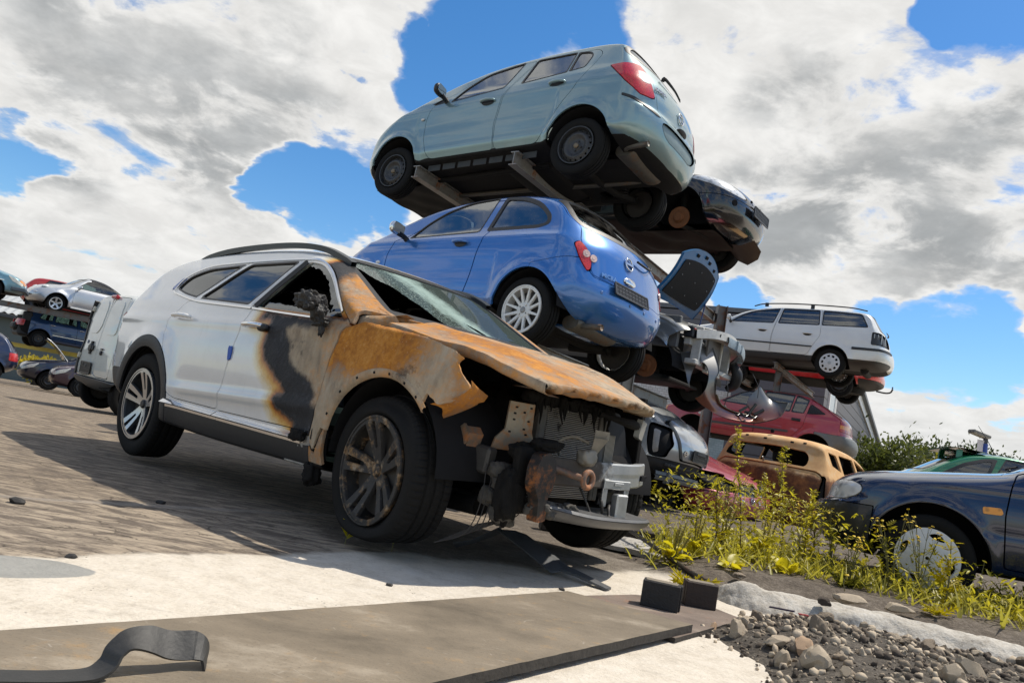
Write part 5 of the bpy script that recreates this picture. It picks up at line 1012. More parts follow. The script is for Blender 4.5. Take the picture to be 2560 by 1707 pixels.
 cwm = refine(grid(A(cw)), .025); cwm = cwm if cwm.N[:, 2].mean() > 0 else MB(cwm.V, cwm.F[:, ::-1]); q = obj('cowl', cwm, BP, c.root); burn(q, lambda P: .38 + 0 * P[:, 0])
 # engine bay
 bay = join(box((-.43, -.78, .30), (-.40, .80, 1.10), .005), box((-.40, .70, .45), (.40, .74, .95), .005), box((-.40, -.66, .62), (.05, -.60, .93), .005))
 def lump(c0, s, seed, n=28, amp=.18):
  a, b = uvgrid(n, n * 2); th, ph = a * math.pi, b * 2 * math.pi; d = np.stack([np.sin(th) * np.cos(ph), np.sin(th) * np.sin(ph), np.cos(th)], -1).reshape(-1, 3); P = np.sign(d) * np.abs(d) ** .7; P = P * (1 + amp * vnoise(d, 2.6, seed, 4)[:, None]); m = grid((P * A(s) + A(c0)).reshape(a.shape + (3,))); return m if ((m.V - A(c0)) * m.N).sum() > 0 else MB(m.V, m.F[:, ::-1])
 obj('engine', join(lump((-.08, .12, .70), (.24, .36, .20), 1), lump((.08, .35, .62), (.18, .22, .22), 2), lump((.05, -.22, .62), (.16, .2, .2), 3), lump((-.2, -.3, .84), (.12, .16, .08), 4), bay, tube([(.1, -.5, .55), (.15, -.3, .75), (.0, -.1, .9), (-.2, .1, .93)], .03, 10, sub=6), tube([(.25, -.35, .42), (.28, -.1, .5), (.2, .2, .55)], .025, 10, sub=6)), CHR, c.root)
 obj('subframe', join(tube([(.42, -.58, .27), (.1, -.5, .25), (-.35, -.46, .26)], .045, 10), tube([(.42, .58, .27), (.1, .5, .25), (-.35, .46, .26)], .045, 10), tube([(.15, -.6, .27), (.12, 0, .24), (.15, .6, .27)], .05, 10, sub=5), lump((.0, 0, .3), (.3, .4, .07), 8)), CHR, c.root)
 # longitudinal rail with its hole, crash box, strut brackets
 RA = plain('sooty rail', (.06, .058, .055), .6, .4, .55, 14, .4); obj('chassis_rail', join(obox((-.30, -.66, .555), (.46, -.60, .485), .07, .125, .012), obox((-.30, .50, .555), (.46, .47, .485), .07, .125, .012), xform(lathe([(0, .003), (.018, .003), (.022, 0)], 20), (.12, -.667, .53), None, (1, -1, 1))), RA, c.root)
 RS = rust_steel((.20, .17, .13), (.30, .11, .03), .55)
 obj('headlamp_bracket', join(prism([(.09, .70), (.12, .745), (.20, .715), (.235, .62), (.29, .53), (.34, .485), (.37, .52), (.40, .60), (.36, .64), (.31, .60), (.25, .66), (.22, .74)], -.72, -.705), prism([(.33, .50), (.37, .49), (.40, .60), (.37, .63)], -.705, -.62)), RS, c.root, 'twisted rusty bracket')
 up = prism([(-.135, 0), (-.12, .055), (-.075, .10), (-.07, .235), (.075, .235), (.08, .10), (.10, .055), (.135, 0)], -.006, .006, 'x'); holes = [xform(box((-.008, -.008, -.0045), (.008, .008, .0045), .002), (0, y, z)) for y, z in ((-.03, .21), (-.035, .18), (-.035, .15), (.02, .19), (.05, .15), (.03, .11), (-.05, .09), (.055, .215), (.045, .085))]
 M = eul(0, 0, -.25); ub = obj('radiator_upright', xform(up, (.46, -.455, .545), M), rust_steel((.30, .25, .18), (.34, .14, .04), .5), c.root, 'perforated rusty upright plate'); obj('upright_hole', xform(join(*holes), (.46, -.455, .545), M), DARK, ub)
 # radiator pack
 t = NT('radiator fins'); cc = t.coord(); s = t.n('ShaderNodeSeparateXYZ'); t.l(cc, s.inputs[0]); w = t.math('SINE', t.math('MULTIPLY', s.outputs[2], 2 * math.pi / .0095)); nn = t.noise(cc, 8, 6, .65); base = t.mix(t.mr(w, -.2, .7), (.03, .028, .026), t.mix(nn, (.30, .28, .25), (.55, .53, .49))); base = t.mix(t.mr(t.math('ADD', nn, t.math('MULTIPLY', s.outputs[2], .35)), .80, .90), base, (.012, .011, .01)); RM = t.done(t.bsdf(base, .55, .5, 0, t.bump(w, .6, .004)))
 t = NT('cooler fins'); cc = t.coord(); s = t.n('ShaderNodeSeparateXYZ'); t.l(cc, s.inputs[0]); w = t.math('SINE', t.math('MULTIPLY', s.outputs[1], 2 * math.pi / .011)); base = t.mix(t.mr(w, -.2, .6), (.05, .045, .04), (.46, .42, .35)); RM2 = t.done(t.bsdf(base, .5, .5, 0, t.bump(w, .6, .004)))
 rd = obj('radiator', box((.385, -.20, .33), (.42, .245, .80), .004), RM, c.root); obj('radiator_tank', join(box((.37, .25, .33), (.43, .275, .80), .006), box((.36, .285, .33), (.42, .33, .80), .006), box((.37, -.27, .34), (.43, -.21, .80), .01), box((.36, -.25, .80), (.43, .30, .835), .01)), ASH, rd)
 obj('oil_cooler', box((.40, .335, .42), (.42, .43, .70), .004), RM2, c.root)
 obj('radiator_shroud', join(prism(rnd([(.36, .84), (.52, .83), (.60, .74), (.665, .56), (.64, .53), (.47, .53), (.45, .70)], .02), .34, .36, 'x'), prism([(.44, .30), (.70, .30), (.70, .42), (.62, .46), (.60, .40), (.46, .36)], .33, .35, 'x')), BLACK, c.root)
 # burnt plastic hanging from the upper cross member
 dr_ = []
 for k in range(26):
  y = -.33 + .62 * k / 25 + RNG.normal(0, .03); L = RNG.uniform(.02, .19) * RNG.uniform(.3, 1); x = .45 + RNG.normal(0, .01); dr_.append(tube([(x, y, .83), (x + .012, y + RNG.normal(0, .01), .83 - L * .5), (x + .01, y + RNG.normal(0, .02), .83 - L)], [.016, .008, .002], 6, sub=3))
 dr_ += [lump((.43, y, .82), (.03, .05, .03), 20 + k, 12, .5) for k, y in enumerate(np.linspace(-.36, .3, 9))]
 obj('melted_plastic', join(*dr_), CHR, c.root)
 # front cross beam: sooty on the near side, galvanised beyond
 bm = []
 for x, y, z in smooth_line([(.66, -.50, .487), (.685, -.2, .49), (.675, .1, .495), (.62, .38, .50), (.50, .64, .505)], 10): bm.append([[x - .06, y, z + .056], [x - .004, y, z + .064], [x + .003, y, z + .055], [x + .006, y, z + .01], [x + .004, y, z - .01], [x + .006, y, z - .056], [x, y, z - .064], [x - .06, y, z - .056]])
 bmm = crease(grid(A(bm)), 30); bmm = bmm if bmm.N[:, 0].mean() > 0 else MB(bmm.V, bmm.F[:, ::-1]); bmm = join(bmm, MB(bmm.V - bmm.N * .003, bmm.F[:, ::-1], -bmm.N))
 t = NT('cross beam'); cc = t.coord(); s = t.n('ShaderNodeSeparateXYZ'); t.l(cc, s.inputs[0]); nn = t.noise(cc, 11, 7, .7); f = t.mr(t.math('ADD', s.outputs[1], t.math('MULTIPLY', t.math('SUBTRACT', nn, .5), .5)), -.06, .10); base = t.mix(f, t.mix(nn, (.018, .017, .016), (.11, .09, .07)), t.mix(nn, (.34, .36, .36), (.52, .53, .53))); BM = t.done(t.bsdf(base, t.mix(f, (.85,) * 3, (.42,) * 3), t.math('MULTIPLY', f, .75), 0, t.bump(nn, .4, .006)))
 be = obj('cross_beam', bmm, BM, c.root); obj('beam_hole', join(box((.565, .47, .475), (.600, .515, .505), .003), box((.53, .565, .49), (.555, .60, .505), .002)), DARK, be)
 obj('crash_bracket', prism(rnd([(-.60, .42), (-.60, .50), (-.575, .56), (-.52, .575), (-.475, .54), (-.46, .48), (-.47, .42), (-.50, .36), (-.49, .27), (-.55, .26), (-.56, .36)], .015), .68, .74, 'x'), rust_steel((.03, .027, .025), (.25, .085, .02), .42), c.root, 'bent rusty crash bracket')
 obj('upright_plate', join(box((.60, -.62, .40), (.64, -.52, .58), .01), lump((.58, -.48, .55), (.05, .12, .05), 31, 16, .5), lump((.60, -.60, .36), (.05, .07, .12), 32, 16, .5), lump((.62, -.42, .60), (.04, .10, .03), 33, 16, .5)), CHR, c.root)
 ring = [A([.80, -.30, .475]) + .036 * A([0, math.cos(a), math.sin(a)]) for a in np.linspace(0, 2 * math.pi, 25)]
 obj('tow_eye', join(tube([(.66, -.40, .50), (.72, -.37, .492), (.80, -.335, .478)], [.022, .016, .016], 12), tube(ring, .014, 10, cap=False)), rust_steel((.16, .13, .11), (.30, .13, .06), .5), c.root)
 hn = []
 for k, (w, d_, x) in enumerate([(.022, .022, 0), (.03, .03, .03), (.045, .045, .07), (.06, .062, .11)]): hn.append([[.70 + .4 * x, -.16 + y * w, .58 + x + z * .3 * d_] for y, z in ((-1, -1), (1, -1), (1, 1), (-1, 1))])
 obj('horn', join(crease(grid(A(hn), closed_v=True), 20), lump((.70, -.20, .57), (.04, .05, .04), 40, 14, .3), tube([(.55, -.22, .56), (.56, -.26, .62), (.62, -.22, .66), (.69, -.18, .64)], .009, 8, sub=6)), plain('scorched horn', (.24, .22, .18), .55, .3, .4, 20), c.root)
 sb = obj('sensor_bracket', join(box((.69, -.02, .34), (.70, .02, .48), .003), box((.69, .17, .30), (.70, .21, .47), .003), box((.69, -.02, .43), (.705, .21, .475), .004), box((.70, .06, .45), (.712, .14, .465), .002)), GALV, c.root); obj('radar_sensor', box((.69, .07, .29), (.735, .165, .41), .008), GALV, sb)
 # lower lip and tray
 lp = []
 for x, y, z in smooth_line([(.72, -.46, .335), (.775, -.2, .305), (.77, .1, .29), (.69, .4, .275), (.56, .66, .255)], 10): lp.append([[x - .22, y, z + .02], [x - .04, y, z + .004], [x, y, z + .004], [x + .012, y, z - .010], [x, y, z - .03], [x - .03, y, z - .05], [x - .2, y, z - .06]])
 lpm = crease(grid(A(lp)), 35); lpm = lpm if lpm.N[:, 2].mean() > -.2 else MB(lpm.V, lpm.F[:, ::-1]); lpm = join(lpm, MB(lpm.V - lpm.N * .003, lpm.F[:, ::-1], -lpm.N)); obj('lower_lip', lpm, plain('grey scuffed plastic', (.10, .10, .10), .45, .1, .5, 12, .2), c.root)
 obj('melted_plastic', join(*[lump((.68 + .03 * math.sin(k), -.52 + .035 * k, .31 + .012 * math.sin(k * 2.1)), (.035, .04, .025), 50 + k, 12, .6) for k in range(8)], *[lump((.52 + .04 * math.sin(k * 1.7), -.56 + .03 * math.cos(k * 3), .24 + .03 * k), (.05, .05, .04), 70 + k, 12, .5) for k in range(8)]), plain('ashen lumps', (.07, .064, .055), .9, 0, .7, 30, .9), c.root)
 hl_ = prism(rnd([(-.05, -.045), (.055, -.06), (.06, .045), (-.06, .06)], .015), -.02, .012, 'x'); obj('headlamp_shell', xform(hl_, (.53, .50, .755), eul(0, .15, .35)), plain('cloudy lamp plastic', (.34, .36, .35), .3, .2, .3, 30, coat=.5), c.root); obj('melted_plastic', tube([(.56, .05, .80), (.60, .2, .78), (.57, .36, .775), (.53, .46, .77)], [.012, .02, .028, .02], 8, sub=5), CHR, c.root)
 # hanging cables
 wr = []
 for k in range(9):
  y0 = -.62 + .03 * k; wr.append(tube([(.45 + .02 * k, y0, .50 - .02 * k), (.5, y0 - .05, .30), (.48 + .01 * k, y0 - .10, .16 + .012 * k), (.40, y0 - .20, .10 + .01 * k)], .0028, 5, sub=6))
 wr += [tube([(.66, .00, .40), (.70, -.02, .36), (.70, .0, .30)], .008, 7, sub=5), tube([(.66, .12, .36), (.72, .02, .34), (.74, .0, .30)], .008, 7, sub=5), tube([(.62, -.12, .43), (.66, -.10, .36), (.68, -.08, .31)], .006, 7, sub=5)]
 obj('cable', join(*wr), plain('burnt wire', (.05, .045, .04), .6, .3, .4), c.root)
 # sill end with torn cladding, white inner sill
 obj('inner_sill', join(box((-.80, -.90, .27), (-.56, -.86, .40), .01), lump((-.60, -.90, .40), (.06, .03, .06), 90, 16, .5), lump((-.54, -.88, .30), (.05, .03, .07), 91, 16, .6)), plain('smoked white sill', (.30, .29, .27), .6, 0, .9, 9), c.root); obj('melted_plastic', join(lump((-.62, -.955, .43), (.07, .02, .03), 92, 16, .6), lump((-.50, -.90, .25), (.05, .04, .06), 93, 16, .6), lump((-.48, -.92, .45), (.035, .03, .09), 94, 16, .5)), CHR, c.root)
 # burnt mirror
 mm = join(lump((-.66, -1.00, 1.135), (.062, .085, .050), 101, 40, .28), lump((-.61, -1.05, 1.14), (.045, .05, .045), 102, 28, .4), lump((-.60, -.98, 1.075), (.036, .042, .045), 103, 28, .4), lump((-.60, -.96, 1.035), (.06, .035, .026), 104, 28, .5), lump((-.575, -.965, 1.0), (.022, .012, .045), 105, 24, .4), *[lump((-.69 + .03 * k, -1.06 - .012 * math.sin(k * 2), 1.12 + .02 * math.cos(k * 2.4)), (.022, .02, .018), 110 + k, 18, .6) for k in range(5)]); P_ = mm.V; q_ = vnorm(mm.V, mm.F)
 obj('mirror', MB(P_ + q_ * (.009 * vnoise(P_, 30, 7, 3) - .008 * np.abs(vnoise(P_, 48, 9, 2)))[:, None], mm.F), plain('melted mirror', (.022, .020, .018), .6, .0, .95, 40, 1., bscale=60), c.root, 'melted black wing mirror')
 # roof rails
 for sd in (1, -1):
  P = smooth_line([(-2.95, sd * .60, 1.505), (-2.75, sd * .605, 1.553), (-2.4, sd * .61, 1.588), (-1.9, sd * .612, 1.602), (-1.5, sd * .61, 1.595), (-1.22, sd * .60, 1.562), (-1.02, sd * .585, 1.50), (-.94, sd * .58, 1.465)], 8); obj('roof_rail', ribbon(P + A([0, sd * .012, -.012]), .04, .036, (0, -.15, 1)), plain('dark roof rail', (.035, .042, .05), .35, .2, .15), c.root)
 # wheels
 RT = plain('sooty tyre', (.0085, .008, .0075), .8, 0, .6, 18, .3, spec=.22); BR = burnt_rim()
 def machined():
  t = NT('machined rim'); g = t.n('ShaderNodeNewGeometry'); cc = t.coord(); s = t.n('ShaderNodeSeparateXYZ'); t.l(t.coord('Normal'), s.inputs[0]); f = t.mr(s.outputs[1], .80, .93); return t.done(t.bsdf(t.mix(f, (.05, .055, .06), (.50, .50, .50)), .28, t.math('MULTIPLY', f, .8)))
 MR = machined()
 for x, y, sd in ((-2.765, -.935, -1), (-2.765, .935, 1)): wheel(c.root, x, y, .372, Rw, .252, .235, 'suv', MR, sd, rot=.35, blocks=66)
 def sag(m):     # the sidewall has slumped round the rim
  V = m.V.copy(); r = np.hypot(V[:, 0], V[:, 2]); a = np.arctan2(V[:, 2], V[:, 0]); low = np.clip((-V[:, 2] - .24) / .13, 0, 1); k = r / Rw; V[:, 2] += low * .045 * k; V[:, 1] += np.where(V[:, 1] > 0, 1, -.3) * low * .025 * (k < .95); k2 = np.exp(-((a - 1.9) / .7) ** 2) * np.clip((k - .75) / .15, 0, 1) * (V[:, 1] > .02); V[:, 1] -= .05 * k2; V[:, 0] *= 1 - .05 * k2; V[:, 2] *= 1 - .05 * k2; return MB(V, m.F)
 wheel(c.root, 0., -.935, .350, Rw, .256, .24, 'suvburnt', BR, -1, steer=-.10, rot=.12, blocks=66, tyre_mat=RT, warp=sag, hub=BR); wheel(c.root, 0., .935, .35, Rw, .256, .24, 'suvburnt', BR, 1, steer=-.06, tyre_mat=RT, blocks=40, hub=BR)
 for y in (-.70, .70): obj('wheel_hub', join(xform(lathe([(0, .02), (.06, .02), (.16, .0), (.16, -.02), (0, -.03)], 36), (0, y, .35)), tube([(0, y, .35), (.02, y * .75, .5), (-.02, y * .72, .80)], [.05, .04, .05], 10), tube([(0, y, .28), (.1, y * .5, .27)], .03, 8)), plain('rusty hub', (.09, .05, .03), .8, .2, .5, 20, .4), c.root)
 return c
def burnt_rim():
 t = NT('burnt alloy'); c = t.coord(); n = t.noise(c, 9, 7, .7); n2 = t.noise(c, 40, 5, .7); f = t.mr(t.math('ADD', t.math('MULTIPLY', n, .75), t.math('MULTIPLY', n2, .25)), .50, .62)
 base = t.mix(f, t.mix(n2, (.012, .011, .011), (.06, .057, .054)), t.ramp(n2, [(.3, (.10, .075, .05)), (.5, (.26, .15, .06)), (.7, (.30, .26, .2))])); return t.done(t.bsdf(base, .62, .3, 0, t.bump(n2, .4, .005)))
suv = make_suv()
# ---------------------------------------------------------------- the other wrecks on the right
STACK = 'cars stacked on the storage rack'
def rear_place(c, y, z, m, lift=.004):
 p, n = on_rear(c.raw, y, z); r = unit(np.cross([0, 0, 1.], n)); return xform(m, p + n * lift, np.stack([r, np.cross(n, r), n], 1))
def front_place(c, y, z, m, lift=.004):
 p, n = on_front(c.raw, y, z); r = unit(np.cross([0, 0, 1.], n)); return xform(m, p + n * lift, np.stack([r, np.cross(n, r), n], 1))
def make_black():
 sp = spec([(-3.5, .25, .25), (-3.62, .5, .3), (-3.55, .95, .2), (-3.2, 1.0, .15), (-2.6, 1.28, .1), (-2.1, 1.385, .09), (-1.3, 1.40, .09), (-.85, 1.30, .1), (-.35, 1.05, .11), (.0, .96, .14), (.35, .90, .2), (.62, .79, .3), (.74, .66, .38), (.78, .52, .40), (.76, .34, .40), (.66, .22, .28), (.3, .19, .1), (-.4, .2, .05), (-2.4, .2, .05), (-3., .22, .1)], W=.865, arch=(0, -2.72), ds=.025, k2=24)
 P = paint((.005, .006, .010), .2, .2, .1); c = Car('saloon_car', sp, (2.3053, 10.2912, 3.5568, -.6666, -.0079, -.0108), 'black saloon with a clear headlamp and hanging bumper, top level behind the grey-green hatchback', paint_=P, group=STACK)
 c.arches([(0, .30), (-2.72, .30)], .37)
 c.window('windscreen', rnd([(-.62, 1.08), (.62, 1.08), (.52, 1.36), (-.52, 1.36)], .06), 'f', lim=-1.2);
 for sd in (1, -1): c.window('window', rnd([(-.62, 1.0), (-.95, 1.25), (-1.3, 1.34), (-2.1, 1.33), (-2.7, 1.1), (-2.6, 1.02)], .03), side=sd)
 for sd in (1, -1):
  o = c.panel('headlight', rnd([(.10, .775), (.33, .835), (.52, .79), (.70, .675), (.74, .60), (.66, .605), (.40, .69)], .03), 's', sd, .25, lens((.62, .64, .66), scale=20), .006, .003)
 c.panel('kidney_grille', rnd([(-.045, .70), (-.17, .69), (-.16, .575), (-.045, .575)], .02), 'f', 0, -.3, plain('grille bars', (.03, .035, .035), .3, .4), .006, -.006, depth=-.02); c.panel('kidney_grille', rnd([(.045, .70), (.17, .69), (.16, .575), (.045, .575)], .02), 'f', 0, -.3, plain('grille bars', (.03, .035, .035), .3, .4), .006, -.006, depth=-.02)
 obj('grille_bar', join(*[front_place(c, sd * (.06 + .016 * k), .637, box((-.002, -.055, 0), (.002, .055, .008), .001), .002) for sd in (1, -1) for k in range(7)], *[front_place(c, sd * .105, z, box((-.062, -.006, 0), (.062, .006, .010), .003), .003) for sd in (1, -1) for z in (.70, .575)]), CHROME, c.root)
 c.panel('bumper', [(.30, .555), (.76, .555), (.95, .50), (.95, .1), (.37, .1), (.38, .30)], 's', 0, -1, gap=.008)
 for sd in (1, -1): c.panel('air_intake', rnd([(-.62, .30), (-.10, .24), (-.08, .31), (-.58, .36)], .02) * [sd, 1], 'f', 0, -.3, BLACK, .004, -.02, depth=-.03)
 p, n = on_front(c.raw, -.60, .46); obj('tow_eye_hole', front_place(c, -.60, .455, lathe([(0, .0), (.036, .0), (.040, .004), (.044, 0)], 20, 'z'), .002), DARK, c.root)
 p, n = on_front(c.raw, 0.02, .44); plate(c.root, p + n * .03 + A([.02, 0, 0]), unit(n + A([0, 0, .0])), .52, .125)
 c.finish(under=.28)
 for x, y, k in ((0, .78, 'ring'), (-2.72, -.80, 'steel'), (-2.72, .80, 'steel')): wheel(c.root, x, y, .25, .31, .2, .2, k, side=1 if y > 0 else -1)
 obj('brake_disc', xform(join(lathe([(.06, .01), (.145, .01), (.145, -.012), (.06, -.012)], 40), lathe([(0, .04), (.055, .04), (.075, .02), (.08, -.02), (0, -.03)], 30)), (0, -.70, .28), None, (1, -1, 1)), plain('rusty brake disc', (.20, .075, .025), .7, .3, .4, 50, .3), c.root)
 obj('suspension', join(tube([(0, -.62, .28), (-.05, -.5, .5), (-.08, -.48, .75)], [.05, .045, .06], 10), tube([(0, -.62, .2), (.1, -.35, .2), (.15, 0, .2), (.1, .35, .2), (0, .62, .2)], .035, 8, sub=4), xform(grid(np.stack([(lambda u, v: (-.9 + 1.3 * u, -.5 + v, .17 + .04 * np.sin(9 * u) * np.sin(7 * v)))(*uvgrid(24, 24))[k] for k in range(3)], -1)), (0, 0, 0))), GRIME, c.root)
 obj('undertray_flap', refine(grid(A([[(.30, .15, .20), (.55, .12, .16), (.74, .10, .22)], [(.30, .45, .16), (.5, .45, .10), (.74, .40, .16)], [(.3, .70, .12), (.45, .72, .06), (.62, .64, .12)]])), .1), BLACK, c.root, 'undertray hanging loose')
 return c
black = make_black()
def make_stripped():
 sp = spec([(-3.0, .25, .25), (-3.15, .5, .3), (-3.1, .95, .2), (-2.9, 1.2, .15), (-2.6, 1.42, .1), (-1.5, 1.47, .09), (-1.0, 1.40, .1), (-.45, 1.10, .11), (-.2, 1.02, .1), (.2, .97, .1), (.5, .86, .2), (.7, .7, .3), (.78, .5, .35), (.7, .28, .3), (.3, .2, .1), (-.4, .2, .05), (-2.2, .2, .05)], W=.84, arch=(0, -2.5), ds=.03, k2=22)
 GREY = paint((.20, .205, .20), .6, .35, .4); c = Car('wrecked_car', sp, (2.0182, 9.5264, 1.4368, -.6421, -.0186, -.0062), 'wreck with a raised blue bonnet and stripped nose, behind the bright blue hatchback', paint_=GREY, group=STACK)
 c.arches([(0, .30), (-2.5, .30)], .37)
 c.window('windscreen', rnd([(-.66, 1.1), (.66, 1.1), (.55, 1.4), (-.55, 1.4)], .06), 'f', lim=-1.3, mat=glass((.1, .25, .4)))
 for sd in (1, -1): c.window('window', rnd([(-.65, 1.0), (-1.0, 1.32), (-2.2, 1.36), (-2.5, 1.05)], .04), side=sd)
 V = c.m.V; fe = [(-.35, .25), (-.35, 1.2), (.10, 1.0), (.33, .96), (.52, .80), (.40, .735), (.28, .66), (.3, .3)]
 f = np.maximum(sdf(V[:, [0, 2]], fe), .5 - np.abs(V[:, 1])); fd = c.take(f, .006); obj('fender', lip(fd, .02), GREY, c.root)
 _, c.m = split(c.m, np.maximum(-.35 - c.m.V[:, 0], c.m.V[:, 2] - 1.06)); c.finish(under=.3, lining_cut=lambda L: np.maximum(-.36 - L.V[:, 0], L.V[:, 2] - 1.06))
 # engine bay, cross member and radiator
 WP = plain('dirty white steel', (.48, .47, .44), .5, .1, .35, 16, .1)
 obj('inner_wing', join(box((-.35, -.72, .55), (.35, -.66, .93), .01), box((-.35, .66, .55), (.45, .72, .90), .01), box((-.37, -.72, .3), (-.33, .72, 1.02), .01)), plain('grey inner wing', (.12, .12, .12), .6, .1, .5, 14), c.root)
 obj('engine', join(box((-.25, -.35, .4), (.25, .4, .85), .06), box((-.2, -.6, .6), (.1, -.4, .9), .05), tube([(-.1, -.4, .9), (.1, 0, .93), (.2, .4, .85)], .04, 8, sub=5), tube([(.3, -.5, .7), (.35, -.2, .85), (.2, .1, .9)], .025, 8, sub=5)), plain('oily engine', (.03, .03, .03), .5, .3, .6, 12), c.root)
 xm = [[(.42, -.62, .80), (.52, -.60, .80), (.53, -.6, .70), (.45, -.6, .68)], [(.55, -.3, .86), (.66, -.3, .86), (.67, -.3, .76), (.58, -.3, .74)], [(.58, .1, .88), (.70, .1, .88), (.71, .1, .78), (.62, .1, .76)], [(.50, .5, .84), (.62, .52, .84), (.63, .52, .74), (.53, .5, .72)], [(.35, .72, .78), (.45, .74, .78), (.46, .74, .66), (.38, .72, .66)]]
 cm = grid(np.stack([smooth_line(A(xm)[:, k], 8) for k in range(4)], 1), closed_v=True); cm = cm if (cm.N * (cm.V - A([.5, 0, .8]))).sum() > 0 else MB(cm.V, cm.F[:, ::-1]); o = obj('front_panel', join(crease(cm, 40), *[box((.45, y - .02, .45), (.56, y + .02, .85), .006) for y in (-.5, -.12, .45)], box((.42, -.6, .40), (.56, .6, .46), .01), obox((.30, -.55, .88), (.62, -.28, .86), .03, .02, .004), box((.38, -.60, .62), (.46, -.30, .80), .006)), WP, c.root); obj('panel_hole', join(*[xform(lathe([(0, .002), (.022, .002), (.026, 0)], 14, 'x'), (.675, y, .81)) for y in (-.25, .0, .25)]), DARK, o)
 obj('radiator', join(box((.56, -.36, .38), (.59, .02, .80), .004)), plain('dusty radiator', (.13, .115, .10), .6, .4, .35, 120, .5), c.root); obj('radiator_frame', join(box((.57, .02, .36), (.61, .055, .80), .004), box((.57, -.38, .34), (.62, .06, .375), .004)), plain('cream frame', (.5, .46, .38), .5), c.root)
 be = []
 for x, y, z in smooth_line([(.70, -.1, .78), (.74, .2, .76), (.70, .5, .72), (.60, .68, .66), (.5, .76, .58)], 6): be.append([[x - .04, y, z + .05], [x + .02, y, z + .055], [x + .03, y, z], [x + .02, y, z - .055], [x - .04, y, z - .05]])
 bb = grid(A(be)); bb = bb if bb.N[:, 0].mean() > 0 else MB(bb.V, bb.F[:, ::-1]); obj('bumper_carrier', join(crease(bb, 35), *[box((x - .02, y - .012, z - .06), (x + .035, y + .012, z + .06), .004) for x, y, z in ((.74, .1, .77), (.74, .25, .75), (.70, .42, .73), (.64, .58, .69))]), plain('pale blue grey plastic', (.26, .32, .36), .45, 0, .3, 25), c.root)
 obj('bumper_foam', tube([(.55, .60, .62), (.62, .62, .50), (.60, .66, .38), (.5, .7, .3)], [.05, .07, .07, .05], 10, sub=5), BLACK, c.root)
 obj('lamp_socket', join(box((.38, -.66, .70), (.50, -.40, .83), .01), *[xform(lathe([(0, .01), (.012, .01), (.014, 0)], 10, 'x'), (.50, -.62 + .05 * k, .79 + .004 * k)) for k in range(4)]), BLACK, c.root); obj('indicator_bulb', xform(mirror_mesh(.03, .03, .04), (.52, .22, .90)), lens((.6, .32, .05)), c.root); obj('red_clip', xform(mirror_mesh(.03, .02, .03), (.5, -.62, .80)), lens((.6, .05, .04)), c.root)
 # open bonnet on its prop
 u, v = uvgrid(30, 30); yv = -.66 + 1.30 * v; top = 1 - .18 * np.abs(2 * v - 1) ** 2.2; ln = u * top; X = -.14 + .36 * ln + .05 * np.sin(u * math.pi) * 1.; Z = 1.22 + .68 * ln - .04 * (2 * v - 1) ** 2; Yv = yv * (1 - .12 * u)
 out = grid(np.stack([X - .0, Yv, Z], -1)); nrm = A([-.88, 0, .47]); out = out if (out.N @ nrm).mean() > 0 else MB(out.V, out.F[:, ::-1]); inn = MB(out.V - out.N * .03, out.F[:, ::-1], -out.N); ed = lip(out, .035)
 BB = paint((.008, .12, .30), .1, .45, .2, coat=.15); hb = obj('bonnet', join(ed, inn), BB, c.root, 'raised blue bonnet')
 fi = np.maximum(np.abs((inn.V[:, 1] + .01) / .60) - .90 + .12 * ((inn.V[:, 2] - 1.2) / .7), np.maximum(1.26 - inn.V[:, 2], inn.V[:, 2] - 1.74 + .10 * np.abs(inn.V[:, 1] / .6) ** 2)); pad, _ = split(inn, fi); obj('bonnet_liner', slab(pad, .012, .012), plain('black felt liner', (.008, .008, .009), .9, 0, .5, 18, .3), hb)
 obj('liner_clip', join(*[xform(mirror_mesh(.02, .02, .01), (-.14 + .36 * t + .05 * math.sin(t * 3.1) + .05, y, 1.22 + .68 * t - .02)) for t in (.2, .45, .65) for y in (-.4, 0, .4)]), plain('clip', (.1, .1, .1), .4), hb)
 hs = [xform(box((-.012, -.03, -.02), (.012, .03, .02), .004), (x, y, z), (0, .48, 0)) for x, y, z in ((.22, -.25, 1.79), (.22, .12, 1.80), (.20, .33, 1.76), (.235, -.02, 1.83))]; obj('stamped_hole', join(*hs), DARK, hb)
 obj('bonnet_prop', tube([(.05, .60, 1.40), (.02, .61, 1.12), (.0, .61, .96)], [.008, .008, .014], 8), plain('blue prop', (.02, .05, .2), .4), c.root)
 obj('brake_disc', xform(join(lathe([(.05, .01), (.135, .01), (.135, -.015), (.05, -.015)], 44), lathe([(0, .035), (.06, .035), (.075, .02), (.08, -.02)], 30), *[xform(lathe([(0, .06), (.012, .058), (.014, .03)], 10), (.05 * math.cos(a), 0, .05 * math.sin(a))) for a in np.arange(5) * 2 * math.pi / 5]), (0, -.70, .30), None, (1, -1, 1)), plain('rusty brake disc', (.20, .075, .025), .7, .3, .4, 50, .3), c.root)
 wheel(c.root, 0, .82, .24, .30, .2, .19, 'steel', side=1); wheel(c.root, -2.5, -.80, .26, .30, .2, .19, 'steel', side=-1)
 obj('suspension', join(tube([(0, -.62, .3), (-.03, -.5, .5), (-.05, -.48, .85)], [.05, .045, .06], 10), tube([(0, -.62, .22), (.12, -.3, .22), (.15, 0, .22), (.12, .3, .22), (0, .62, .22)], .04, 8, sub=4), box((-2.2, -.45, .2), (.2, .45, .24), .02)), GRIME, c.root)
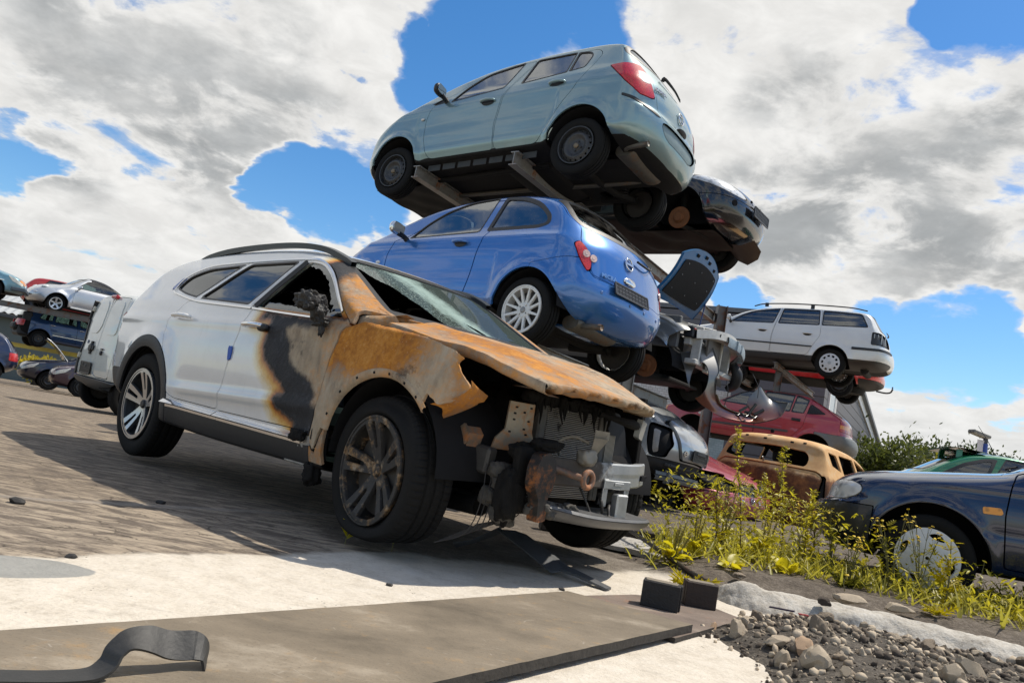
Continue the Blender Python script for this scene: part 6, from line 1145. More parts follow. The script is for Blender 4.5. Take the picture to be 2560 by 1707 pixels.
 # bumper skin torn off and hanging from the near corner
 ctl = [((1.973, 9.0, 1.967), (2.36, 9.0, 2.101)), ((2.05, 8.85, 1.755), (2.437, 8.85, 1.839)), ((2.108, 8.8, 1.572), (2.4, 8.8, 1.696)), ((2.223, 8.8, 1.429), (2.438, 8.85, 1.54)), ((2.39, 8.85, 1.348), (2.538, 8.95, 1.444)), ((2.617, 8.95, 1.292), (2.744, 9.1, 1.404)), ((2.982, 9.1, 1.297), (3.033, 9.25, 1.40)), ((3.155, 9.1, 1.348), (2.978, 9.35, 1.573)), ((3.34, 9.15, 1.445), (3.1, 9.35, 1.77)), ((3.433, 9.2, 1.624), (3.16, 9.4, 1.754))]
 a = smooth_line([q[0] for q in ctl], 7); b = smooth_line([q[1] for q in ctl], 7); w_ = np.linspace(0, 1, 14)[:, None, None]; Gd = a[None] * (1 - w_) + b[None] * w_; t_ = np.linspace(0, 1, len(a))[None]; k_ = np.sin(w_[..., 0] * math.pi); Gd[..., 1] += -.09 * k_ * np.clip(1 - t_ * 1.7, -.6, 1); Gd[..., 0] += .05 * np.sin(w_[..., 0] * 2 * math.pi) * np.clip(1 - t_ * 2, 0, 1); Gd[..., 2] -= .05 * k_ * np.clip(t_ * 2 - 1, 0, 1)
 sk = grid(Gd); Rm = A(posemat(-.6421, -.0186, -.0062)); T = A([2.0182, 9.5264, 1.4368]); V = (sk.V - T) @ Rm; m = MB(V, sk.F); hole = np.hypot((sk.V[:, 0] - 2.21 - .08 * (sk.V[:, 2] - 1.68)) / .095, (sk.V[:, 2] - 1.66) / .21) - 1; _, m = split(m, hole)
 t = NT('bumper skin'); g = t.geo('Backfacing'); cc = t.coord(); s = t.n('ShaderNodeSeparateXYZ'); t.l(cc, s.inputs[0]); cl = t.mix(t.mr(t.math('ADD', s.outputs[2], t.math('MULTIPLY', t.noise(cc, 3, 3), .2)), .30, .12), (.19, .19, .185), (.17, .055, .035)); cl = t.mix(g, cl, (.035, .037, .04)); SKM = t.done(t.bsdf(cl, t.mix(g, (.3,) * 3, (.55,) * 3), .45, .6))
 thick = lip(m, .012); o = obj('bumper_skin', thick if thick.N[:, 1].mean() < 0 else MB(thick.V, thick.F[:, ::-1], -thick.N), SKM, c.root, 'torn off grey bumper skin hanging down')
 e = (smooth_line([q[1] for q in ctl[3:7]], 8) - T) @ Rm; obj('bolt_flange', ribbon(e, .06, .006, (0, -.4, 1)), plain('tan primer', (.30, .26, .19), .5, .1, .2), o)
 lw = [((2.85, 9.2, 1.42), (2.95, 9.22, 1.50)), ((2.95, 9.2, 1.38), (3.05, 9.22, 1.55)), ((3.05, 9.25, 1.42), (3.16, 9.25, 1.5))]
 obj('inner_brackets', join(*[obox((A(p) - T) @ Rm, (A(q) - T) @ Rm, .02, .03, .003) for p, q in lw], *[tube((A([(2.75 + .1 * k, 9.12, 1.40), (2.8 + .1 * k, 9.1, 1.36), (2.86 + .1 * k, 9.15, 1.40)]) - T) @ Rm, .012, 7, sub=4) for k in range(3)]), plain('glossy black bits', (.02, .02, .022), .2, .2), o)
 obj('wire', join(tube((smooth_line([(2.62, 9.1, 1.75), (2.64, 9.05, 1.6), (2.62, 9.05, 1.45)], 6) - T) @ Rm, .005, 6), xform(mirror_mesh(.04, .04, .05), (A([2.62, 9.05, 1.43]) - T) @ Rm), tube((smooth_line([(2.95, 9.2, 1.9), (3.02, 9.15, 1.75), (3.05, 9.2, 1.62)], 6) - T) @ Rm, .004, 6)), BLACK, o)
 return c
stripped = make_stripped()
def make_kadett():
 sp = spec([(-2.9, .22, .2), (-3.22, .33, .28), (-3.31, .45, .3), (-3.27, .62, .26), (-3.16, .68, .22), (-3.13, .95, .18), (-3.04, 1.05, .15), (-2.86, 1.13, .1), (-2.33, 1.395, .08), (-2.1, 1.435, .08), (-1.4, 1.435, .08), (-.95, 1.355, .08), (-.5, 1.07, .09), (-.2, .945, .1), (.2, .885, .12), (.55, .83, .16), (.82, .74, .25), (.87, .55, .3), (.84, .35, .3), (.7, .22, .2), (.3, .2, .1), (-.4, .22, .05), (-2.2, .22, .05)], W=.83, arch=(0, -2.5), ds=.03, k2=22, zw=.26)
 P = paint((.36, .030, .040), .1, .42, .55, dust=(.42, .26, .24)); c = Car('hatchback', sp, (4.632, 17.6083, 1.2088, 2.6352, .0209, .0153), 'faded red five-door hatchback with a grey rear bumper, under the white estate', paint_=P, group=STACK)
 c.arches([(0., .24), (-2.5, .24)], .37); G = glass((.16, .24, .20), 1.1)
 for sd in (1, -1):
  c.window('window', rnd([(-.52, 1.0), (-.98, 1.32), (-1.33, 1.375), (-1.27, .98)], .03), side=sd, mat=G); c.window('window', rnd([(-1.36, .985), (-1.42, 1.38), (-2.02, 1.385), (-1.97, .99)], .02), side=sd, mat=G); c.window('window', rnd([(-1.99, .99), (-2.05, 1.385), (-2.32, 1.31), (-2.25, 1.0)], .02), side=sd, mat=G)
  c.panel('louvre_panel', rnd([(-2.36, 1.235), (-2.68, 1.05), (-2.30, 1.0)], .03), 's', sd, .3, plain('black louvre', (.015, .015, .016), .5), .003, -.006, depth=-.01)
 for k in range(9): x = -2.36 - .034 * k; obj('louvre', box((x - .004, .765, 1.005 + .006 * k), (x + .004, .785, 1.22 - .020 * k), .002), BLACK, c.root)
 c.window('rear_window', rnd([(-.56, 1.12), (.56, 1.12), (.5, 1.37), (-.5, 1.37)], .05), 'r', lim=-2.25, mat=G); c.window('windscreen', rnd([(-.62, 1.08), (.62, 1.08), (.52, 1.36), (-.52, 1.36)], .05), 'f', lim=-1., mat=G)
 t = NT('tail lamp stripes'); cc = t.coord(); s = t.n('ShaderNodeSeparateXYZ'); t.l(cc, s.inputs[0]); cl = t.ramp(t.mr(s.outputs[2], .72, .98, 0, 1, False), [(0, (.35, .015, .012)), (.30, (.42, .02, .015)), (.33, (.62, .22, .03)), (.58, (.62, .20, .03)), (.62, (.33, .012, .012))], 'CONSTANT'); LM = t.done(t.bsdf(cl, .25, .1, .6))
 for sd in (1, -1): c.panel('tail_light', rnd([(-2.965, .975), (-3.20, .965), (-3.2, .74), (-2.98, .74)], .01), 's', sd, .28, LM, .006, .004)
 c.panel('number_plate_panel', rnd([(-.28, .72), (.28, .72), (.28, .90), (-.28, .90)], .01), 'r', 0, -2.9, plain('dark red panel', (.20, .02, .03), .35), .004, .003)
 GB = plain('grey plastic bumper', (.13, .14, .14), .55, 0, .25, 16); V = c.m.V; c.panel('bumper', [(-2.5, .655), (-3.5, .655), (-3.5, .1), (-2.6, .1)], 's', 0, -1, GB, .006, .012); c.panel('bumper', [(.37, .50), (1.2, .50), (1.2, .1), (.35, .1)], 's', 0, -1, GB, .006, .012)
 c.panel('indicator', rnd([(.60, .79), (.92, .74), (.92, .60), (.66, .60)], .02), 's', 1, .4, lens((.6, .20, .04)), .004, .004)
 SB = plain('dark grey rub strip', (.07, .06, .06), .5);
 dF = rnd([(-.36, .95), (-.28, .75), (-.34, .27), (-1.29, .28), (-1.30, .97), (-1.37, 1.40), (-.97, 1.355), (-.55, 1.04)], [.05, .1, .04, .03, .03, .02, .08, .05]); dR = rnd([(-1.305, .28), (-1.98, .28), (-2.08, .50), (-2.27, .72), (-2.31, 1.03), (-2.37, 1.33), (-2.04, 1.41), (-1.375, 1.405), (-1.315, .97)], [.03, .05, .08, .06, .05, .04, .05, .02, .03])
 c.panel('rub_strip', [(-.08, .525), (-2.0, .60), (-2.0, .555), (-.08, .48)], 's', 1, .3, SB, .001, .012)
 d1 = c.panel('door', dF, 's', 1); d2 = c.panel('door', dR, 's', 1);
 for d, x, z in ((d1, -1.16, .83), (d2, -2.12, .845)): obj('handle', xform(box((-.09, -.012, -.028), (.09, .008, .028), .01), (x, .826, z)), BLACK, d)
 obj('side_repeater', xform(lathe([(0, .008), (.03, .006), (.04, 0)], 16), (-.14, .835, .655), None, (1.2, 1, .8)), lens((.6, .58, .5)), c.root)
 c.finish(under=.28); wheel(c.root, -2.5, .76, .20, .28, .19, .17, 'steel', side=1); wheel(c.root, -2.5, -.76, .2, .28, .19, .17, 'steel', side=-1); return c
kadett = make_kadett()
def make_bright_red():
 sp = spec([(-3.1, .25, .2), (-3.42, .36, .28), (-3.48, .5, .3), (-3.42, .7, .2), (-3.3, .95, .15), (-2.9, 1.2, .1), (-2.4, 1.36, .08), (-1.4, 1.38, .08), (-.9, 1.3, .08), (-.3, .95, .1), (.5, .85, .2), (.85, .7, .3), (.85, .4, .3), (.6, .22, .2), (-.4, .23, .05), (-2.2, .23, .05)], W=.84, arch=(0, -2.55), k2=14)
 P = paint((.55, .012, .015), .1, .3, .2); c = Car('hatchback', sp, (6.2825, 20.4648, 3.10, 2.59, .0141, 0), 'bright red car with a tow hook, mostly hidden behind the white estate', paint_=P, group=STACK); c.arches([(0, .28), (-2.55, .28)], .36)
 for sd in (1, -1): c.window('window', rnd([(-.5, .98), (-1, 1.28), (-2.3, 1.3), (-2.8, 1.0)], .03), side=sd); c.panel('tail_light', rnd([(-3.3, .9), (-3.5, .9), (-3.5, .68), (-3.3, .68)], .01), 's', sd, .3, lens((.5, .02, .02)), .004, .004)
 c.panel('bumper', [(-2.95, .42), (-3.6, .42), (-3.6, .1), (-2.95, .1)], 's', 0, -1, BLACK, .006, .008); c.finish(under=.30, seats=False)
 for x, y in ((0, .8), (0, -.8), (-2.55, .8), (-2.55, -.8)): wheel(c.root, x, y, .22, .30, .2, .19, 'steel', side=1 if y > 0 else -1)
 obj('tow_hook', join(tube([(-3.3, 0, .26), (-3.5, 0, .24), (-3.62, 0, .27), (-3.66, 0, .36)], .02, 10, sub=5), xform(mirror_mesh(.05, .05, .05), (-3.66, 0, .39))), BLACK, c.root); obj('spare_wheel_tub', xform(lathe([(0, -.2), (.28, -.2), (.34, 0)], 28, 'z'), (-2.75, 0, .32)), GRIME, c.root); return c
bred = make_bright_red()
def make_orange():
 sp = spec([(-3.3, .2, .2), (-3.42, .35, .3), (-3.45, .6, .3), (-3.40, .95, .24), (-3.33, 1.05, .2), (-3.2, 1.28, .14), (-3.16, 1.38, .08), (-3.0, 1.425, .09), (-2.5, 1.46, .09), (-1.5, 1.48, .09), (-1.0, 1.4, .09), (-.4, 1.1, .1), (.2, .95, .14), (.6, .8, .25), (.72, .5, .3), (.6, .25, .2), (-.4, .2, .05), (-2.2, .2, .05)], W=.80, arch=(0, -2.6), ds=.025, k2=22, wz=[(.2, .93), (.5, .99), (.75, 1.), (.95, .97), (1.05, .92), (1.2, .85), (1.45, .72)])
 t = NT('burnt orange steel'); c_ = t.coord(); n = t.noise(c_, 5, 7, .66); n2 = t.noise(c_, 26, 6, .7); s = t.n('ShaderNodeSeparateXYZ'); t.l(c_, s.inputs[0]); up = t.mr(t.math('ADD', s.outputs[2], t.math('MULTIPLY', t.math('SUBTRACT', n, .5), .2)), .92, .99); hi = t.ramp(n, [(.3, (.46, .24, .09)), (.5, (.58, .34, .14)), (.7, (.56, .42, .25))]); lo = t.ramp(t.math('ADD', t.math('MULTIPLY', n, .6), t.math('MULTIPLY', n2, .4)), [(.3, (.025, .012, .007)), (.48, (.13, .045, .012)), (.62, (.30, .11, .025)), (.75, (.40, .2, .06))]); MT = t.done(t.bsdf(t.mix(up, lo, hi), .75, 0, 0, t.bump(n2, .25, .006)))  # rust, darker below: shade under the high sun painted in too
 c = Car('burnt_car', sp, (6.55, 14.79, -.466, .9133, -.0443, .006), 'burnt-out orange rusted car shell without glass, seen from behind', paint_=MT);
 root = c.root; root.scale = (1.2, 1.2, 1.2); c.arches([(0, .3), (-2.6, .3)], .37)
 hol = rnd([(-.46, 1.05), (-.08, 1.055), (.38, 1.04), (.62, 1.08), (.60, 1.16), (.50, 1.255), (-.02, 1.275), (-.42, 1.25), (-.47, 1.17)], .04)
 f = c.field(c.m, hol, 'r', 0, -2.9); hp = c.take(f); c.glassf.append((hol, 'r', 0, -2.9, False))
 for sd in (1, -1):
  for q in (rnd([(-2.58, 1.10), (-2.66, 1.30), (-3.0, 1.30), (-2.95, 1.14)], .03), rnd([(-1.6, 1.05), (-1.7, 1.36), (-2.54, 1.32), (-2.48, 1.08)], .04), rnd([(-.6, 1.02), (-1., 1.3), (-1.6, 1.37), (-1.52, 1.04)], .04)):
   f = c.field(c.m, q, 's', sd); c.take(f); c.glassf.append((q, 's', sd, None, False))
 c.panel('tailgate', rnd([(-.62, .5), (.62, .5), (.68, .95), (.60, 1.02), (-.60, 1.02), (-.68, .95)], .06), 'r', 0, -2.9, None, .012, -.012, depth=.02)
 c.panel('lamp_recess', rnd([(-.70, .98), (-.48, .96), (-.50, .70), (-.72, .68)], .04), 'r', 0, -2.9, plain('soot', (.012, .01, .009), .9), .004, -.02, depth=-.03)
 c.finish(under=.25); obj('roof_channel', join(*[rear_place(c, y, 1.385, box((-.02, -.012, -.004), (.02, .012, .004), .002), .003) for y in (-.4, -.2, .1, .35)]), DARK, c.root)
 obj('charred_stub', xform(mirror_mesh(.05, .05, .06), (-3.08, .08, 1.455)), DARK, c.root); obj('wiper_stub', tube([(-3.33, .05, 1.05), (-3.38, .05, 1.09)], .012, 8), GALV, c.root)
 return c
orange = make_orange()
def make_silver():
 sp = spec([(-2.9, .2, .2), (-3.1, .3, .3), (-3.16, .45, .36), (-3.22, .6, .36), (-3.20, .76, .34), (-3.1, .92, .26), (-2.9, 1.06, .16), (-2.6, 1.25, .12), (-2.2, 1.37, .1), (-1.4, 1.40, .09), (-.9, 1.3, .1), (-.3, .98, .1), (.3, .88, .2), (.7, .7, .3), (.72, .4, .3), (.5, .22, .2), (-.4, .2, .05), (-2.1, .2, .05)], W=.86, arch=(0, -2.45), ds=.022, k2=24)
 P = paint((.42, .44, .45), .55, .3, .35); c = Car('hatchback', sp, (.258, 10.7, .317, 2.4871, .0198, .046), 'silver hatchback without rear bumper or lamps, just behind the burnt car\'s nose', paint_=P, group=STACK); c.root.scale = (.83, .83, .83); c.arches([(-2.45, .28), (0, .28)], .36)
 for sd in (1, -1):
  c.window('window', rnd([(-.6, .96), (-1, 1.26), (-2.2, 1.3), (-2.5, 1.0)], .03), side=sd)
  o = c.panel('lamp_opening', rnd([(-2.78, .96), (-3.02, .93), (-3.12, .70), (-3.05, .50), (-2.86, .50), (-2.80, .70)], .05), 's', sd, .45, DARK, .004, -.05, depth=-.05)
  q = rnd([(-2.86, .90), (-2.96, .88), (-2.98, .56), (-2.90, .54)], .02); f = c.field(c.raw, q, 's', sd, .45); pc, _ = split(c.raw, f); obj('lamp_carrier', shift(pc, -.035), plain('smoky lamp carrier', (.30, .28, .26), .35, .2, .3), o)
 hp = rnd([(-.60, .50), (-.02, .53), (.42, .52), (.50, .64), (.54, .85), (.55, 1.01), (.2, 1.08), (-.55, 1.06), (-.62, .8)], .04)
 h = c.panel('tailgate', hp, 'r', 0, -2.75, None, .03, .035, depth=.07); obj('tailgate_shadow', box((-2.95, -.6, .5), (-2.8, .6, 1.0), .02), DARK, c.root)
 p, n = on_rear(c.raw, 0, .66); plate(h, p + n * .05, n, .50, .15); p, n = on_rear(c.raw, 0, .80); obj('handle', rear_place(c, 0, .78, box((-.16, -.03, -.01), (.16, .03, .03), .015), .04), BLACK, h); obj('badge', rear_place(c, .40, .68, join(xform(lathe([(.022, .006), (.04, .006), (.042, 0), (.02, 0)], 20, 'z'), (0, 0, 0)), box((-.03, -.005, 0), (.03, .005, .008), .002)), .04), CHROME, h); obj('badge_bar', rear_place(c, -.28, .90, box((-.01, -.06, 0), (.012, .06, .008), .003), .037), CHROME, h)
 low = c.panel('rear_panel', [(-2.78, .49), (-3.5, .49), (-3.5, .1), (-2.78, .1)], 's', 0, -1, plain('dark rear panel', (.025, .025, .026), .7, 0, .4, 12), .004, -.03)  # panel below the tailgate, one dark tone
 bmm = []
 for x, y, z in smooth_line([(-2.95, .72, .26), (-3.08, .45, .26), (-3.11, 0, .26), (-3.08, -.45, .26), (-2.95, -.72, .26)], 8): bmm.append([[x + .05, y, z + .06], [x - .02, y, z + .055], [x - .03, y, z + .01], [x - .012, y, z], [x - .03, y, z - .02], [x - .02, y, z - .06], [x + .05, y, z - .06]])
 b = grid(A(bmm)); b = b if b.N[:, 0].mean() < 0 else MB(b.V, b.F[:, ::-1]); obj('bumper_beam', join(crease(b, 35), box((-3.1, .5, .16), (-3.02, .56, .36), .01)), plain('dull grey steel', (.14, .145, .145), .45, .5, .3, 14), c.root)
 rb = [box((-3.135, y - .008, .405), (-3.10, y + .008, .435), .002) for y in np.linspace(-.62, .62, 44)]; obj('foam_strip', join(*rb, box((-3.12, -.66, .40), (-3.05, .66, .44), .006)), plain('ribbed strip', (.045, .046, .048), .5), c.root)
 c.finish(under=.25);
 for y in (.78, -.78): wheel(c.root, -2.45, y, .24, .29, .2, .18, 'steel', side=1 if y > 0 else -1)
 return c
silver = make_silver()
def make_low_red():
 sp = spec([(-2.6, .2, .2), (-3.4, .35, .3), (-3.5, .7, .3), (-3.3, .98, .2), (-2.6, 1.32, .1), (-1.5, 1.40, .09), (-1.0, 1.32, .09), (-.4, 1.04, .1), (.1, .92, .13), (.45, .83, .16), (.68, .74, .2), (.76, .66, .22), (.75, .56, .24), (.82, .54, .3), (.84, .40, .32), (.75, .24, .26), (.3, .2, .1), (-.4, .2, .05), (-2.2, .2, .05)], W=.88, arch=(0, -2.6), ds=.025, k2=22)
 P = paint((.36, .035, .055), .15, .38, .45, dust=(.45, .30, .30)); c = Car('saloon_car', sp, (2.9406, 10.8315, -.126, -.8467, -.0147, .0026), 'red saloon with chrome grille and an empty headlamp opening, low behind the weeds', paint_=P); c.arches([(0, .3), (-2.6, .3)], .37)
 for sd in (1, -1): c.panel('headlamp_opening', rnd([(.30, .80), (.55, .785), (.74, .69), (.76, .57), (.42, .575)], .03), 's', sd, .25, DARK, .004, -.06, depth=-.06)
 gp = rnd([(-.26, .545), (.26, .545), (.24, .70), (-.24, .70)], .03); c.panel('grille', gp, 'f', 0, .3, BLACK, .004, -.02, depth=-.02)
 bars = [front_place(c, 0, z, box((-.24, -.008, 0), (.24, .008, .012), .003), -.006) for z in (.565, .595, .625, .655, .685)]; o = obj('grille_bars', join(*bars, *[front_place(c, y, .625, box((-.008, -.07, 0), (.008, .07, .014), .003), -.004) for y in (-.235, .235)]), CHROME, c.root); obj('badge', join(*[front_place(c, y, .625, tube([A([.035 * math.cos(a), .035 * math.sin(a), .02]) for a in np.linspace(0, 6.2832, 19)], .006, 6, cap=False), .0) for y in (-.07, -.025, .02, .065)]), CHROME, o)
 c.panel('bumper', [(.30, .545), (.9, .545), (1.1, .5), (1.1, .1), (.36, .1)], 's', 0, -1, None, .012, .01); c.panel('air_intake', rnd([(.12, .30), (.50, .30), (.48, .45), (.14, .45)], .03), 'f', 0, .3, BLACK, .004, -.02, depth=-.02)
 c.window('windscreen', rnd([(-.62, 1.06), (.62, 1.06), (.52, 1.34), (-.52, 1.34)], .05), 'f', lim=-1.2)
 for sd in (1, -1): c.window('window', rnd([(-.6, .98), (-1, 1.26), (-2.2, 1.3), (-2.7, 1.0)], .03), side=sd)
 c.finish(under=.25)
 for x, y in ((0, -.8), (0, .8), (-2.6, -.8), (-2.6, .8)): wheel(c.root, x, y, .3, .31, .2, .2, 'steel', side=1 if y > 0 else -1)
 return c
lowred = make_low_red()
def make_navy():
 sp = spec([(-3.2, .25, .3), (-3.35, .5, .3), (-3.3, .95, .2), (-2.7, 1.0, .12), (-2.2, 1.3, .1), (-1.3, 1.38, .09), (-.95, 1.30, .09), (-.55, .99, .09), (-.42, .945, .10), (-.15, .915, .12), (.12, .885, .14), (.36, .855, .18), (.56, .81, .24), (.69, .72, .3), (.72, .60, .32), (.74, .575, .34), (.80, .545, .36), (.81, .45, .37), (.77, .33, .36), (.66, .24, .25), (.3, .2, .1), (-.4, .22, .05), (-2.2, .22, .05)], W=.85, ds=.02, k2=32, wz=[(.2, .90), (.3, .95), (.45, .99), (.6, 1.), (.74, .985), (.83, .955), (.9, .91), (1.1, .82), (1.38, .68)])
 def bump(X, Z): return .020 * np.exp(-((np.hypot(X, Z - .28) - .385) / .035) ** 2) * (Z > .22) + .012 * np.exp(-((Z - .795 + .02 * X) / .025) ** 2) - .008 * np.exp(-((Z - .52) / .03) ** 2) * (X < -.3) + .02 * np.exp(-((X + 2.5) ** 2 + 0 * Z) * 0) * 0
 sp['bump'] = bump; P = paint((.004, .014, .048), .25, .2, .08); c = Car('saloon_car', sp, (3.4475, 5.9822, .0502, 2.6311, -.0285, .0028), 'dark blue car with an orange side repeater and white wheel cover, parked in the weeds', paint_=P)
 c.arches([(0, .28), (-2.45, .28)], .375)
 for sd in (1, -1): c.panel('headlight', rnd([(.43, .705), (.50, .735), (.63, .735), (.78, .62), (.78, .575), (.54, .60), (.45, .645)], .03), 's', sd, .28, lens((.66, .64, .60), scale=14), .008, .002)
 c.panel('bumper', [(.355, .575), (.62, .575), (.9, .56), (1.1, .5), (1.1, .1), (.33, .1), (.37, .36)], 's', 0, -1, plain('dark bumper', (.012, .016, .024), .42, 0, .25, 30, coat=.3), .007, .008)
 c.window('windscreen', rnd([(-.66, .995), (.66, .995), (.54, 1.32), (-.54, 1.32)], .05), 'f', lim=-1.2, mat=glass((.4, .5, .46)))
 c.window('window', rnd([(-.72, .935), (-1.05, 1.24), (-1.4, 1.30), (-1.36, .95)], .03), side=1); c.window('window', rnd([(-1.45, .95), (-1.5, 1.3), (-2.1, 1.25), (-2.3, .97)], .03), side=1)
 d = c.panel('door', rnd([(-.49, .93), (-.455, .82), (-.43, .64), (-.44, .30), (-1.40, .30), (-1.41, .9), (-1.47, 1.32), (-1.0, 1.27), (-.62, .96)], .03), 's', 1, gap=.009)
 c.panel('bonnet', [(-.40, -.66), (.30, -.60), (.66, -.45), (.70, 0), (.66, .45), (.30, .60), (-.40, .66), (-.47, .3), (-.47, -.3)], 't', 0, .70, gap=.007)
 obj('side_repeater', xform(prism(rnd([(-.062, -.012), (-.05, -.024), (.055, -.024), (.055, .022), (-.05, .022)], .012), -.004, .014), (-.355, .842, .664), (0, .03, 0)), lens((.75, .28, .02), scale=30), c.root)
 c.finish(under=.26); wheel(c.root, 0, .835, .285, .292, .195, .185, 'cover4', side=1, rot=.35); wheel(c.root, 0, -.83, .285, .292, .195, .185, 'cover4', side=-1); wheel(c.root, -2.45, .83, .285, .292, .195, .185, 'cover4', side=1)
 obj('wiper', tube([(-.50, .10, .985), (-.47, .14, .99), (-.52, .35, 1.0)], .008, 6, sub=4), BLACK, c.root); return c
navy = make_navy()
def make_green():
 sp = spec([(-3.2, .25, .3), (-3.45, .5, .3), (-3.4, .86, .2), (-3.2, .90, .15), (-2.9, 1.07, .1), (-2.55, 1.31, .1), (-2.3, 1.43, .09), (-1.9, 1.50, .08), (-1.3, 1.51, .08), (-.85, 1.42, .09), (-.3, 1.1, .1), (.3, .95, .2), (.75, .75, .3), (.8, .45, .3), (.6, .22, .2), (-.4, .22, .05), (-2.2, .22, .05)], W=.85, arch=(0, -2.55), ds=.03, k2=18)
 P = paint((.010, .155, .070), .3, .25, .2); c = Car('coupe', sp, (10.4273, 13.1061, .2255, -.2527, -.0433, -.016), 'green coupe with a roof spoiler and whip aerial, behind the dark blue car', paint_=P); c.arches([(0, .3), (-2.55, .3)], .37)
 for sd in (1, -1): c.window('window', rnd([(-2.05, 1.0), (-2.78, .96), (-2.42, 1.22), (-2.1, 1.36), (-1.88, 1.40)], .04), side=sd, mat=glass((.08, .14, .12)), frame=.05); c.window('window', rnd([(-.75, 1.02), (-.95, 1.28), (-1.3, 1.43), (-1.76, 1.43), (-1.97, 1.03)], .03), side=sd, mat=glass((.14, .25, .2)))
 c.window('rear_window', rnd([(-.6, .98), (.6, .98), (.52, 1.38), (-.52, 1.38)], .06), 'r', lim=-2.35, mat=glass((.05, .2, .12))); c.finish(under=.25, seats=True)
 obj('roof_spoiler', join(grid(A([[(-2.05, -.56, 1.475), (-2.05, .56, 1.475)], [(-2.45, -.55, 1.49), (-2.45, .55, 1.49)], [(-2.66, -.54, 1.46), (-2.66, .54, 1.46)], [(-2.64, -.54, 1.43), (-2.64, .54, 1.43)], [(-2.2, -.55, 1.42), (-2.2, .55, 1.42)]])), *[box((-2.5, y - .02, 1.3), (-2.4, y + .02, 1.45), .01) for y in (-.5, .5)]), P, c.root)
 obj('aerial', tube([(-1.75, -.05, 1.5), (-1.88, -.05, 1.72), (-2.08, -.05, 1.98)], [.010, .006, .004], 6, sub=4), BLACK, c.root)
 for x in (0, -2.55): wheel(c.root, x, -.82, .3, .31, .21, .2, 'star5', side=-1)
 return c
green = make_green()
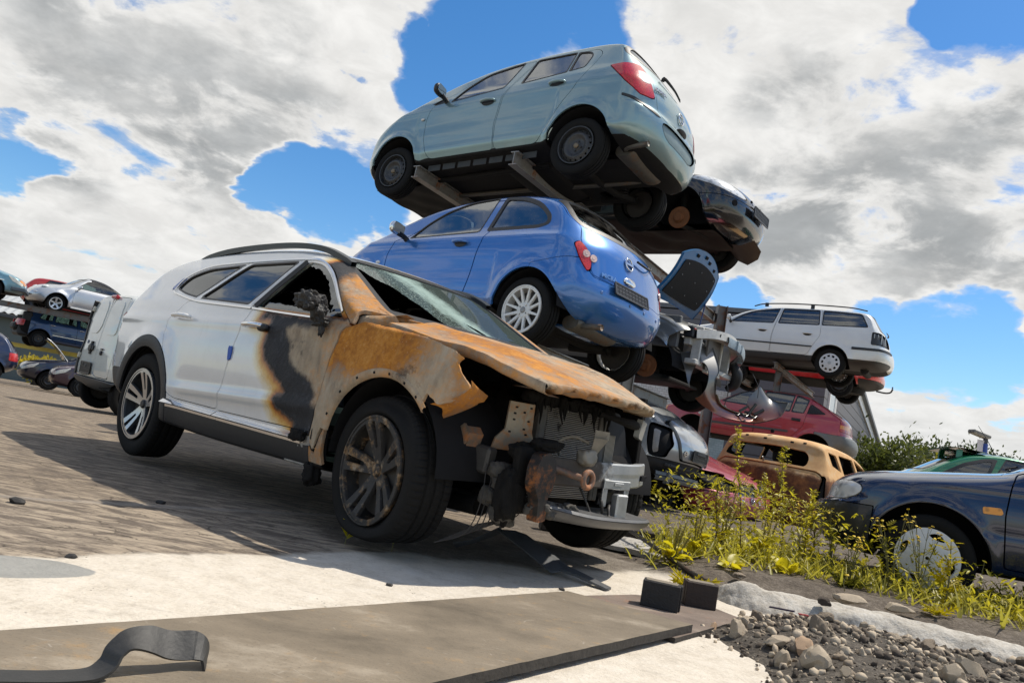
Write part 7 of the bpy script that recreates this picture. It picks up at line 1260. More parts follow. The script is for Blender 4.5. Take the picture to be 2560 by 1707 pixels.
# ---------------------------------------------------------------- vehicles on the left
LEFT = 'cars on the far left rack'
def make_van():
 sp = spec([(-2.7, .32, .08), (-2.95, .36, .10), (-3.06, .45, .10), (-3.06, .9, .09), (-3.03, 1.3, .09), (-2.99, 1.62, .09), (-2.94, 1.76, .09), (-2.8, 1.80, .08), (-2.2, 1.83, .08), (-1.2, 1.82, .09), (-.8, 1.74, .1), (-.2, 1.15, .1), (.3, 1.0, .2), (.75, .8, .3), (.8, .4, .3), (.5, .25, .2), (-.4, .28, .05), (-2.0, .28, .05)], W=.86, ds=.028, k2=26, p=2.9, wz=[(.25, .96), (.5, 1.), (.95, .995), (1.3, .965), (1.6, .90), (1.83, .83)], wx=[(-3.06, .985), (-2.6, 1.), (-1., 1.), (0, .99), (.8, .9)], spine=(-2.9, .1, 1.0))
 P = paint((.60, .62, .58), .05, .42, .35); c = Car('van', sp, (-3.9155, 13.6449, -.0652, .7775, .0065, .0108), 'white panel van seen from its closed back doors, just behind the burnt car\'s tail', paint_=P, cat='van'); c.arches([(0, .3), (-2.65, .3)], .37)
 def emboss(pc): return pc
 dL = rnd([(.015, .50), (.70, .50), (.715, .9), (.69, 1.35), (.63, 1.72), (.015, 1.74)], .05); dR = dL * [-1, 1]
 for sg, poly in ((1, dL), (-1, dR)):
  d = c.panel('back_door', poly, 'r', 0, -2.8, gap=.012)
  q = rnd([(sg * .09, 1.14), (sg * .60, 1.14), (sg * .58, 1.35), (sg * .53, 1.66), (sg * .09, 1.67)], .05); f = c.field(c.raw, q, 'r', 0, -2.8); pc, _ = split(c.raw, f); obj('door_panel', slab(pc, .012, .010), P, d)
  if sg > 0:
   q = rnd([(.12, .53), (.60, .53), (.60, .80), (.12, .80)], .04); f = c.field(c.raw, q, 'r', 0, -2.8); pc, _ = split(c.raw, f); obj('plate_recess', slab(pc, .008, .006), P, d)
   p, n = on_rear(c.raw, .36, .64); plate(d, p + n * .02, n, .46, .17); obj('plate_lamp', join(*[rear_place(c, y, .775, box((-.05, -.025, 0), (.05, .025, .03), .012), .006) for y in (.27, .45)]), BLACK, d)
   kn = join(rear_place(c, .16, 1.02, lathe([(0, .04), (.06, .035), (.075, .0)], 24, 'z'), .0), rear_place(c, .16, 1.02, box((-.12, -.035, 0), (.12, .035, .025), .015), 0), rear_place(c, .16, 1.02, box((-.035, -.10, 0), (.035, .10, .025), .015), 0)); obj('handle', kn, BLACK, d)
   obj('sticker', rear_place(c, .60, 1.0, box((-.05, -.025, 0), (.05, .025, .003), .001), .001), plain('dark blue sticker', (.02, .05, .12), .5), d)
  else: obj('lock', join(rear_place(c, -.22, 1.0, lathe([(0, .03), (.03, .025), (.035, 0)], 16, 'z'), 0), rear_place(c, -.28, 1.0, box((-.04, -.012, 0), (.04, .012, .02), .005), 0)), BLACK, d)
 c.panel('tail_light', rnd([(-2.84, .62), (-3.0, .62), (-2.98, 1.05), (-2.86, 1.05)], .02), 's', 0, .4, lens((.4, .02, .02)), .004, .004)
 obj('corner_trim', join(*[rear_place(c, sd * .79, z, box((-.05, -.16, -.01), (.05, .16, .02), .015), 0) for sd in (1,) for z in (.62, .92, 1.22, 1.5)]), BLACK, c.root); obj('hinge', join(*[rear_place(c, .755, z, box((-.03, -.04, 0), (.04, .04, .04), .012), 0) for z in (.83, 1.52)]), plain('cream hinge', (.5, .48, .4), .5), c.root)
 obj('brake_light', rear_place(c, 0, 1.765, box((-.11, -.028, -.01), (.11, .028, .05), .015), 0), lens((.42, .02, .03)), c.root)
 V = c.m.V; bp = c.take(np.maximum(V[:, 2] - .48, V[:, 0] + 2.55), .004); obj('bumper', slab(bp, .03, .05), plain('grey black bumper', (.035, .04, .045), .5, 0, .25, 20), c.root)
 c.window('window', rnd([(-2.35, 1.2), (-2.35, 1.62), (-2.93, 1.62), (-2.96, 1.2)], .05), side=-1, mat=glass((.04, .05, .06), 1.4)); c.window('windscreen', rnd([(-.7, 1.15), (.7, 1.15), (.6, 1.7), (-.6, 1.7)], .06), 'f', lim=-1.2)
 c.finish(under=.33, seats=False)
 for x, y in ((-2.65, .80), (-2.65, -.80), (0, .8), (0, -.8)): wheel(c.root, x, y, .31, .315, .2, .19, 'steel', side=1 if y > 0 else -1)
 return c
van = make_van()
def make_beetle():
 sp = spec([(-3.0, .3, .3), (-3.2, .5, .35), (-3.1, .8, .3), (-2.7, 1.0, .2), (-2.4, 1.05, .15), (-2.0, 1.28, .12), (-1.6, 1.45, .1), (-1.1, 1.50, .1), (-.85, 1.42, .1), (-.5, 1.18, .12), (-.25, 1.04, .18), (.1, .99, .25), (.42, .90, .3), (.68, .72, .36), (.78, .5, .38), (.74, .32, .36), (.6, .22, .25), (.3, .2, .1), (-.4, .22, .05), (-2.1, .22, .05)], W=.86, arch=(0, -2.51), ds=.035, k2=16)
 sp['bump'] = lambda X, Z: .07 * np.exp(-((np.hypot(X, Z - .3) - .37) / .12) ** 2) * (Z > .2) + .07 * np.exp(-((np.hypot(X + 2.51, Z - .3) - .37) / .12) ** 2) * (Z > .2)
 P = paint((.50, .52, .54), .5, .3, .2); c = Car('convertible', sp, (-16.99, 28.023, 2.11, 3.95, 0, 0), 'silver convertible with a black fabric roof and five-spoke wheels, on the far left rack', paint_=P, group=LEFT)
 c.arches([(0, .31), (-2.51, .31)], .38)
 c.window('window', rnd([(-.55, 1.0), (-.92, 1.34), (-1.15, 1.40), (-1.9, 1.24), (-2.25, 1.02)], .03), side=1, mat=glass((.35, .45, .42))); c.window('window', rnd([(-.55, 1.0), (-.92, 1.34), (-1.15, 1.40), (-1.9, 1.24), (-2.25, 1.02)], .03), side=-1, mat=glass((.35, .45, .42)))
 V = c.m.V; tp = c.take(np.maximum(1.06 - V[:, 2], V[:, 0] + 1.05), .004); obj('soft_top', slab(tp, .02, .012), plain('black canvas', (.014, .016, .022), .85), c.root)
 c.window('windscreen', rnd([(-.62, 1.1), (.62, 1.1), (.52, 1.42), (-.52, 1.42)], .05), 'f', lim=-1.05, mat=glass((.2, .4, .38)))
 for sd in (1, -1):
  p = A([.38, sd * .60, .80]); i = np.argmin(((c.raw.V - p) ** 2).sum(1)); q, n = c.raw.V[i], c.raw.N[i]; z = unit(np.cross(n, [0, 1, 0])); obj('headlight', xform(mirror_mesh(.24, .17, .10), q, frame_x(n)), lens((.66, .68, .66), scale=12), c.root)
  p = A([.66, sd * .55, .58]); i = np.argmin(((c.raw.V - p) ** 2).sum(1)); obj('fog_lamp', xform(mirror_mesh(.18, .06, .05), c.raw.V[i], frame_x(c.raw.N[i])), lens((.65, .66, .66)), c.root)
 o = obj('grille', join(*[front_place(c, .05, z, box((-.42, -.02, -.02), (.42, .02, .02), .01), 0) for z in (.36, .44, .52)]), BLACK, c.root)
 obj('sill_strip', box((-.48, .862, .24), (-2.05, .885, .30), .01), WHITEP, c.root)
 d = c.panel('door', rnd([(-.52, .95), (-.50, .32), (-1.9, .32), (-1.95, 1.0)], .06), 's', 1); handle(d, (-1.7, .865, .80), CHROME, 1, .16, False); mirror(c.root, (-.62, .84, .98), 1, P)
 c.finish(under=.26)
 for x, y in ((0, .83), (-2.51, .83), (0, -.83), (-2.51, -.83)): wheel(c.root, x, y, .30, .315, .215, .2, 'star5', side=1 if y > 0 else -1, rot=.3)
 return c
beetle = make_beetle()
def far_car(name, label, pose, col, style, wheels=True, side=1, group=LEFT, extra=None, **k):
 S = {'estate': [(-3.2, .3, .2), (-3.42, .5, .25), (-3.38, .9, .2), (-3.2, 1.2, .12), (-3.05, 1.40, .09), (-2.0, 1.46, .09), (-1.3, 1.44, .09), (-.9, 1.34, .1), (-.4, 1.07, .1), (.2, .93, .15), (.6, .8, .25), (.8, .6, .3), (.76, .3, .3), (.3, .2, .1), (-.4, .22, .05), (-2.2, .22, .05)],
  'hatch': [(-2.9, .3, .2), (-3.15, .5, .3), (-3.1, .9, .2), (-2.9, 1.15, .12), (-2.65, 1.40, .09), (-2.0, 1.46, .09), (-1.3, 1.44, .09), (-.9, 1.34, .1), (-.4, 1.07, .1), (.2, .93, .15), (.6, .8, .25), (.78, .6, .3), (.75, .3, .3), (.3, .2, .1), (-.4, .22, .05), (-2.2, .22, .05)],
  'saloon': [(-3.4, .3, .2), (-3.6, .6, .25), (-3.55, .92, .18), (-2.9, .97, .12), (-2.3, 1.34, .09), (-1.4, 1.40, .09), (-1.0, 1.33, .1), (-.45, 1.02, .1), (.2, .93, .13), (.7, .80, .18), (.86, .66, .2), (.9, .45, .25), (.8, .25, .2), (.3, .2, .1), (-.4, .22, .05), (-2.4, .22, .05)]}
 W_ = {'estate': [rnd([(-.55, 1.0), (-.98, 1.33), (-1.4, 1.38), (-1.36, .98)], .03), rnd([(-1.46, .98), (-1.5, 1.39), (-2.18, 1.39), (-2.22, 1.0)], .03), rnd([(-2.28, 1.0), (-2.25, 1.385), (-2.55, 1.36), (-2.75, 1.02)], .03)], 'hatch': [rnd([(-.55, 1.0), (-.98, 1.33), (-1.4, 1.38), (-1.36, .98)], .03), rnd([(-1.46, .98), (-1.5, 1.38), (-2.15, 1.36), (-2.4, 1.0)], .03)], 'saloon': [rnd([(-.6, .99), (-1.0, 1.28), (-1.4, 1.33), (-1.36, .97)], .03), rnd([(-1.46, .97), (-1.5, 1.33), (-2.1, 1.28), (-2.45, 1.0)], .03)]}[style]
 wb = {'estate': 2.6, 'hatch': 2.5, 'saloon': 2.75}[style]; sp = spec(S[style], W=.84, arch=(0, -wb), ds=.045, k2=13); P = paint(col, .25, .3, .25); c = Car(name, sp, pose, label, paint_=P, group=group); c.arches([(0, .3), (-wb, .3)], .37)
 for sd in (1, -1):
  for q in W_: c.window('window', q, side=sd, mat=glass((.25, .33, .30)))
  c.panel('headlight', rnd([(.35, .80), (.6, .72), (.82, .60), (.80, .52), (.5, .64)], .02), 's', sd, .3, lens((.62, .62, .56)), .004, .003); xr = min(q[0] for q in S[style]); c.panel('tail_light', rnd([(xr + .28, .90), (xr - .1, .9), (xr - .1, .66), (xr + .26, .68)], .02), 's', sd, .3, lens((.5, .02, .02)), .004, .003)
 c.window('windscreen', rnd([(-.64, 1.05), (.64, 1.05), (.54, 1.36), (-.54, 1.36)], .05), 'f', lim=-1.2, mat=glass((.15, .25, .22))); c.window('rear_window', rnd([(-.58, 1.03), (.58, 1.03), (.5, 1.32), (-.5, 1.32)], .05), 'r', lim=-2.3, mat=glass((.1, .15, .14)))
 d = c.panel('door', rnd([(-.40, .95), (-.38, .32), (-1.40, .32), (-1.42, .95), (-1.46, 1.36), (-1.0, 1.36), (-.55, 1.02)], .03), 's', side); d2 = c.panel('door', rnd([(-1.41, .32), (-2.1, .32), (-2.3, .7), (-2.4, 1.0), (-2.2, 1.36), (-1.48, 1.36), (-1.43, .95)], .04), 's', side)
 for dd, x in ((d, -1.28), (d2, -2.25)): handle(dd, (x, side * .84, .86), CHROME, side, .16, False)
 if extra: extra(c)
 c.finish(under=.27, seats=False)
 if wheels:
  for x, y in ((0, .8), (0, -.8), (-wb, .8), (-wb, -.8)): wheel(c.root, x, y, .29, .31, .2, .19, 'star5' if k.get('alloy') else 'steel', side=1 if y > 0 else -1)
 return c
def ext_blue(c):
 obj('side_strip', box((-.35, -.85, .50), (-2.2, -.835, .525), .004), CHROME, c.root); obj('roof_bar', tube([(-.9, -.6, 1.43), (-1.3, -.6, 1.5), (-2.8, -.6, 1.5), (-3.0, -.6, 1.43)], .018, 8, sub=4), BLACK, c.root)
 _, c.m = split(c.m, np.maximum(c.m.V[:, 0] + 2.98, -1.3 + 0 * c.m.V[:, 0])); obj('torn_rear', join(box((-3.3, -.7, .3), (-2.9, .7, .9), .08), box((-3.45, -.5, .5), (-3.2, .3, .75), .06), box((-3.25, -.75, .85), (-2.95, -.6, 1.2), .05)), plain('dark torn rear', (.015, .017, .02), .6, 0, .5, 6), c.root)
blue_estate = far_car('estate_car', 'dark blue estate car with a torn open rear, under the silver convertible', (-15.669, 30.508, .769, .70, 0, 0), (.018, .055, .14), 'estate', side=-1, extra=ext_blue)
red_hatch = far_car('hatchback', 'small red hatchback behind the silver convertible, on the far left rack', (-17.537, 32.885, 2.189, .45, 0, 0), (.40, .02, .025), 'hatch', side=-1)
def ext_lb(c): c.panel('indicator', rnd([(.70, .72), (.92, .68), (.92, .56), (.72, .58)], .02), 's', -1, .3, lens((.7, .26, .03)), .004, .006); obj('bumper', box((.5, -.8, .34), (.93, .8, .48), .05), plain('chrome and rubber bumper', (.08, .10, .12), .35, .4), c.root); obj('aerial', tube([(-.5, -.6, 1.0), (-.45, -.6, 1.7)], .007, 6), BLACK, c.root); obj('side_strip', box((.3, -.85, .60), (-2.8, -.838, .63), .004), CHROME, c.root)
light_blue = far_car('saloon_car', 'old light blue saloon with an orange indicator, left of the red hatchback', (-16.758, 24.602, 2.011, .5, 0, 0), (.13, .27, .34), 'saloon', side=-1, extra=ext_lb)
def ext_hood(c):
 u, v = uvgrid(14, 14); ln = u * .95; X = -.40 + .75 * ln; Z = 1.0 + .62 * ln + .10 * np.sin(u * 3.1); m = grid(np.stack([X, -.62 + 1.24 * v, Z], -1)); m = m if m.N[:, 2].mean() > 0 else MB(m.V, m.F[:, ::-1]); obj('bonnet', join(lip(m, .03), MB(m.V - m.N * .03, m.F[:, ::-1], -m.N)), c.paint, c.root, 'raised bonnet'); obj('bonnet_edge', tube([(-.4, .63, 1.0), (-.1, .63, 1.31), (.15, .63, 1.52), (.32, .63, 1.62)], .016, 8, sub=4), GALV, c.root)
dark_hood = far_car('saloon_car', 'dark saloon with its bonnet raised, on the ground left of the white van', (-14.962, 25.614, -.542, 3.75, 0, 0), (.012, .016, .035), 'saloon', side=1, extra=ext_hood)
purple = far_car('saloon_car', 'dark purple car with pale headlamps, on the ground beside the white van', (-12.656, 23.434, -.489, 3.70, 0, 0), (.035, .012, .03), 'saloon', side=1)
navy_tail = far_car('hatchback', 'dark blue hatchback with a red tail lamp, on the ground at the left edge', (-16.811, 20.979, -.463, 3.70, 0, 0), (.012, .022, .06), 'hatch', side=1, alloy=True)
# ---------------------------------------------------------------- rack, buildings, trees, lamp
def world(c, p): return np.asarray((c.root.matrix_world @ mathutils.Vector(tuple(p)))[:])
def wdir(c, p): return unit(np.asarray((c.root.matrix_world.to_3x3() @ mathutils.Vector(tuple(p)))[:]))
def ibeam(L, w=.10, h=.14, t=.010):
 pr = [(-w / 2, -h / 2), (w / 2, -h / 2), (w / 2, -h / 2 + t), (t / 2, -h / 2 + t), (t / 2, h / 2 - t), (w / 2, h / 2 - t), (w / 2, h / 2), (-w / 2, h / 2), (-w / 2, h / 2 - t), (-t / 2, h / 2 - t), (-t / 2, -h / 2 + t), (-w / 2, -h / 2 + t)]
 return prism(pr, 0, L, 'x')
BEAMM = rust_steel((.30, .29, .27), (.22, .085, .03), .30, .6); BEAMD = rust_steel((.17, .165, .16), (.20, .08, .03), .38, .65)
def beam(p, q, label, mat=None, w=.10, h=.14, up=(0, 0, 1)):
 p, q = A(p), A(q); o = obj('steel_beam', ibeam(np.linalg.norm(q - p), w, h), mat or BEAMM); M = mathutils.Matrix(frame_x(q - p, up).tolist()).to_4x4(); M.translation = p.tolist(); o.matrix_world = M
 return tag(o, label, 'beam', 'steel beams of the storage rack')
def cross(c, x, z, y0, y1, label, **k): return beam(world(c, (x, y0, z)), world(c, (x, y1, z)), label, **k)
cross(corsa, -.40, .165, .83, -5.4, 'long steel beam under the front door of the grey-green hatchback'); cross(corsa, -1.78, .165, .83, -5.4, 'long rusty steel beam ahead of the rear wheel of the grey-green hatchback', h=.15)
cross(micra, -1.72, .12, .82, -3.0, 'steel beam under the sill ahead of the blue hatchback\'s white wheel', h=.16); cross(micra, -1.05, -.12, .80, -3.2, 'lower steel beam below the blue hatchback, ending above the silver tailgate', mat=BEAMD, h=.16)
cross(micra, -.2, .12, .82, -5.5, 'steel beam under the bonnet of the blue hatchback, behind the burnt car', mat=BEAMD)
pq = world(micra, (-2.05, -1.55, .30)); beam(pq + A([0, 0, -1.9]), pq, 'upright steel post between the blue hatchback\'s rear wheels', up=(1, 0, 0), w=.14, h=.12)
cross(passat, -1.60, .12, .84, -4.2, 'brown steel beam under the rear door of the white estate', mat=BEAMD); cross(passat, -.1, .12, .84, -4.2, 'steel beam under the front wing of the white estate', mat=BEAMD)
pp = world(passat, (-1.60, .3, .0)); beam(pp + A([0, 0, -.62]), pp + A([0, 0, .05]), 'short brown post between the white estate and the red hatchback roof', mat=BEAMD, up=(1, 0, 0))
for k, (p, zt) in enumerate(((world(corsa, (.25, -5.3, 0)), 3.4), (world(corsa, (-1.9, -5.3, 0)), 3.4))): beam((p[0], p[1], 0), (p[0], p[1], zt), ['tall rack column behind the black saloon\'s nose', 'tall rack column behind the raised blue bonnet'][k], mat=BEAMD, up=(1, 0, 0), w=.16, h=.16)
beam((-18.0, 26.9, 2.05), (-13.6, 25.9, 1.95), 'long dark rack beam carrying the silver convertible', mat=BEAMD, h=.2); beam((-19.5, 30.2, .70), (-15.6, 28.9, .72), 'yellow rack beam below the dark blue estate', mat=plain('yellow paint', (.55, .40, .04), .5, 0, .3, 9), h=.16)
# grey clad building with white trim: long wall seen almost edge-on
def clad_building():
 E = A([27.3, 53.4]); wv = A([.501, .865]); nv = A([.865, -.501]); root = empty('building', (*E, 0)); tag(root, 'grey clad building with white corner boards behind the red hatchback', 'building')
 t = NT('grey cladding'); c = t.coord(); s = t.n('ShaderNodeSeparateXYZ'); t.l(c, s.inputs[0]); f = t.math('FRACT', t.math('MULTIPLY', s.outputs[2], 1 / .34)); gap = t.mr(f, .0, .10, 0, 1); n = t.noise(t.mapping(c, (1, 1, 6)), 1.2, 5, .6); base = t.mix(gap, (.02, .02, .022), t.mix(n, (.085, .085, .095), (.12, .12, .13))); CL = t.done(t.bsdf(base, .6, 0, 0, t.bump(gap, .6, .03)))
 def P(a, z, o=0.): return A([wv[0] * a + nv[0] * o, wv[1] * a + nv[1] * o, z])
 def wallpoly(pts, o0, o1):
  q = prism(pts, o0, o1, 'y'); V = np.stack([wv[0] * q.V[:, 0] + nv[0] * q.V[:, 1], wv[1] * q.V[:, 0] + nv[1] * q.V[:, 1], q.V[:, 2]], 1); return flat(MB(V, q.F))
 rk = lambda a: 2.62 + (-a) * .0875
 obj('wall', wallpoly([(-35.6, 0), (0, 0), (0, rk(0)), (-35.6, rk(-35.6))], -8, 0), CL, root)
 obj('barge_board', wallpoly([(-35.6, rk(-35.6) - .30), (.3, rk(.3) - .30), (.3, rk(.3) + .05), (-35.6, rk(-35.6) + .05)], 0, .06), WHITEP, root); obj('trim_board', wallpoly([(-35.6, 2.30), (.1, 2.10), (.1, 2.42), (-35.6, 2.62)], 0, .05), WHITEP, root)
 for a in (-17.5, -.1, -13.6, -33): obj('corner_board', wallpoly([(a - .22, 0), (a + .05, 0), (a + .05, rk(a) - .2), (a - .22, rk(a) - .2)], 0, .045), WHITEP, root)
 obj('roof', wallpoly([(-35.6, rk(-35.6) + .05), (.6, rk(.6) + .05), (.6, rk(.6) + .20), (-35.6, rk(-35.6) + .20)], -8.4, .22), plain('dark roof edge', (.10, .11, .12), .5), root); obj('gutter', wallpoly([(.3, 2.28), (3.2, 2.10), (3.2, 2.32), (.3, 2.5)], -.2, .1), WHITEP, root)
 w = obj('window', wallpoly([(-34.6, 2.6), (-33.1, 2.6), (-33.1, 4.4), (-34.6, 4.4)], 0, .03), plain('window pane', (.25, .33, .38), .1, .2), root); obj('window_frame', join(wallpoly([(-34.75, 2.5), (-34.6, 2.5), (-34.6, 4.5), (-34.75, 4.5)], 0, .06), wallpoly([(-33.1, 2.5), (-32.95, 2.5), (-32.95, 4.5), (-33.1, 4.5)], 0, .06)), WHITEP, w)
 return root
clad_building()
def brick_wall():
 t = NT('painted brick'); c = t.coord('Object'); br = t.n('ShaderNodeTexBrick'); m = t.mapping(c, (1, 1, 1), rot=(R(90), 0, 0)); t.l(m, br.inputs['Vector']); br.inputs['Scale'].default_value = 3.4; br.inputs['Mortar Size'].default_value = .018; br.inputs['Color1'].default_value = (.52, .52, .50, 1); br.inputs['Color2'].default_value = (.62, .62, .60, 1); br.inputs['Mortar'].default_value = (.24, .23, .21, 1)
 n = t.noise(c, 1.3, 7, .68); base = t.mix(t.mr(n, .50, .66), br.outputs['Color'], (.33, .31, .27)); s = t.n('ShaderNodeSeparateXYZ'); t.l(c, s.inputs[0]); blue = t.mr(t.math('ADD', s.outputs[2], t.math('MULTIPLY', t.math('SUBTRACT', n, .5), .15)), 2.16, 2.06); base = t.mix(t.math('MULTIPLY', blue, .55), base, (.22, .36, .40))
 o = obj('brick_wall', box((-2.6, -.15, 0), (5.2, .15, 3.2), .01), t.done(t.bsdf(base, .8, 0, 0, t.bump(br.outputs['Fac'], .4, .01)))); o.location = (3.6, 24.5, 0); o.rotation_euler = (0, 0, R(-6)); tag(o, 'white and pale blue painted brick wall behind the faded red hatchback', 'wall')
brick_wall()
def warehouse():
 root = empty('warehouse', (-32, 47, -1.6), R(24)); tag(root, 'low warehouse with a corrugated metal roof behind the far left cars', 'building')
 x = np.linspace(-30, 8, 600); zc = .05 * np.sin(x * 2 * math.pi / .42); rows = [np.stack([x, 0 * x + y, zc + z], 1) for y, z in ((-.5, 4.15), (9, 6.3), (18, 4.2))]; obj('roof', grid(rows), plain('corrugated sheet', (.40, .42, .43), .45, .3, .2, 2), root); obj('wall', box((-29.5, 0, 0), (7.5, 17.5, 4.0), .02), plain('grey green wall', (.10, .125, .12), .7, 0, .15, 1.5), root); obj('gutter', box((-30, -.62, 3.85), (8, -.45, 4.08), .03), plain('dark gutter', (.04, .045, .05), .5), root)
warehouse()
def lamp_post():
 root = empty('lamp_post', (15.4, 24.2, 0)); tag(root, 'blue lamp post with a square floodlight head beyond the green coupe', 'lamp post'); BL = plain('blue paint', (.015, .05, .26), .4)
 obj('pole', join(tube([(0, 0, 0), (0, 0, 1.5), (0, 0, 3.05)], .085, 12)), BL, root); obj('bracket', join(box((-.05, -.05, 2.6), (.06, .05, 3.35), .01)), plain('dark bracket', (.03, .035, .05), .5), root); obj('lamp_head', xform(box((-.48, -.18, -.05), (.10, .18, .06), .03), (-.02, 0, 3.28), (0, .22, 0)), plain('grey lamp head', (.16, .16, .15), .4, .3), root); obj('lamp_glass', xform(box((-.46, -.16, -.062), (.04, .16, -.05), .004), (-.02, 0, 3.28), (0, .22, 0)), plain('lamp pane', (.35, .34, .30), .2), root); obj('torn_poster', xform(prism([(-.22, 0), (0, 0), (0, -.45), (-.10, -.50), (-.20, -.75)], -.004, .004), (-.05, -.03, 3.15)), plain('faded poster', (.5, .48, .5), .7), root)
lamp_post()
LEAFC = {}
@memo
def leaf_mat(a, b, trans=.45):
 t = NT('leaves'); c = t.coord(); n = t.noise(c, 3., 5, .6); ri = t.n('ShaderNodeObjectInfo').outputs['Random']; g = t.n('ShaderNodeNewGeometry').outputs['Random Per Island']; col = t.mix(t.math('ADD', t.math('MULTIPLY', n, .5), t.math('MULTIPLY', g, .5)), a, b); d = t.n('ShaderNodeBsdfPrincipled'); t.l(col, d.inputs['Base Color']); d.inputs['Roughness'].default_value = .45; tr = t.n('ShaderNodeBsdfTranslucent'); br = t.n('ShaderNodeHueSaturation'); br.inputs['Value'].default_value = 1.5; t.l(col, br.inputs['Color']); t.l(br.outputs[0], tr.inputs['Color'])
 m = t.n('ShaderNodeMixShader'); m.inputs[0].default_value = trans; t.l(d.outputs[0], m.inputs[1]); t.l(tr.outputs[0], m.inputs[2]); return t.done(m.outputs[0])
def leaf_cloud(P, D, size, rng, wid=.5):
 """many small leaf faces: position P, direction D"""
 n = len(P); L = size * rng.uniform(.6, 1.3, n)[:, None]; up = unit(rng.normal(size=(n, 3))); D = unit(D + .6 * rng.normal(size=(n, 3))); S = unit(np.cross(D, up)); w = L * wid * .5
 V = np.stack([P, P + D * L * .5 + S * w, P + D * L, P + D * L * .5 - S * w], 1).reshape(-1, 3); i = np.arange(n)[:, None] * 4; F = np.r_[np.c_[i, i + 1, i + 2], np.c_[i, i + 2, i + 3]]; return MB(V, F)
BARK = plain('bark', (.06, .045, .032), .9, 0, .4, 12, .6)
def tree(x, y, z0, h, r, label, seed, a, b, leaf=.22, n=7000):
 rng = np.random.default_rng(seed); root = empty('tree', (x, y, z0)); tag(root, label, 'tree', 'trees beyond the yard'); nb = 16; C = []
 parts = [tube([(0, 0, 0), (.1, 0, h * .3), (.0, .1, h * .62)], [.18, .13, .07], 9, sub=4)]
 for k in range(nb):
  az = rng.uniform(0, 6.28); el = rng.uniform(.15, 1.); q = A([math.cos(az) * r * rng.uniform(.3, .85), math.sin(az) * r * rng.uniform(.3, .85), h * (.28 + .58 * el)]); C.append((q, r * rng.uniform(.28, .5))); parts.append(tube([(0, 0, h * .28), q * .5 + A([0, 0, h * .12]), q], [.07, .045, .015], 6, sub=3))
 obj('trunk', join(*parts), BARK, root); P, D = [], []
 for q, s in C:
  k = n // nb; d = unit(rng.normal(size=(k, 3))); rr = s * rng.uniform(.25, 1., k)[:, None] ** .5; P.append(q + d * rr * [1, 1, .8]); D.append(d + [0, 0, .3])
 k = n // 10; d = unit(rng.normal(size=(k, 3))); q = A([c[0] for c in C])[rng.integers(0, nb, k)]; s = A([c[1] for c in C])[rng.integers(0, nb, k)]; P.append(q + d * (s * rng.uniform(.9, 1.5, k))[:, None]); D.append(d)
 obj('crown', leaf_cloud(np.concatenate(P), np.concatenate(D), leaf, rng), leaf_mat(a, b), root)
G1, G2, G3 = (.055, .075, .012), (.11, .125, .02), (.03, .045, .014); Y1, Y2 = (.12, .12, .012), (.20, .18, .02)
tree(16.2, 32.4, -.3, 4.0, 2.1, 'dark green bushy tree beside the grey clad building', 11, G3, G2); tree(18.9, 33.2, -.3, 3.1, 1.9, 'yellowish green bushy tree in the middle of the row', 12, Y1, Y2); tree(17.6, 31.6, -.3, 2.2, 1.8, 'low olive bush in front of the row of trees', 13, G1, Y1); tree(24.0, 39.2, -.3, 4.6, 2.4, 'dark rounded tree behind the green coupe\'s spoiler', 14, G3, G1); tree(34.8, 49.4, -.3, 5.7, 2.2, 'distant tree top beside the blue lamp post, at the right edge', 15, G3, G1); tree(21.4, 34.8, -.3, 2.5, 2.0, 'low yellow-green bush behind the green coupe\'s rear window', 16, G1, Y2); tree(29.5, 44., -.3, 3.3, 2.5, 'far low bush behind the green coupe\'s roof', 17, G3, G1)
tree(-22.5, 37.5, -1.2, 1.5, .8, 'yellow flowering bush under the far left rack', 18, (.30, .24, .02), (.45, .36, .03), n=1500)
# ---------------------------------------------------------------- foreground: plates, strap, blocks, rubble
def plate_mat(seed, base, rust):
 t = NT('old steel plate'); c = t.coord(); c = t.mapping(c, loc=(seed, seed, 0)); n = t.noise(c, 2.2, 8, .66, .5); n2 = t.noise(c, 17, 7, .7); st = t.noise(t.mapping(c, (1, 1.7, 1), rot=(0, 0, -.9)), 2.4, 7, .65); n3 = t.noise(c, 120, 3)
 col = t.ramp(t.math('ADD', t.math('MULTIPLY', n, .45), t.math('MULTIPLY', st, .55)), [(.30, tuple(x * .42 for x in base)), (.47, tuple(x * .85 for x in base)), (.56, base), (.68, tuple(min(1, x * 1.45) for x in base))])
 col = t.mix(t.mr(t.math('ADD', t.math('MULTIPLY', n2, .55), t.math('MULTIPLY', n, .45)), .54, .68), col, rust); col = t.mix(t.math('MULTIPLY', t.mr(st, .56, .70), .55), col, (.36, .31, .24)); col = t.mix(t.math('MULTIPLY', t.mr(n3, .55, .72), .35), col, (.06, .05, .04))
 scr = t.math('MULTIPLY', t.mr(t.voro(t.mapping(c, (1.2, 16, 1), rot=(0, 0, -.6)), 3.0, 'DISTANCE_TO_EDGE'), .012, .0), t.mr(n, .45, .6)); col = t.mix(t.math('MULTIPLY', scr, .5), col, (.40, .36, .30))
 return t.done(t.bsdf(col, t.mix(n2, (.55,) * 3, (.9,) * 3), .15, 0, t.bump(t.math('ADD', n2, t.math('MULTIPLY', n3, .5)), .35, .006), .35))
EDGE = plain('flame cut edge', (.030, .026, .022), .85, 0, .7, 30, 1., bscale=50)
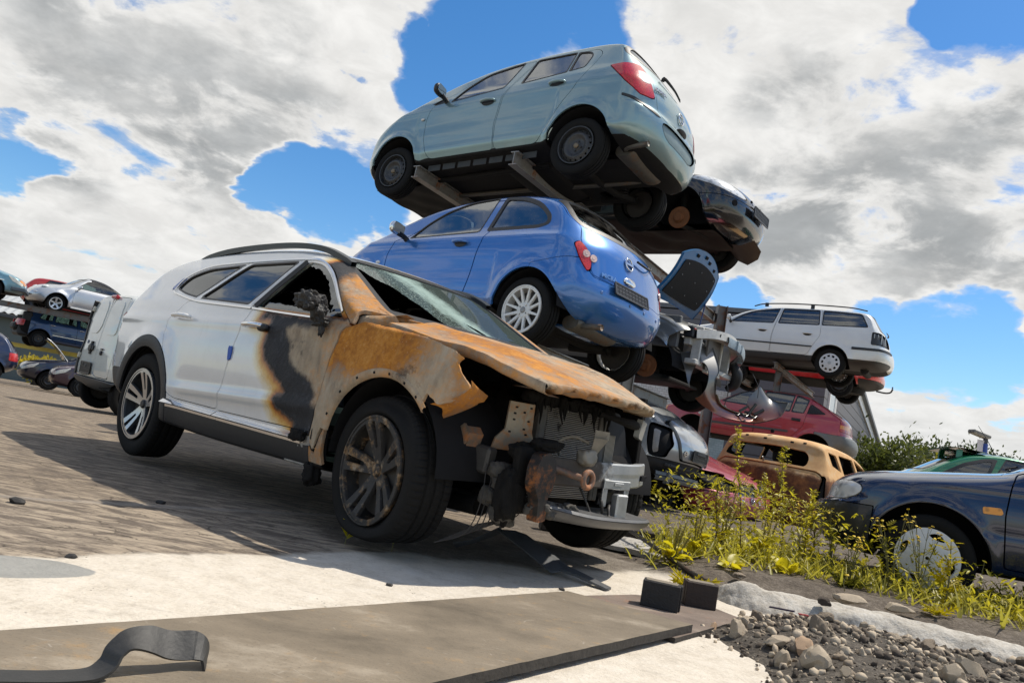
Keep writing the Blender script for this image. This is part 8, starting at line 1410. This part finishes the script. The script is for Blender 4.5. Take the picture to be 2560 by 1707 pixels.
def steel_plate(poly, z0, z1, label, mat, seed):
 P = []
 for i in range(len(poly)):
  a, b = A(poly[i]), A(poly[(i + 1) % len(poly)]); n = max(2, int(np.linalg.norm(b - a) / .03))
  for k in range(n): q = a + (b - a) * k / n; nn = unit(A([b[1] - a[1], a[0] - b[0]])); P.append(q + nn * .0035 * float(vnoise(A([[q[0], q[1], seed]]), 22, seed, 3)[0]))
 m = prism(P, z0, z1, 'z'); top = m.N[:, 2] > .9; root = obj('steel_plate', MB(m.V, m.F[m.N[m.F[:, 0], 2] > .9], m.N) if False else clean(MB(m.V, m.F[np.abs(m.N[m.F[:, 0], 2]) > .9], m.N)), mat); e = clean(MB(m.V, m.F[np.abs(m.N[m.F[:, 0], 2]) <= .9], m.N)); obj('cut_edge', e, EDGE, root); return tag(root, label, 'plate')
steel_plate([(.42, 3.34), (.90, 3.11), (-.93, .74), (-1.62, .98)], .020, .050, 'large worn brown steel plate lying across the front of the yard', plate_mat(0, (.215, .175, .125), (.30, .20, .10)), 1)
steel_plate([(.30, 3.28), (.79, 3.73), (1.12, 3.86), (1.26, 3.60), (1.16, 3.45), (.80, 2.96)], .002, .019, 'smaller rusty steel plate under the two dark blocks', plate_mat(4, (.20, .155, .125), (.27, .145, .09)), 2)
def strap():
 P = smooth_line([(-1.3, 1.30, .056), (-.95, 1.48, .054), (-.80, 1.548, .054), (-.72, 1.585, .056), (-.672, 1.612, .062), (-.655, 1.632, .078), (-.650, 1.644, .102), (-.634, 1.662, .120), (-.605, 1.690, .119), (-.578, 1.717, .106), (-.556, 1.738, .102), (-.535, 1.758, .100), (-.518, 1.774, .086), (-.512, 1.780, .054)], 10)
 P = P + A([-.015, -.05, -.004]); n = len(P); tw = np.interp(np.linspace(0, 1, n), [0, .3, .5, .62, .8, 1], [0, 0, .15, .75, 1.05, .55]); B0 = A([.76, -.65, 0]); rows = []
 T = unit(np.gradient(P, axis=0))
 for i in range(n):
  b = unit(B0 - T[i] * (B0 @ T[i])); q = np.cross(T[i], b); b2 = b * math.cos(tw[i]) + q * math.sin(tw[i]); n2 = np.cross(T[i], b2); w = .030; h = .0028; rows.append([P[i] + b2 * w + n2 * h, P[i] + b2 * w - n2 * h, P[i] - b2 * w - n2 * h, P[i] - b2 * w + n2 * h])
 m = grid(A(rows), closed_v=True); c = m.V.mean(0); return tag(obj('strap', crease(m, 40), plain('dusty rubber strap', (.028, .027, .025), .6, 0, .5, 30, .3)), 'black rubber strap curled into a loop on the large steel plate', 'strap')
strap()
BLK = plain('scaled black steel', (.020, .018, .017), .65, .15, .6, 26, .8, bscale=70); BLK2 = plain('rusty black steel', (.040, .026, .019), .7, .1, .6, 26, .8, bscale=70)
for (x, y), (x2, y2), mt, lab in (((.772, 3.487), (.935, 3.440), BLK, 'black steel block nearer the large plate, dusty top'), ((1.012, 3.675), (1.165, 3.672), BLK2, 'brownish black steel block beside the pale concrete ridge')):
 root = empty('steel_block', ((x + x2) / 2, (y + y2) / 2 + .03, .0195), math.atan2(y2 - y, x2 - x)); tag(root, lab, 'block'); L = math.hypot(x2 - x, y2 - y)
 obj('front_plate', box((-L / 2, -.03, 0), (L / 2 - .004, -.006, .112), .003), mt, root); obj('back_plate', box((-L / 2, .004, 0), (L / 2 + .004, .055, .112), .003), mt, root); obj('web', box((-L / 2 + .004, -.0065, .004), (L / 2 - .016, .0045, .108), .002), mt, root); obj('dust_layer', refine(prism(rnd([(-L / 2 + .012, -.02), (L / 2 - .02, -.018), (L / 2 - .015, .045), (-L / 2 + .012, .047)], .01), .1125, .1145, 'z'), .03), plain('dust on top', (.20, .17, .13), .9, 0, .4, 40, .5), root)
def ridge():
 P = smooth_line([(1.30, 4.16), (1.42, 4.15), (1.62, 4.09), (1.95, 4.03), (2.25, 3.95), (2.55, 3.76), (3.0, 3.44), (3.6, 3.05)], 12); n = len(P); T = unit(np.gradient(P, axis=0)); Nn = np.stack([-T[:, 1], T[:, 0]], 1); s = np.linspace(-1, 1, 26); rows = []
 H = np.interp(np.linspace(0, 1, n), [0, .05, .15, .6, 1], [.0, .07, .105, .10, .08]); Wd = np.interp(np.linspace(0, 1, n), [0, .06, .2, 1], [.03, .12, .17, .19])
 for i in range(n): rows.append([[P[i, 0] + Nn[i, 0] * k * Wd[i], P[i, 1] + Nn[i, 1] * k * Wd[i], -.01 + (H[i] + .01) * (1 - abs(k) ** 2.2)] for k in s])
 G = A(rows); m = refine(grid(G), .02); m = m if m.N[:, 2].mean() > 0 else MB(m.V, m.F[:, ::-1]); d = .026 * vnoise(m.V, 9, 3, 4) + .012 * np.minimum(0, vnoise(m.V, 22, 5, 3)); m = MB(m.V + m.N * d[:, None], m.F)
 t = NT('pale rough concrete'); c = t.coord(); nn = t.noise(c, 9, 8, .7); n2 = t.noise(c, 60, 4, .7); col = t.ramp(t.math('ADD', t.math('MULTIPLY', nn, .6), t.math('MULTIPLY', n2, .4)), [(.3, (.16, .135, .105)), (.44, (.38, .345, .29)), (.62, (.54, .51, .45))]); o = obj('concrete_ridge', m, t.done(t.bsdf(col, .9, 0, 0, t.bump(t.math('ADD', nn, n2), .6, .012)))); o['kind'] = 'structure'
ridge()
STONES = [plain('limestone', (.44, .36, .26), .9, 0, .3, 14, .8, bscale=60), plain('grey stone', (.24, .19, .135), .9, 0, .35, 14, .8, bscale=60), plain('dark clod', (.075, .058, .043), .95, 0, .4, 20, .9, bscale=60), plain('tan pebble', (.42, .28, .17), .8, 0, .25, 14, .4)]
def ico(sub=2):
 import bmesh
 bm = bmesh.new(); bmesh.ops.create_icosphere(bm, subdivisions=sub, radius=1); V = A([v.co[:] for v in bm.verts]); F = A([[v.index for v in f.verts] for f in bm.faces]).astype(int); bm.free(); return V, F
ICO = ico(3); ICO1 = ico(1); ICO2 = ico(2)
def rock(s, seed, I=ICO, rough=.42):
 V, F = I; d = 1 + rough * vnoise(V, 1.5, seed, 2) + rough * .35 * vnoise(V, 4.5, seed + 3, 3); P = V * d[:, None]
 rng = np.random.default_rng(seed)
 for _ in range(5):      # knock flats off it
  n = unit(rng.normal(size=3)); k = P @ n - rng.uniform(.55, .8); P = P - np.maximum(k, 0)[:, None] * n
 return crease(MB(P * s, F), 28)
RUB = A([(1.02, 3.30), (1.22, 3.62), (1.5, 3.88), (1.9, 3.84), (2.2, 3.74), (2.6, 3.52), (2.95, 3.2), (2.2, 2.6), (1.6, 2.1), (1.02, 2.45), (1.08, 2.68), (1.12, 2.88), (1.04, 3.1)])
def rub_h(x, y):
 d = -sdf(np.c_[np.atleast_1d(x), np.atleast_1d(y)], RUB); return .085 * np.clip(d / .28, -.2, 1) ** 1 * (d > -.05) + .018 * vnoise(np.c_[np.atleast_1d(x), np.atleast_1d(y), 0 * np.atleast_1d(x)], 6, 4, 4) * np.clip(d / .1, 0, 1)
def rubble():
 X, Y = np.meshgrid(np.linspace(.9, 3.1, 150), np.linspace(2.0, 4.0, 140), indexing='ij'); Z = rub_h(X.ravel(), Y.ravel()).reshape(X.shape); Z = np.where(sdf(np.c_[X.ravel(), Y.ravel()], RUB).reshape(X.shape) < .03, Z, -.03); m = grid(np.stack([X, Y, Z], -1)); m = m if m.N[:, 2].mean() > 0 else MB(m.V, m.F[:, ::-1])
 t = NT('dug earth'); c = t.coord(); n = t.noise(c, 14, 8, .72); n2 = t.noise(c, 70, 5, .7); col = t.ramp(t.math('ADD', t.math('MULTIPLY', n, .5), t.math('MULTIPLY', n2, .5)), [(.34, (.03, .024, .019)), (.5, (.09, .075, .058)), (.64, (.22, .19, .15))]); o = obj('earth_mound', m, t.done(t.bsdf(col, .95, 0, 0, t.bump(t.math('ADD', n, n2), .9, .02)))); o['kind'] = 'structure'
 rng = np.random.default_rng(5); parts = [[], [], []]; k = 0
 while k < 2200:
  x, y = rng.uniform(.95, 3.0), rng.uniform(2.1, 4.0); d = float(sdf(A([[x, y]]), RUB)[0])
  if d > rng.uniform(-.02, .10): continue
  s = .004 + .018 * rng.random() ** 3.2; z = float(rub_h(x, y)[0]) if d < 0 else 0.; V, F = ICO1; P = V * (1 + .35 * vnoise(V, 1.6, k, 1))[:, None] * s * rng.uniform(.6, 1.3, 3); P = P @ eul(*rng.uniform(0, 6, 3)).T + [x, y, z + s * .3]; parts[rng.choice(3, p=[.36, .30, .34])].append((P, F)); k += 1
 vs, fs, mi, b = [], [], [], 0
 for q, L in enumerate(parts):
  for P, F in L: vs.append(P); fs.append(F + b); mi += [q] * len(F); b += len(P)
 o = obj('gravel', MB(np.concatenate(vs), np.concatenate(fs)), STONES[:3]); o.data.polygons.foreach_set('material_index', np.array(mi, np.int32)); o['kind'] = 'stuff'
 rng = np.random.default_rng(8); spots = [(1.10, 3.17, .045, 0), (1.45, 3.24, .05, 1), (1.25, 2.79, .062, 0), (1.94, 3.30, .05, 1), (1.22, 3.42, .05, 0), (1.17, 3.30, .034, 0), (1.30, 3.52, .04, 1), (1.04, 3.30, .022, 3), (1.20, 3.02, .05, 0), (1.27, 2.93, .042, 3), (1.16, 2.86, .045, 0), (1.9, 2.95, .055, 0), (2.4, 3.35, .04, 1), (1.62, 3.55, .038, 1), (1.72, 2.75, .055, 0)]
 while len(spots) < 78:
  x, y = rng.uniform(1.0, 2.9), rng.uniform(2.2, 3.9)
  if float(sdf(A([[x, y]]), RUB)[0]) < -.02: spots.append((x, y, rng.uniform(.010, .026), int(rng.choice(3, p=[.4, .3, .3]))))
 base = [rock(A([1, .85, .75]), 100 + i) for i in range(9)]; meshes = {}
 adj = ['pale limestone', 'grey', 'dark earthy', 'tan']
 for i, (x, y, s, mk) in enumerate(spots):
  key = (i % 9, mk)
  if key not in meshes: meshes[key] = obj('stone', base[i % 9], STONES[mk]); o = meshes[key]
  else: o = meshes[key].copy(); SC.collection.objects.link(o)
  o.location = (x, y, float(rub_h(x, y)[0]) + s * .32); o.rotation_euler = rng.uniform(0, 6, 3).tolist(); o.scale = (s * rng.uniform(.8, 1.25), s, s * rng.uniform(.7, 1.)); tag(o, f'{adj[mk]} stone among many like it in the rubble heap', 'stone', 'stones of the rubble heap')
 for i, (x, y, s, lab) in enumerate([(2.35, 4.28, .055, 'pale angular lump of concrete behind the ridge, under the thistle'), (1.78, 3.93, .045, 'brown clod on top of the pale concrete ridge'), (2.10, 4.36, .06, 'flat pale slab fragment between the ridge and the weeds'), (1.55, 4.55, .04, 'small grey stone at the edge of the weeds')]):
  o = obj('stone', rock(A([1.6, .9, .5]), 300 + i), STONES[[0, 2, 0, 1][i]]); o.location = (x, y, [.10, .115, .09, .09][i]); o.scale = (s,) * 3; o.rotation_euler = (0, 0, i * 1.3); tag(o, lab, 'stone')
 o = obj('plastic_shard', xform(prism([(-.06, 0), (.05, -.008), (.06, .008), (-.05, .018)], 0, .006, 'z'), (0, 0, 0)), plain('dark purple plastic', (.03, .02, .05), .3)); o.location = (1.40, 3.50, .105); tag(o, 'dark plastic shard lying on the rubble heap', 'shard')
 o = obj('plastic_shard', xform(prism([(-.022, -.01), (.02, -.012), (.024, .008), (-.02, .01)], 0, .005, 'z'), (0, 0, 0)), plain('red plastic', (.35, .04, .05), .3)); o.location = (1.47, 3.44, .108); tag(o, 'small red plastic shard on the rubble heap', 'shard')
rubble()
# parts lying by the wreck's nose
def scrap():
 rt = empty('road_wheel_cover', (0, 0, 0)); bpy.data.objects.remove(rt)
 o = obj('round_lid', lathe([(0, .035), (.20, .035), (.215, .028), (.215, 0), (0, 0)], 48, 'z'), plain('pale worn lid', (.36, .34, .31), .7, 0, .25, 10, .2)); o.location = (1.02, 5.50, .03); o.rotation_euler = (.05, -.06, 0); tag(o, 'flat round grey lid lying on the earth by the burnt car\'s nose', 'lid')
 o = obj('metal_rod', join(tube([(1.02, 5.72, .16), (1.12, 5.3, .12), (1.26, 4.62, .06), (1.31, 4.35, .05)], .014, 10, sub=6)), rust_steel((.05, .045, .04), (.12, .06, .03), .3)); tag(o, 'dark bent rod lying across the round lid', 'rod')
 o = obj('metal_tube', tube([(1.12, 5.62, .06), (1.45, 5.42, .06)], .014, 10), GALV); tag(o, 'short shiny metal tube behind the dark rod', 'tube')
 o = obj('timber_beam', box((-.5, -.06, 0), (.5, .06, .12), .01), plain('dark timber', (.045, .036, .03), .85, 0, .5, 9, .6)); o.location = (.95, 5.95, .0); o.rotation_euler = (0, 0, .12); tag(o, 'dark squared timber on the ground behind the round lid', 'timber')
 o = obj('flat_slab', prism(rnd([(-.26, -.05), (.22, -.08), (.25, .05), (-.2, .08)], .02), 0, .035, 'z'), plain('grey slab', (.30, .28, .25), .8, 0, .3, 12, .3)); o.location = (1.22, 5.12, .02); o.rotation_euler = (0, 0, -.7); tag(o, 'narrow grey slab beneath the dark rod', 'slab')
 # broken undertray, folded, from the lip down to the ground
 P = [[(.10, 4.22, .145), (.20, 4.26, .15), (.27, 4.34, .13)], [(.24, 4.08, .09), (.32, 4.12, .10), (.39, 4.20, .085)], [(.40, 3.92, .022), (.47, 3.98, .035), (.52, 4.06, .03)]]
 u = refine(grid(A(P)), .03); u = u if u.N[:, 2].mean() > 0 else MB(u.V, u.F[:, ::-1]); TR = plain('dusty grey plastic', (.085, .088, .092), .55, 0, .5, 14, .4)
 o = obj('undertray', join(lip(u, .008), MB(u.V - u.N * .006, u.F[:, ::-1], -u.N)), TR); tag(o, 'broken grey undertray hanging to the ground under the burnt car\'s nose', 'undertray')
 P2 = [[(.38, 4.02, .035), (.43, 4.07, .06)], [(.52, 3.90, .035), (.56, 3.95, .04)], [(.66, 3.79, .012), (.69, 3.83, .015)]]; u = refine(grid(A(P2)), .03); u = u if u.N[:, 2].mean() > 0 else MB(u.V, u.F[:, ::-1]); obj('broken_tip', join(lip(u, .012), MB(u.V - u.N * .008, u.F[:, ::-1], -u.N)), TR, o)
 P3 = [[(.12, 4.28, .15), (.14, 4.30, .12)], [(-.02, 4.22, .06), (.0, 4.25, .05)], [(-.12, 4.20, .03), (-.1, 4.24, .008)]]; u = refine(grid(A(P3)), .03); obj('broken_arm', join(lip(u, .008), MB(u.V - u.N * .006, u.F[:, ::-1], -u.N)), TR, o)
 for i, (x, y, s, lab) in enumerate([(-1.31, 2.62, .018, 'black pebble at the edge of the grey-blue patch'), (-1.62, 4.0, .02, 'dark scrap lying on the worn concrete left of the burnt car'), (-.30, 3.06, .012, 'small dark chip on the pale concrete'), (.43, 3.62, .012, 'dark chip in front of the small steel plate'), (-1.95, 3.35, .03, 'flat black scrap at the left edge of the yard')]):
  o = obj('chip', rock(A([1.4, .9, .6]), 400 + i, ICO2), plain('black chip', (.02, .018, .016), .7)); o.location = (x, y, s * .3); o.scale = (s,) * 3; tag(o, lab, 'chip')
scrap()
# ---------------------------------------------------------------- weeds
PG = ((.34, .31, .012), (.56, .48, .03)); PSHADE = ((.09, .10, .012), (.20, .19, .02)); PB = ((.38, .34, .008), (.60, .51, .02)); STEM = plain('plant stem', (.14, .13, .045), .6, 0, .3, 30); STEMB = plain('brown stem', (.10, .065, .035), .7, 0, .3, 30)  # the darkest leaf palette carries the blue car's shade in its colour
def leaf_shape(kind='lance'):
 if kind == 'lance': w = lambda t: .16 * np.sin(np.pi * t ** .8)
 elif kind == 'broad': w = lambda t: .30 * np.sin(np.pi * t ** .9) ** .8
 else: w = lambda t: .06 * (1 - t) + .0 * t
 t = np.linspace(0, 1, 7); rows = []
 for x in t: rows.append([(x, -w(x), .10 * w(x) / .16 * .6), (x, 0, 0), (x, w(x), .10 * w(x) / .16 * .6)])
 G = A(rows); G[..., 2] -= .28 * G[..., 0] ** 2; return grid(G)
def lobed(n=4):
 V, F = [(0, 0, 0)], []; pts = [(0, -.01)]
 for k in range(n):
  x = (k + .6) / (n + .6); w = .34 * (1 - .55 * x); pts += [(x - .10, -.05), (x + .10, -w), (x + .06, -.05)]
 pts += [(1.08, 0)]; pts += [(x, -y) for x, y in pts[::-1][1:]]
 m = prism(pts, -.002, .002, 'z'); V = m.V.copy(); V[:, 2] = -.22 * V[:, 0] ** 2 + .15 * np.abs(V[:, 1]); keep = np.arange(len(m.F)); return MB(V, m.F[: max(1, len(m.F))])
LEAVES = {'lance': leaf_shape('lance'), 'broad': leaf_shape('broad'), 'grass': leaf_shape('grass'), 'lobed': lobed(4)}
def put_leaves(kind, P, D, L, rng, jit=.35, upv=(0, 0, 1)):
 m = LEAVES[kind]; P, D = A(P), unit(A(D) + jit * rng.normal(size=(len(P), 3))); L = A(L); up = A(upv) + .35 * rng.normal(size=(len(P), 3)); Y = unit(np.cross(up, D)); Zx = np.cross(D, Y); Rr = np.stack([D, Y, Zx], -1)
 V = np.einsum('nij,vj->nvi', Rr, m.V) * L[:, None, None] + P[:, None]; F = m.F[None] + (np.arange(len(P)) * len(m.V))[:, None, None]; return MB(V.reshape(-1, 3), F.reshape(-1, 3))
def flower_mesh(P, r, rng):
 V, F = [], []
 for p in P:
  n = unit(A([0, 0, 1]) + .45 * rng.normal(size=3)); u = unit(np.cross(n, [1, .3, 0])); w = np.cross(n, u); b = len(V); V.append(p + n * r * .3); k = 11
  for i in range(k * 2): a = i * math.pi / k; rr = r * (1. if i % 2 == 0 else .55) * rng.uniform(.9, 1.1); V.append(p + rr * (math.cos(a) * u + math.sin(a) * w) - n * r * .1)
  F += [(b, b + 1 + i, b + 1 + (i + 1) % (2 * k)) for i in range(2 * k)]
 return MB(V, F)
YEL = plain('yellow petals', (.70, .48, .01), .6, 0, .12, 20); WHT = plain('white petals', (.62, .60, .52), .6, 0, .1, 20); SEED = plain('seed heads', (.30, .25, .09), .8, 0, .35, 40)
WGRP = 'weeds along the verge'
def gz(x, y): return float(ground_z(x, y))
def mugwort(x, y, h, label, seed, lean=(0, 0)):
 rng = np.random.default_rng(seed); root = empty('weed_plant', (x, y, gz(x, y))); tag(root, label, 'weed', WGRP); top = A([lean[0], lean[1], h]); S = smooth_line([(0, 0, 0), top * .35 + [.01, 0, 0], top * .7 + [-.008, .006, 0], top], 10); parts = [tube(S, [.0055, .0045, .0028, .0012], 6)]; P, D, L = [], [], []
 for i in range(len(S)):
  t = i / len(S)
  for k in range(3):
   a = rng.uniform(0, 6.28); P.append(S[i]); D.append((math.cos(a), math.sin(a), .55)); L.append(.075 * (1 - .62 * t) * rng.uniform(.7, 1.2))
 for k in range(int(16 * h / .8)):
  t = rng.uniform(.28, .96); p = S[int(t * (len(S) - 1))]; a = rng.uniform(0, 6.28); ln = (.17 * (1.08 - t)) * rng.uniform(.7, 1.3) + .025; q = p + ln * A([math.cos(a) * .6, math.sin(a) * .6, .85]); parts.append(tube([p, (p + q) / 2 + [0, 0, -.006], q], [.002, .0015, .0008], 5))
  for j in range(9): u = rng.uniform(.15, 1); P.append(p + (q - p) * u); a2 = rng.uniform(0, 6.28); D.append((math.cos(a2), math.sin(a2), .7)); L.append(rng.uniform(.018, .042))
 obj('stem', join(*parts), STEMB, root); obj('leaves', put_leaves('lobed', P[:len(S) * 3:2], D[:len(S) * 3:2], L[:len(S) * 3:2], rng), leaf_mat(*PG), root); q = [i for i in range(len(P)) if i >= len(S) * 3 or i % 2]; obj('small_leaves', put_leaves('lance', A(P)[q], A(D)[q], A(L)[q] * .9, rng), leaf_mat(*PG), root)
 B = A(P)[len(S) * 3:] + rng.normal(size=(len(P) - len(S) * 3, 3)) * .006; obj('buds', leaf_cloud(B, rng.normal(size=B.shape), .010, rng, .7), leaf_mat((.34, .31, .10), (.46, .42, .16)), root); return root
def dock(x, y, h, label, seed, n=4):
 rng = np.random.default_rng(seed); root = empty('weed_plant', (x, y, gz(x, y))); tag(root, label, 'weed', WGRP); parts, P, B = [], [], []
 for k in range(n):
  a = rng.uniform(0, 6.28); hh = h * rng.uniform(.72, 1.); top = A([math.cos(a) * .05 * hh / .3 + .02 * k, math.sin(a) * .05, hh]); S = smooth_line([(0, 0, 0), top * .5, top], 12); parts.append(tube(S, [.004, .003, .0015], 6))
  for i in range(170): t = rng.uniform(.55, 1.0); p = S[int(t * (len(S) - 1))]; B.append(p + rng.normal(size=3) * [.006, .006, .004] * (1.4 - t))
 obj('stem', join(*parts), STEM, root); obj('seed_spikes', leaf_cloud(A(B), rng.normal(size=(len(B), 3)), .010, rng, .8), leaf_mat((.26, .22, .05), (.42, .36, .10)), root)
 m = 26; a = rng.uniform(0, 6.28, m); P = np.c_[.01 * np.cos(a), .01 * np.sin(a), rng.uniform(0, h * .4, m)]; obj('leaves', put_leaves('broad', P, np.c_[np.cos(a), np.sin(a), rng.uniform(.2, 1.1, m)], rng.uniform(.05, .12, m), rng, .2), leaf_mat(*PB), root); return root
def ragwort(x, y, h, label, seed, n=7, dark=True):
 rng = np.random.default_rng(seed); root = empty('weed_plant', (x, y, gz(x, y))); tag(root, label, 'weed', WGRP); parts, P, D, L, Fl = [], [], [], [], []
 for k in range(n):
  a = rng.uniform(0, 6.28); hh = h * rng.uniform(.65, 1.); top = A([math.cos(a) * .10 * hh / .4, math.sin(a) * .10 * hh / .4, hh]); S = smooth_line([(0, 0, 0), top * A([.35, .35, .5]), top], 12); parts.append(tube(S, [.003, .0024, .0012], 5))
  for j in range(3): q = top + A([rng.normal() * .02, rng.normal() * .02, rng.uniform(-.03, .025)]); parts.append(tube([S[-6], (S[-6] + q) / 2, q], .0011, 4)); Fl.append(q)
  for i in range(14): t = rng.uniform(.05, .8); P.append(S[int(t * (len(S) - 1))]); a2 = rng.uniform(0, 6.28); D.append((math.cos(a2), math.sin(a2), .6)); L.append(rng.uniform(.02, .06))
 obj('stem', join(*parts), STEM, root); obj('leaves', put_leaves('lance' if not dark else 'grass', P, D, L, rng), leaf_mat(*(PSHADE if dark else PG)), root); obj('flowers', flower_mesh(Fl, .0115, rng), YEL, root); return root
def rosette(x, y, r, label, seed, pal=PB, n=30, kind='broad', rise=.6, stemh=0.):
 rng = np.random.default_rng(seed); root = empty('weed_plant', (x, y, gz(x, y))); tag(root, label, 'weed', WGRP); a = rng.uniform(0, 6.28, n); z = rng.uniform(0, max(.02, stemh), n); P = np.c_[.02 * np.cos(a), .02 * np.sin(a), z]; obj('leaves', put_leaves(kind, P, np.c_[np.cos(a), np.sin(a), rng.uniform(.1, 1.2, n) * rise + .2], r * rng.uniform(.5, 1.1, n) * (1 - .5 * z / max(.02, stemh)), rng, .25), leaf_mat(*pal), root)
 if stemh: obj('stem', tube([(0, 0, 0), (.01, 0, stemh * .5), (0, .005, stemh)], [.006, .005, .002], 7, sub=4), STEM, root)
 return root
mugwort(1.82, 5.40, .90, 'tallest weed stalk, rising in front of the silver and red wrecks', 1, (-.12, .04)); mugwort(2.32, 5.95, .84, 'second tall weed stalk, rising in front of the burnt orange shell', 2, (-.08, .03)); mugwort(2.08, 5.6, .60, 'middle-height leafy stalk between the two tallest weeds', 3, (-.08, 0)); mugwort(2.48, 5.75, .55, 'bushy stalk nearest the dark blue car\'s bumper', 4, (-.06, 0)); mugwort(1.62, 5.35, .50, 'leafy stalk left of the tallest weed', 5, (-.03, 0)); mugwort(2.2, 5.3, .46, 'low leafy stalk in front of the second tall weed', 6, (.02, 0))
dock(1.22, 4.84, .29, 'leftmost clump of upright tan seed spikes', 11, 4); dock(1.40, 5.05, .36, 'clump of seed spikes right of the leftmost spikes', 12, 4); dock(1.68, 5.42, .50, 'tallest clump of seed spikes beside the red wreck\'s bumper', 13, 5); dock(1.95, 5.35, .42, 'clump of seed spikes under the tallest weed stalk', 14, 3)
ragwort(2.36, 4.92, .36, 'yellow-flowered weed under the corner of the dark blue bumper', 21, 8); ragwort(2.66, 5.0, .47, 'yellow-flowered weed at the front edge of the dark blue wheel arch', 22, 7); ragwort(2.84, 4.98, .52, 'yellow-flowered weed in front of the white wheel cover', 23, 8); ragwort(2.40, 5.80, .55, 'yellow-flowered weed left of the dark blue headlamp', 24, 7, False); ragwort(2.55, 5.62, .46, 'short yellow-flowered weed just ahead of the dark blue bumper', 25, 6, False)
rosette(2.86, 4.72, .13, 'upright jagged-leaved thistle in front of the white wheel cover', 31, PB, 46, 'lobed', .5, .40); rosette(1.20, 4.32, .17, 'bright broad-leaved clump at the end of the dark rod', 32, PB, 34, 'lobed', .5); rosette(1.98, 4.95, .16, 'bright upright broad leaves in the middle of the verge', 33, PB, 22, 'broad', 1.6); rosette(2.30, 4.85, .15, 'dark broad leaves under the dark blue bumper', 34, PSHADE, 26, 'lobed', .9); rosette(1.55, 4.75, .12, 'broad-leaved clump below the tan seed spikes', 35, PB, 24, 'broad', .8); rosette(3.35, 4.55, .13, 'leafy clump right of the white wheel cover', 36, PB, 26, 'lobed', 1.0, .12); rosette(3.75, 5.05, .15, 'leafy plant at the right edge beside the dark blue door', 37, PB, 36, 'lobed', .7, .45); rosette(2.6, 4.35, .11, 'low yellow-green clump behind the pale ridge', 38, PB, 28, 'lobed', .6)
def single_flower(x, y, h, mat, r, label, seed, n=1):
 rng = np.random.default_rng(seed); root = empty('weed_plant', (x, y, gz(x, y))); tag(root, label, 'weed', WGRP); S = smooth_line([(0, 0, 0), (-.012, 0, h * .5), (.004, 0, h)], 8); obj('stem', tube(S, [.0028, .0022, .0016], 6), STEM, root); P = [S[-1] + A([rng.normal() * .02 * (n > 1), rng.normal() * .02 * (n > 1), rng.normal() * .006]) for _ in range(n)]; obj('flowers', flower_mesh(P, r, rng), mat, root)
single_flower(3.22, 4.95, .30, YEL, .017, 'single yellow flower on a bare stem right of the white wheel cover', 41); single_flower(3.62, 5.1, .30, WHT, .012, 'white flower head near the right edge', 42, 9); single_flower(2.2, 4.62, .10, YEL, .012, 'lone yellow flower low in the shaded leaves', 43)
def sprout(x, y, h, label, seed, n=7):
 rng = np.random.default_rng(seed); root = empty('sprout', (x, y, gz(x, y))); tag(root, label, 'sprout', 'sprouts by the burnt wheel'); a = np.arange(n) * 2.4; z = np.linspace(.25, 1, n) * h; obj('stem', tube([(0, 0, 0), (.004, 0, h * .5), (0, 0, h)], [.0025, .002, .001], 6, sub=3), STEM, root); obj('leaves', put_leaves('broad', np.c_[0 * a, 0 * a, z], np.c_[np.cos(a), np.sin(a), .8 + .6 * z / h], .07 - .02 * z / h, rng, .15), leaf_mat(*PB), root)
sprout(-.395, 3.80, .15, 'taller green sprout beside the burnt front wheel', 51, 9); sprout(-.62, 3.78, .085, 'shorter green sprout on the shadow edge', 52, 5)
def ground_cover():
 rng = np.random.default_rng(61); P, D, L, K = [], [], [], []; n = 0
 REG = A([(1.15, 4.5), (1.7, 4.72), (2.25, 4.62), (2.9, 4.25), (3.9, 3.6), (5.2, 4.0), (5, 6), (3.4, 5.2), (2.6, 5.9), (2.5, 6.8), (1.4, 6.2), (1.05, 5.0)])
 X = rng.uniform(1., 5.2, 30000); Y = rng.uniform(3.5, 6.9, 30000); keep = sdf(np.c_[X, Y], REG) < .04 * rng.normal(size=30000); X, Y = X[keep], Y[keep]
 # open earth in front of the verge, thicker growth towards the cars
 nz = vnoise(np.c_[X, Y, 0 * X], 2.3, 7, 3); front = np.interp(X, [1., 1.7, 2.25, 2.9, 3.9, 5.2], [4.6, 4.85, 4.85, 4.35, 3.7, 3.3]); dens = np.clip((Y - front) / .45 + .25 + nz * .8, 0, 1); k = rng.random(len(X)) < .6 * dens; X, Y, nz, front = X[k], Y[k], nz[k], front[k]
 hmax = .05 + .48 * np.clip((Y - front) / .9 + .5 * nz, 0, 1) * np.clip(1.3 - .62 * np.abs(X - 1.85), .16, 1); Zr = rng.random(len(X)) ** .8 * hmax; zz = ground_z(X, Y) + Zr; a = rng.uniform(0, 6.28, len(X)); D = np.c_[np.cos(a), np.sin(a), rng.uniform(.1, 1.5, len(X))]; L = rng.uniform(.018, .06, len(X)); P = np.c_[X, Y, zz]; q = rng.random(len(X)); parts = []
 o = obj('undergrowth', join(put_leaves('lance', P[q < .55], D[q < .55], L[q < .55], rng), put_leaves('lobed', P[(q >= .55) & (q < .68)], D[(q >= .55) & (q < .68)], L[(q >= .55) & (q < .68)] * 1.5, rng)), leaf_mat((.24, .225, .012), (.52, .45, .028))); o['kind'] = 'stuff'
 g = q >= .68; Pg = P[g].copy(); Pg[:, 2] = ground_z(Pg[:, 0], Pg[:, 1]); Dg = D[g].copy(); Dg[:, 2] = 1.6; o = obj('grass', put_leaves('grass', Pg, Dg, rng.uniform(.06, .22, g.sum()), rng, .3), leaf_mat((.24, .23, .03), (.46, .41, .06))); o['kind'] = 'stuff'
ground_cover()
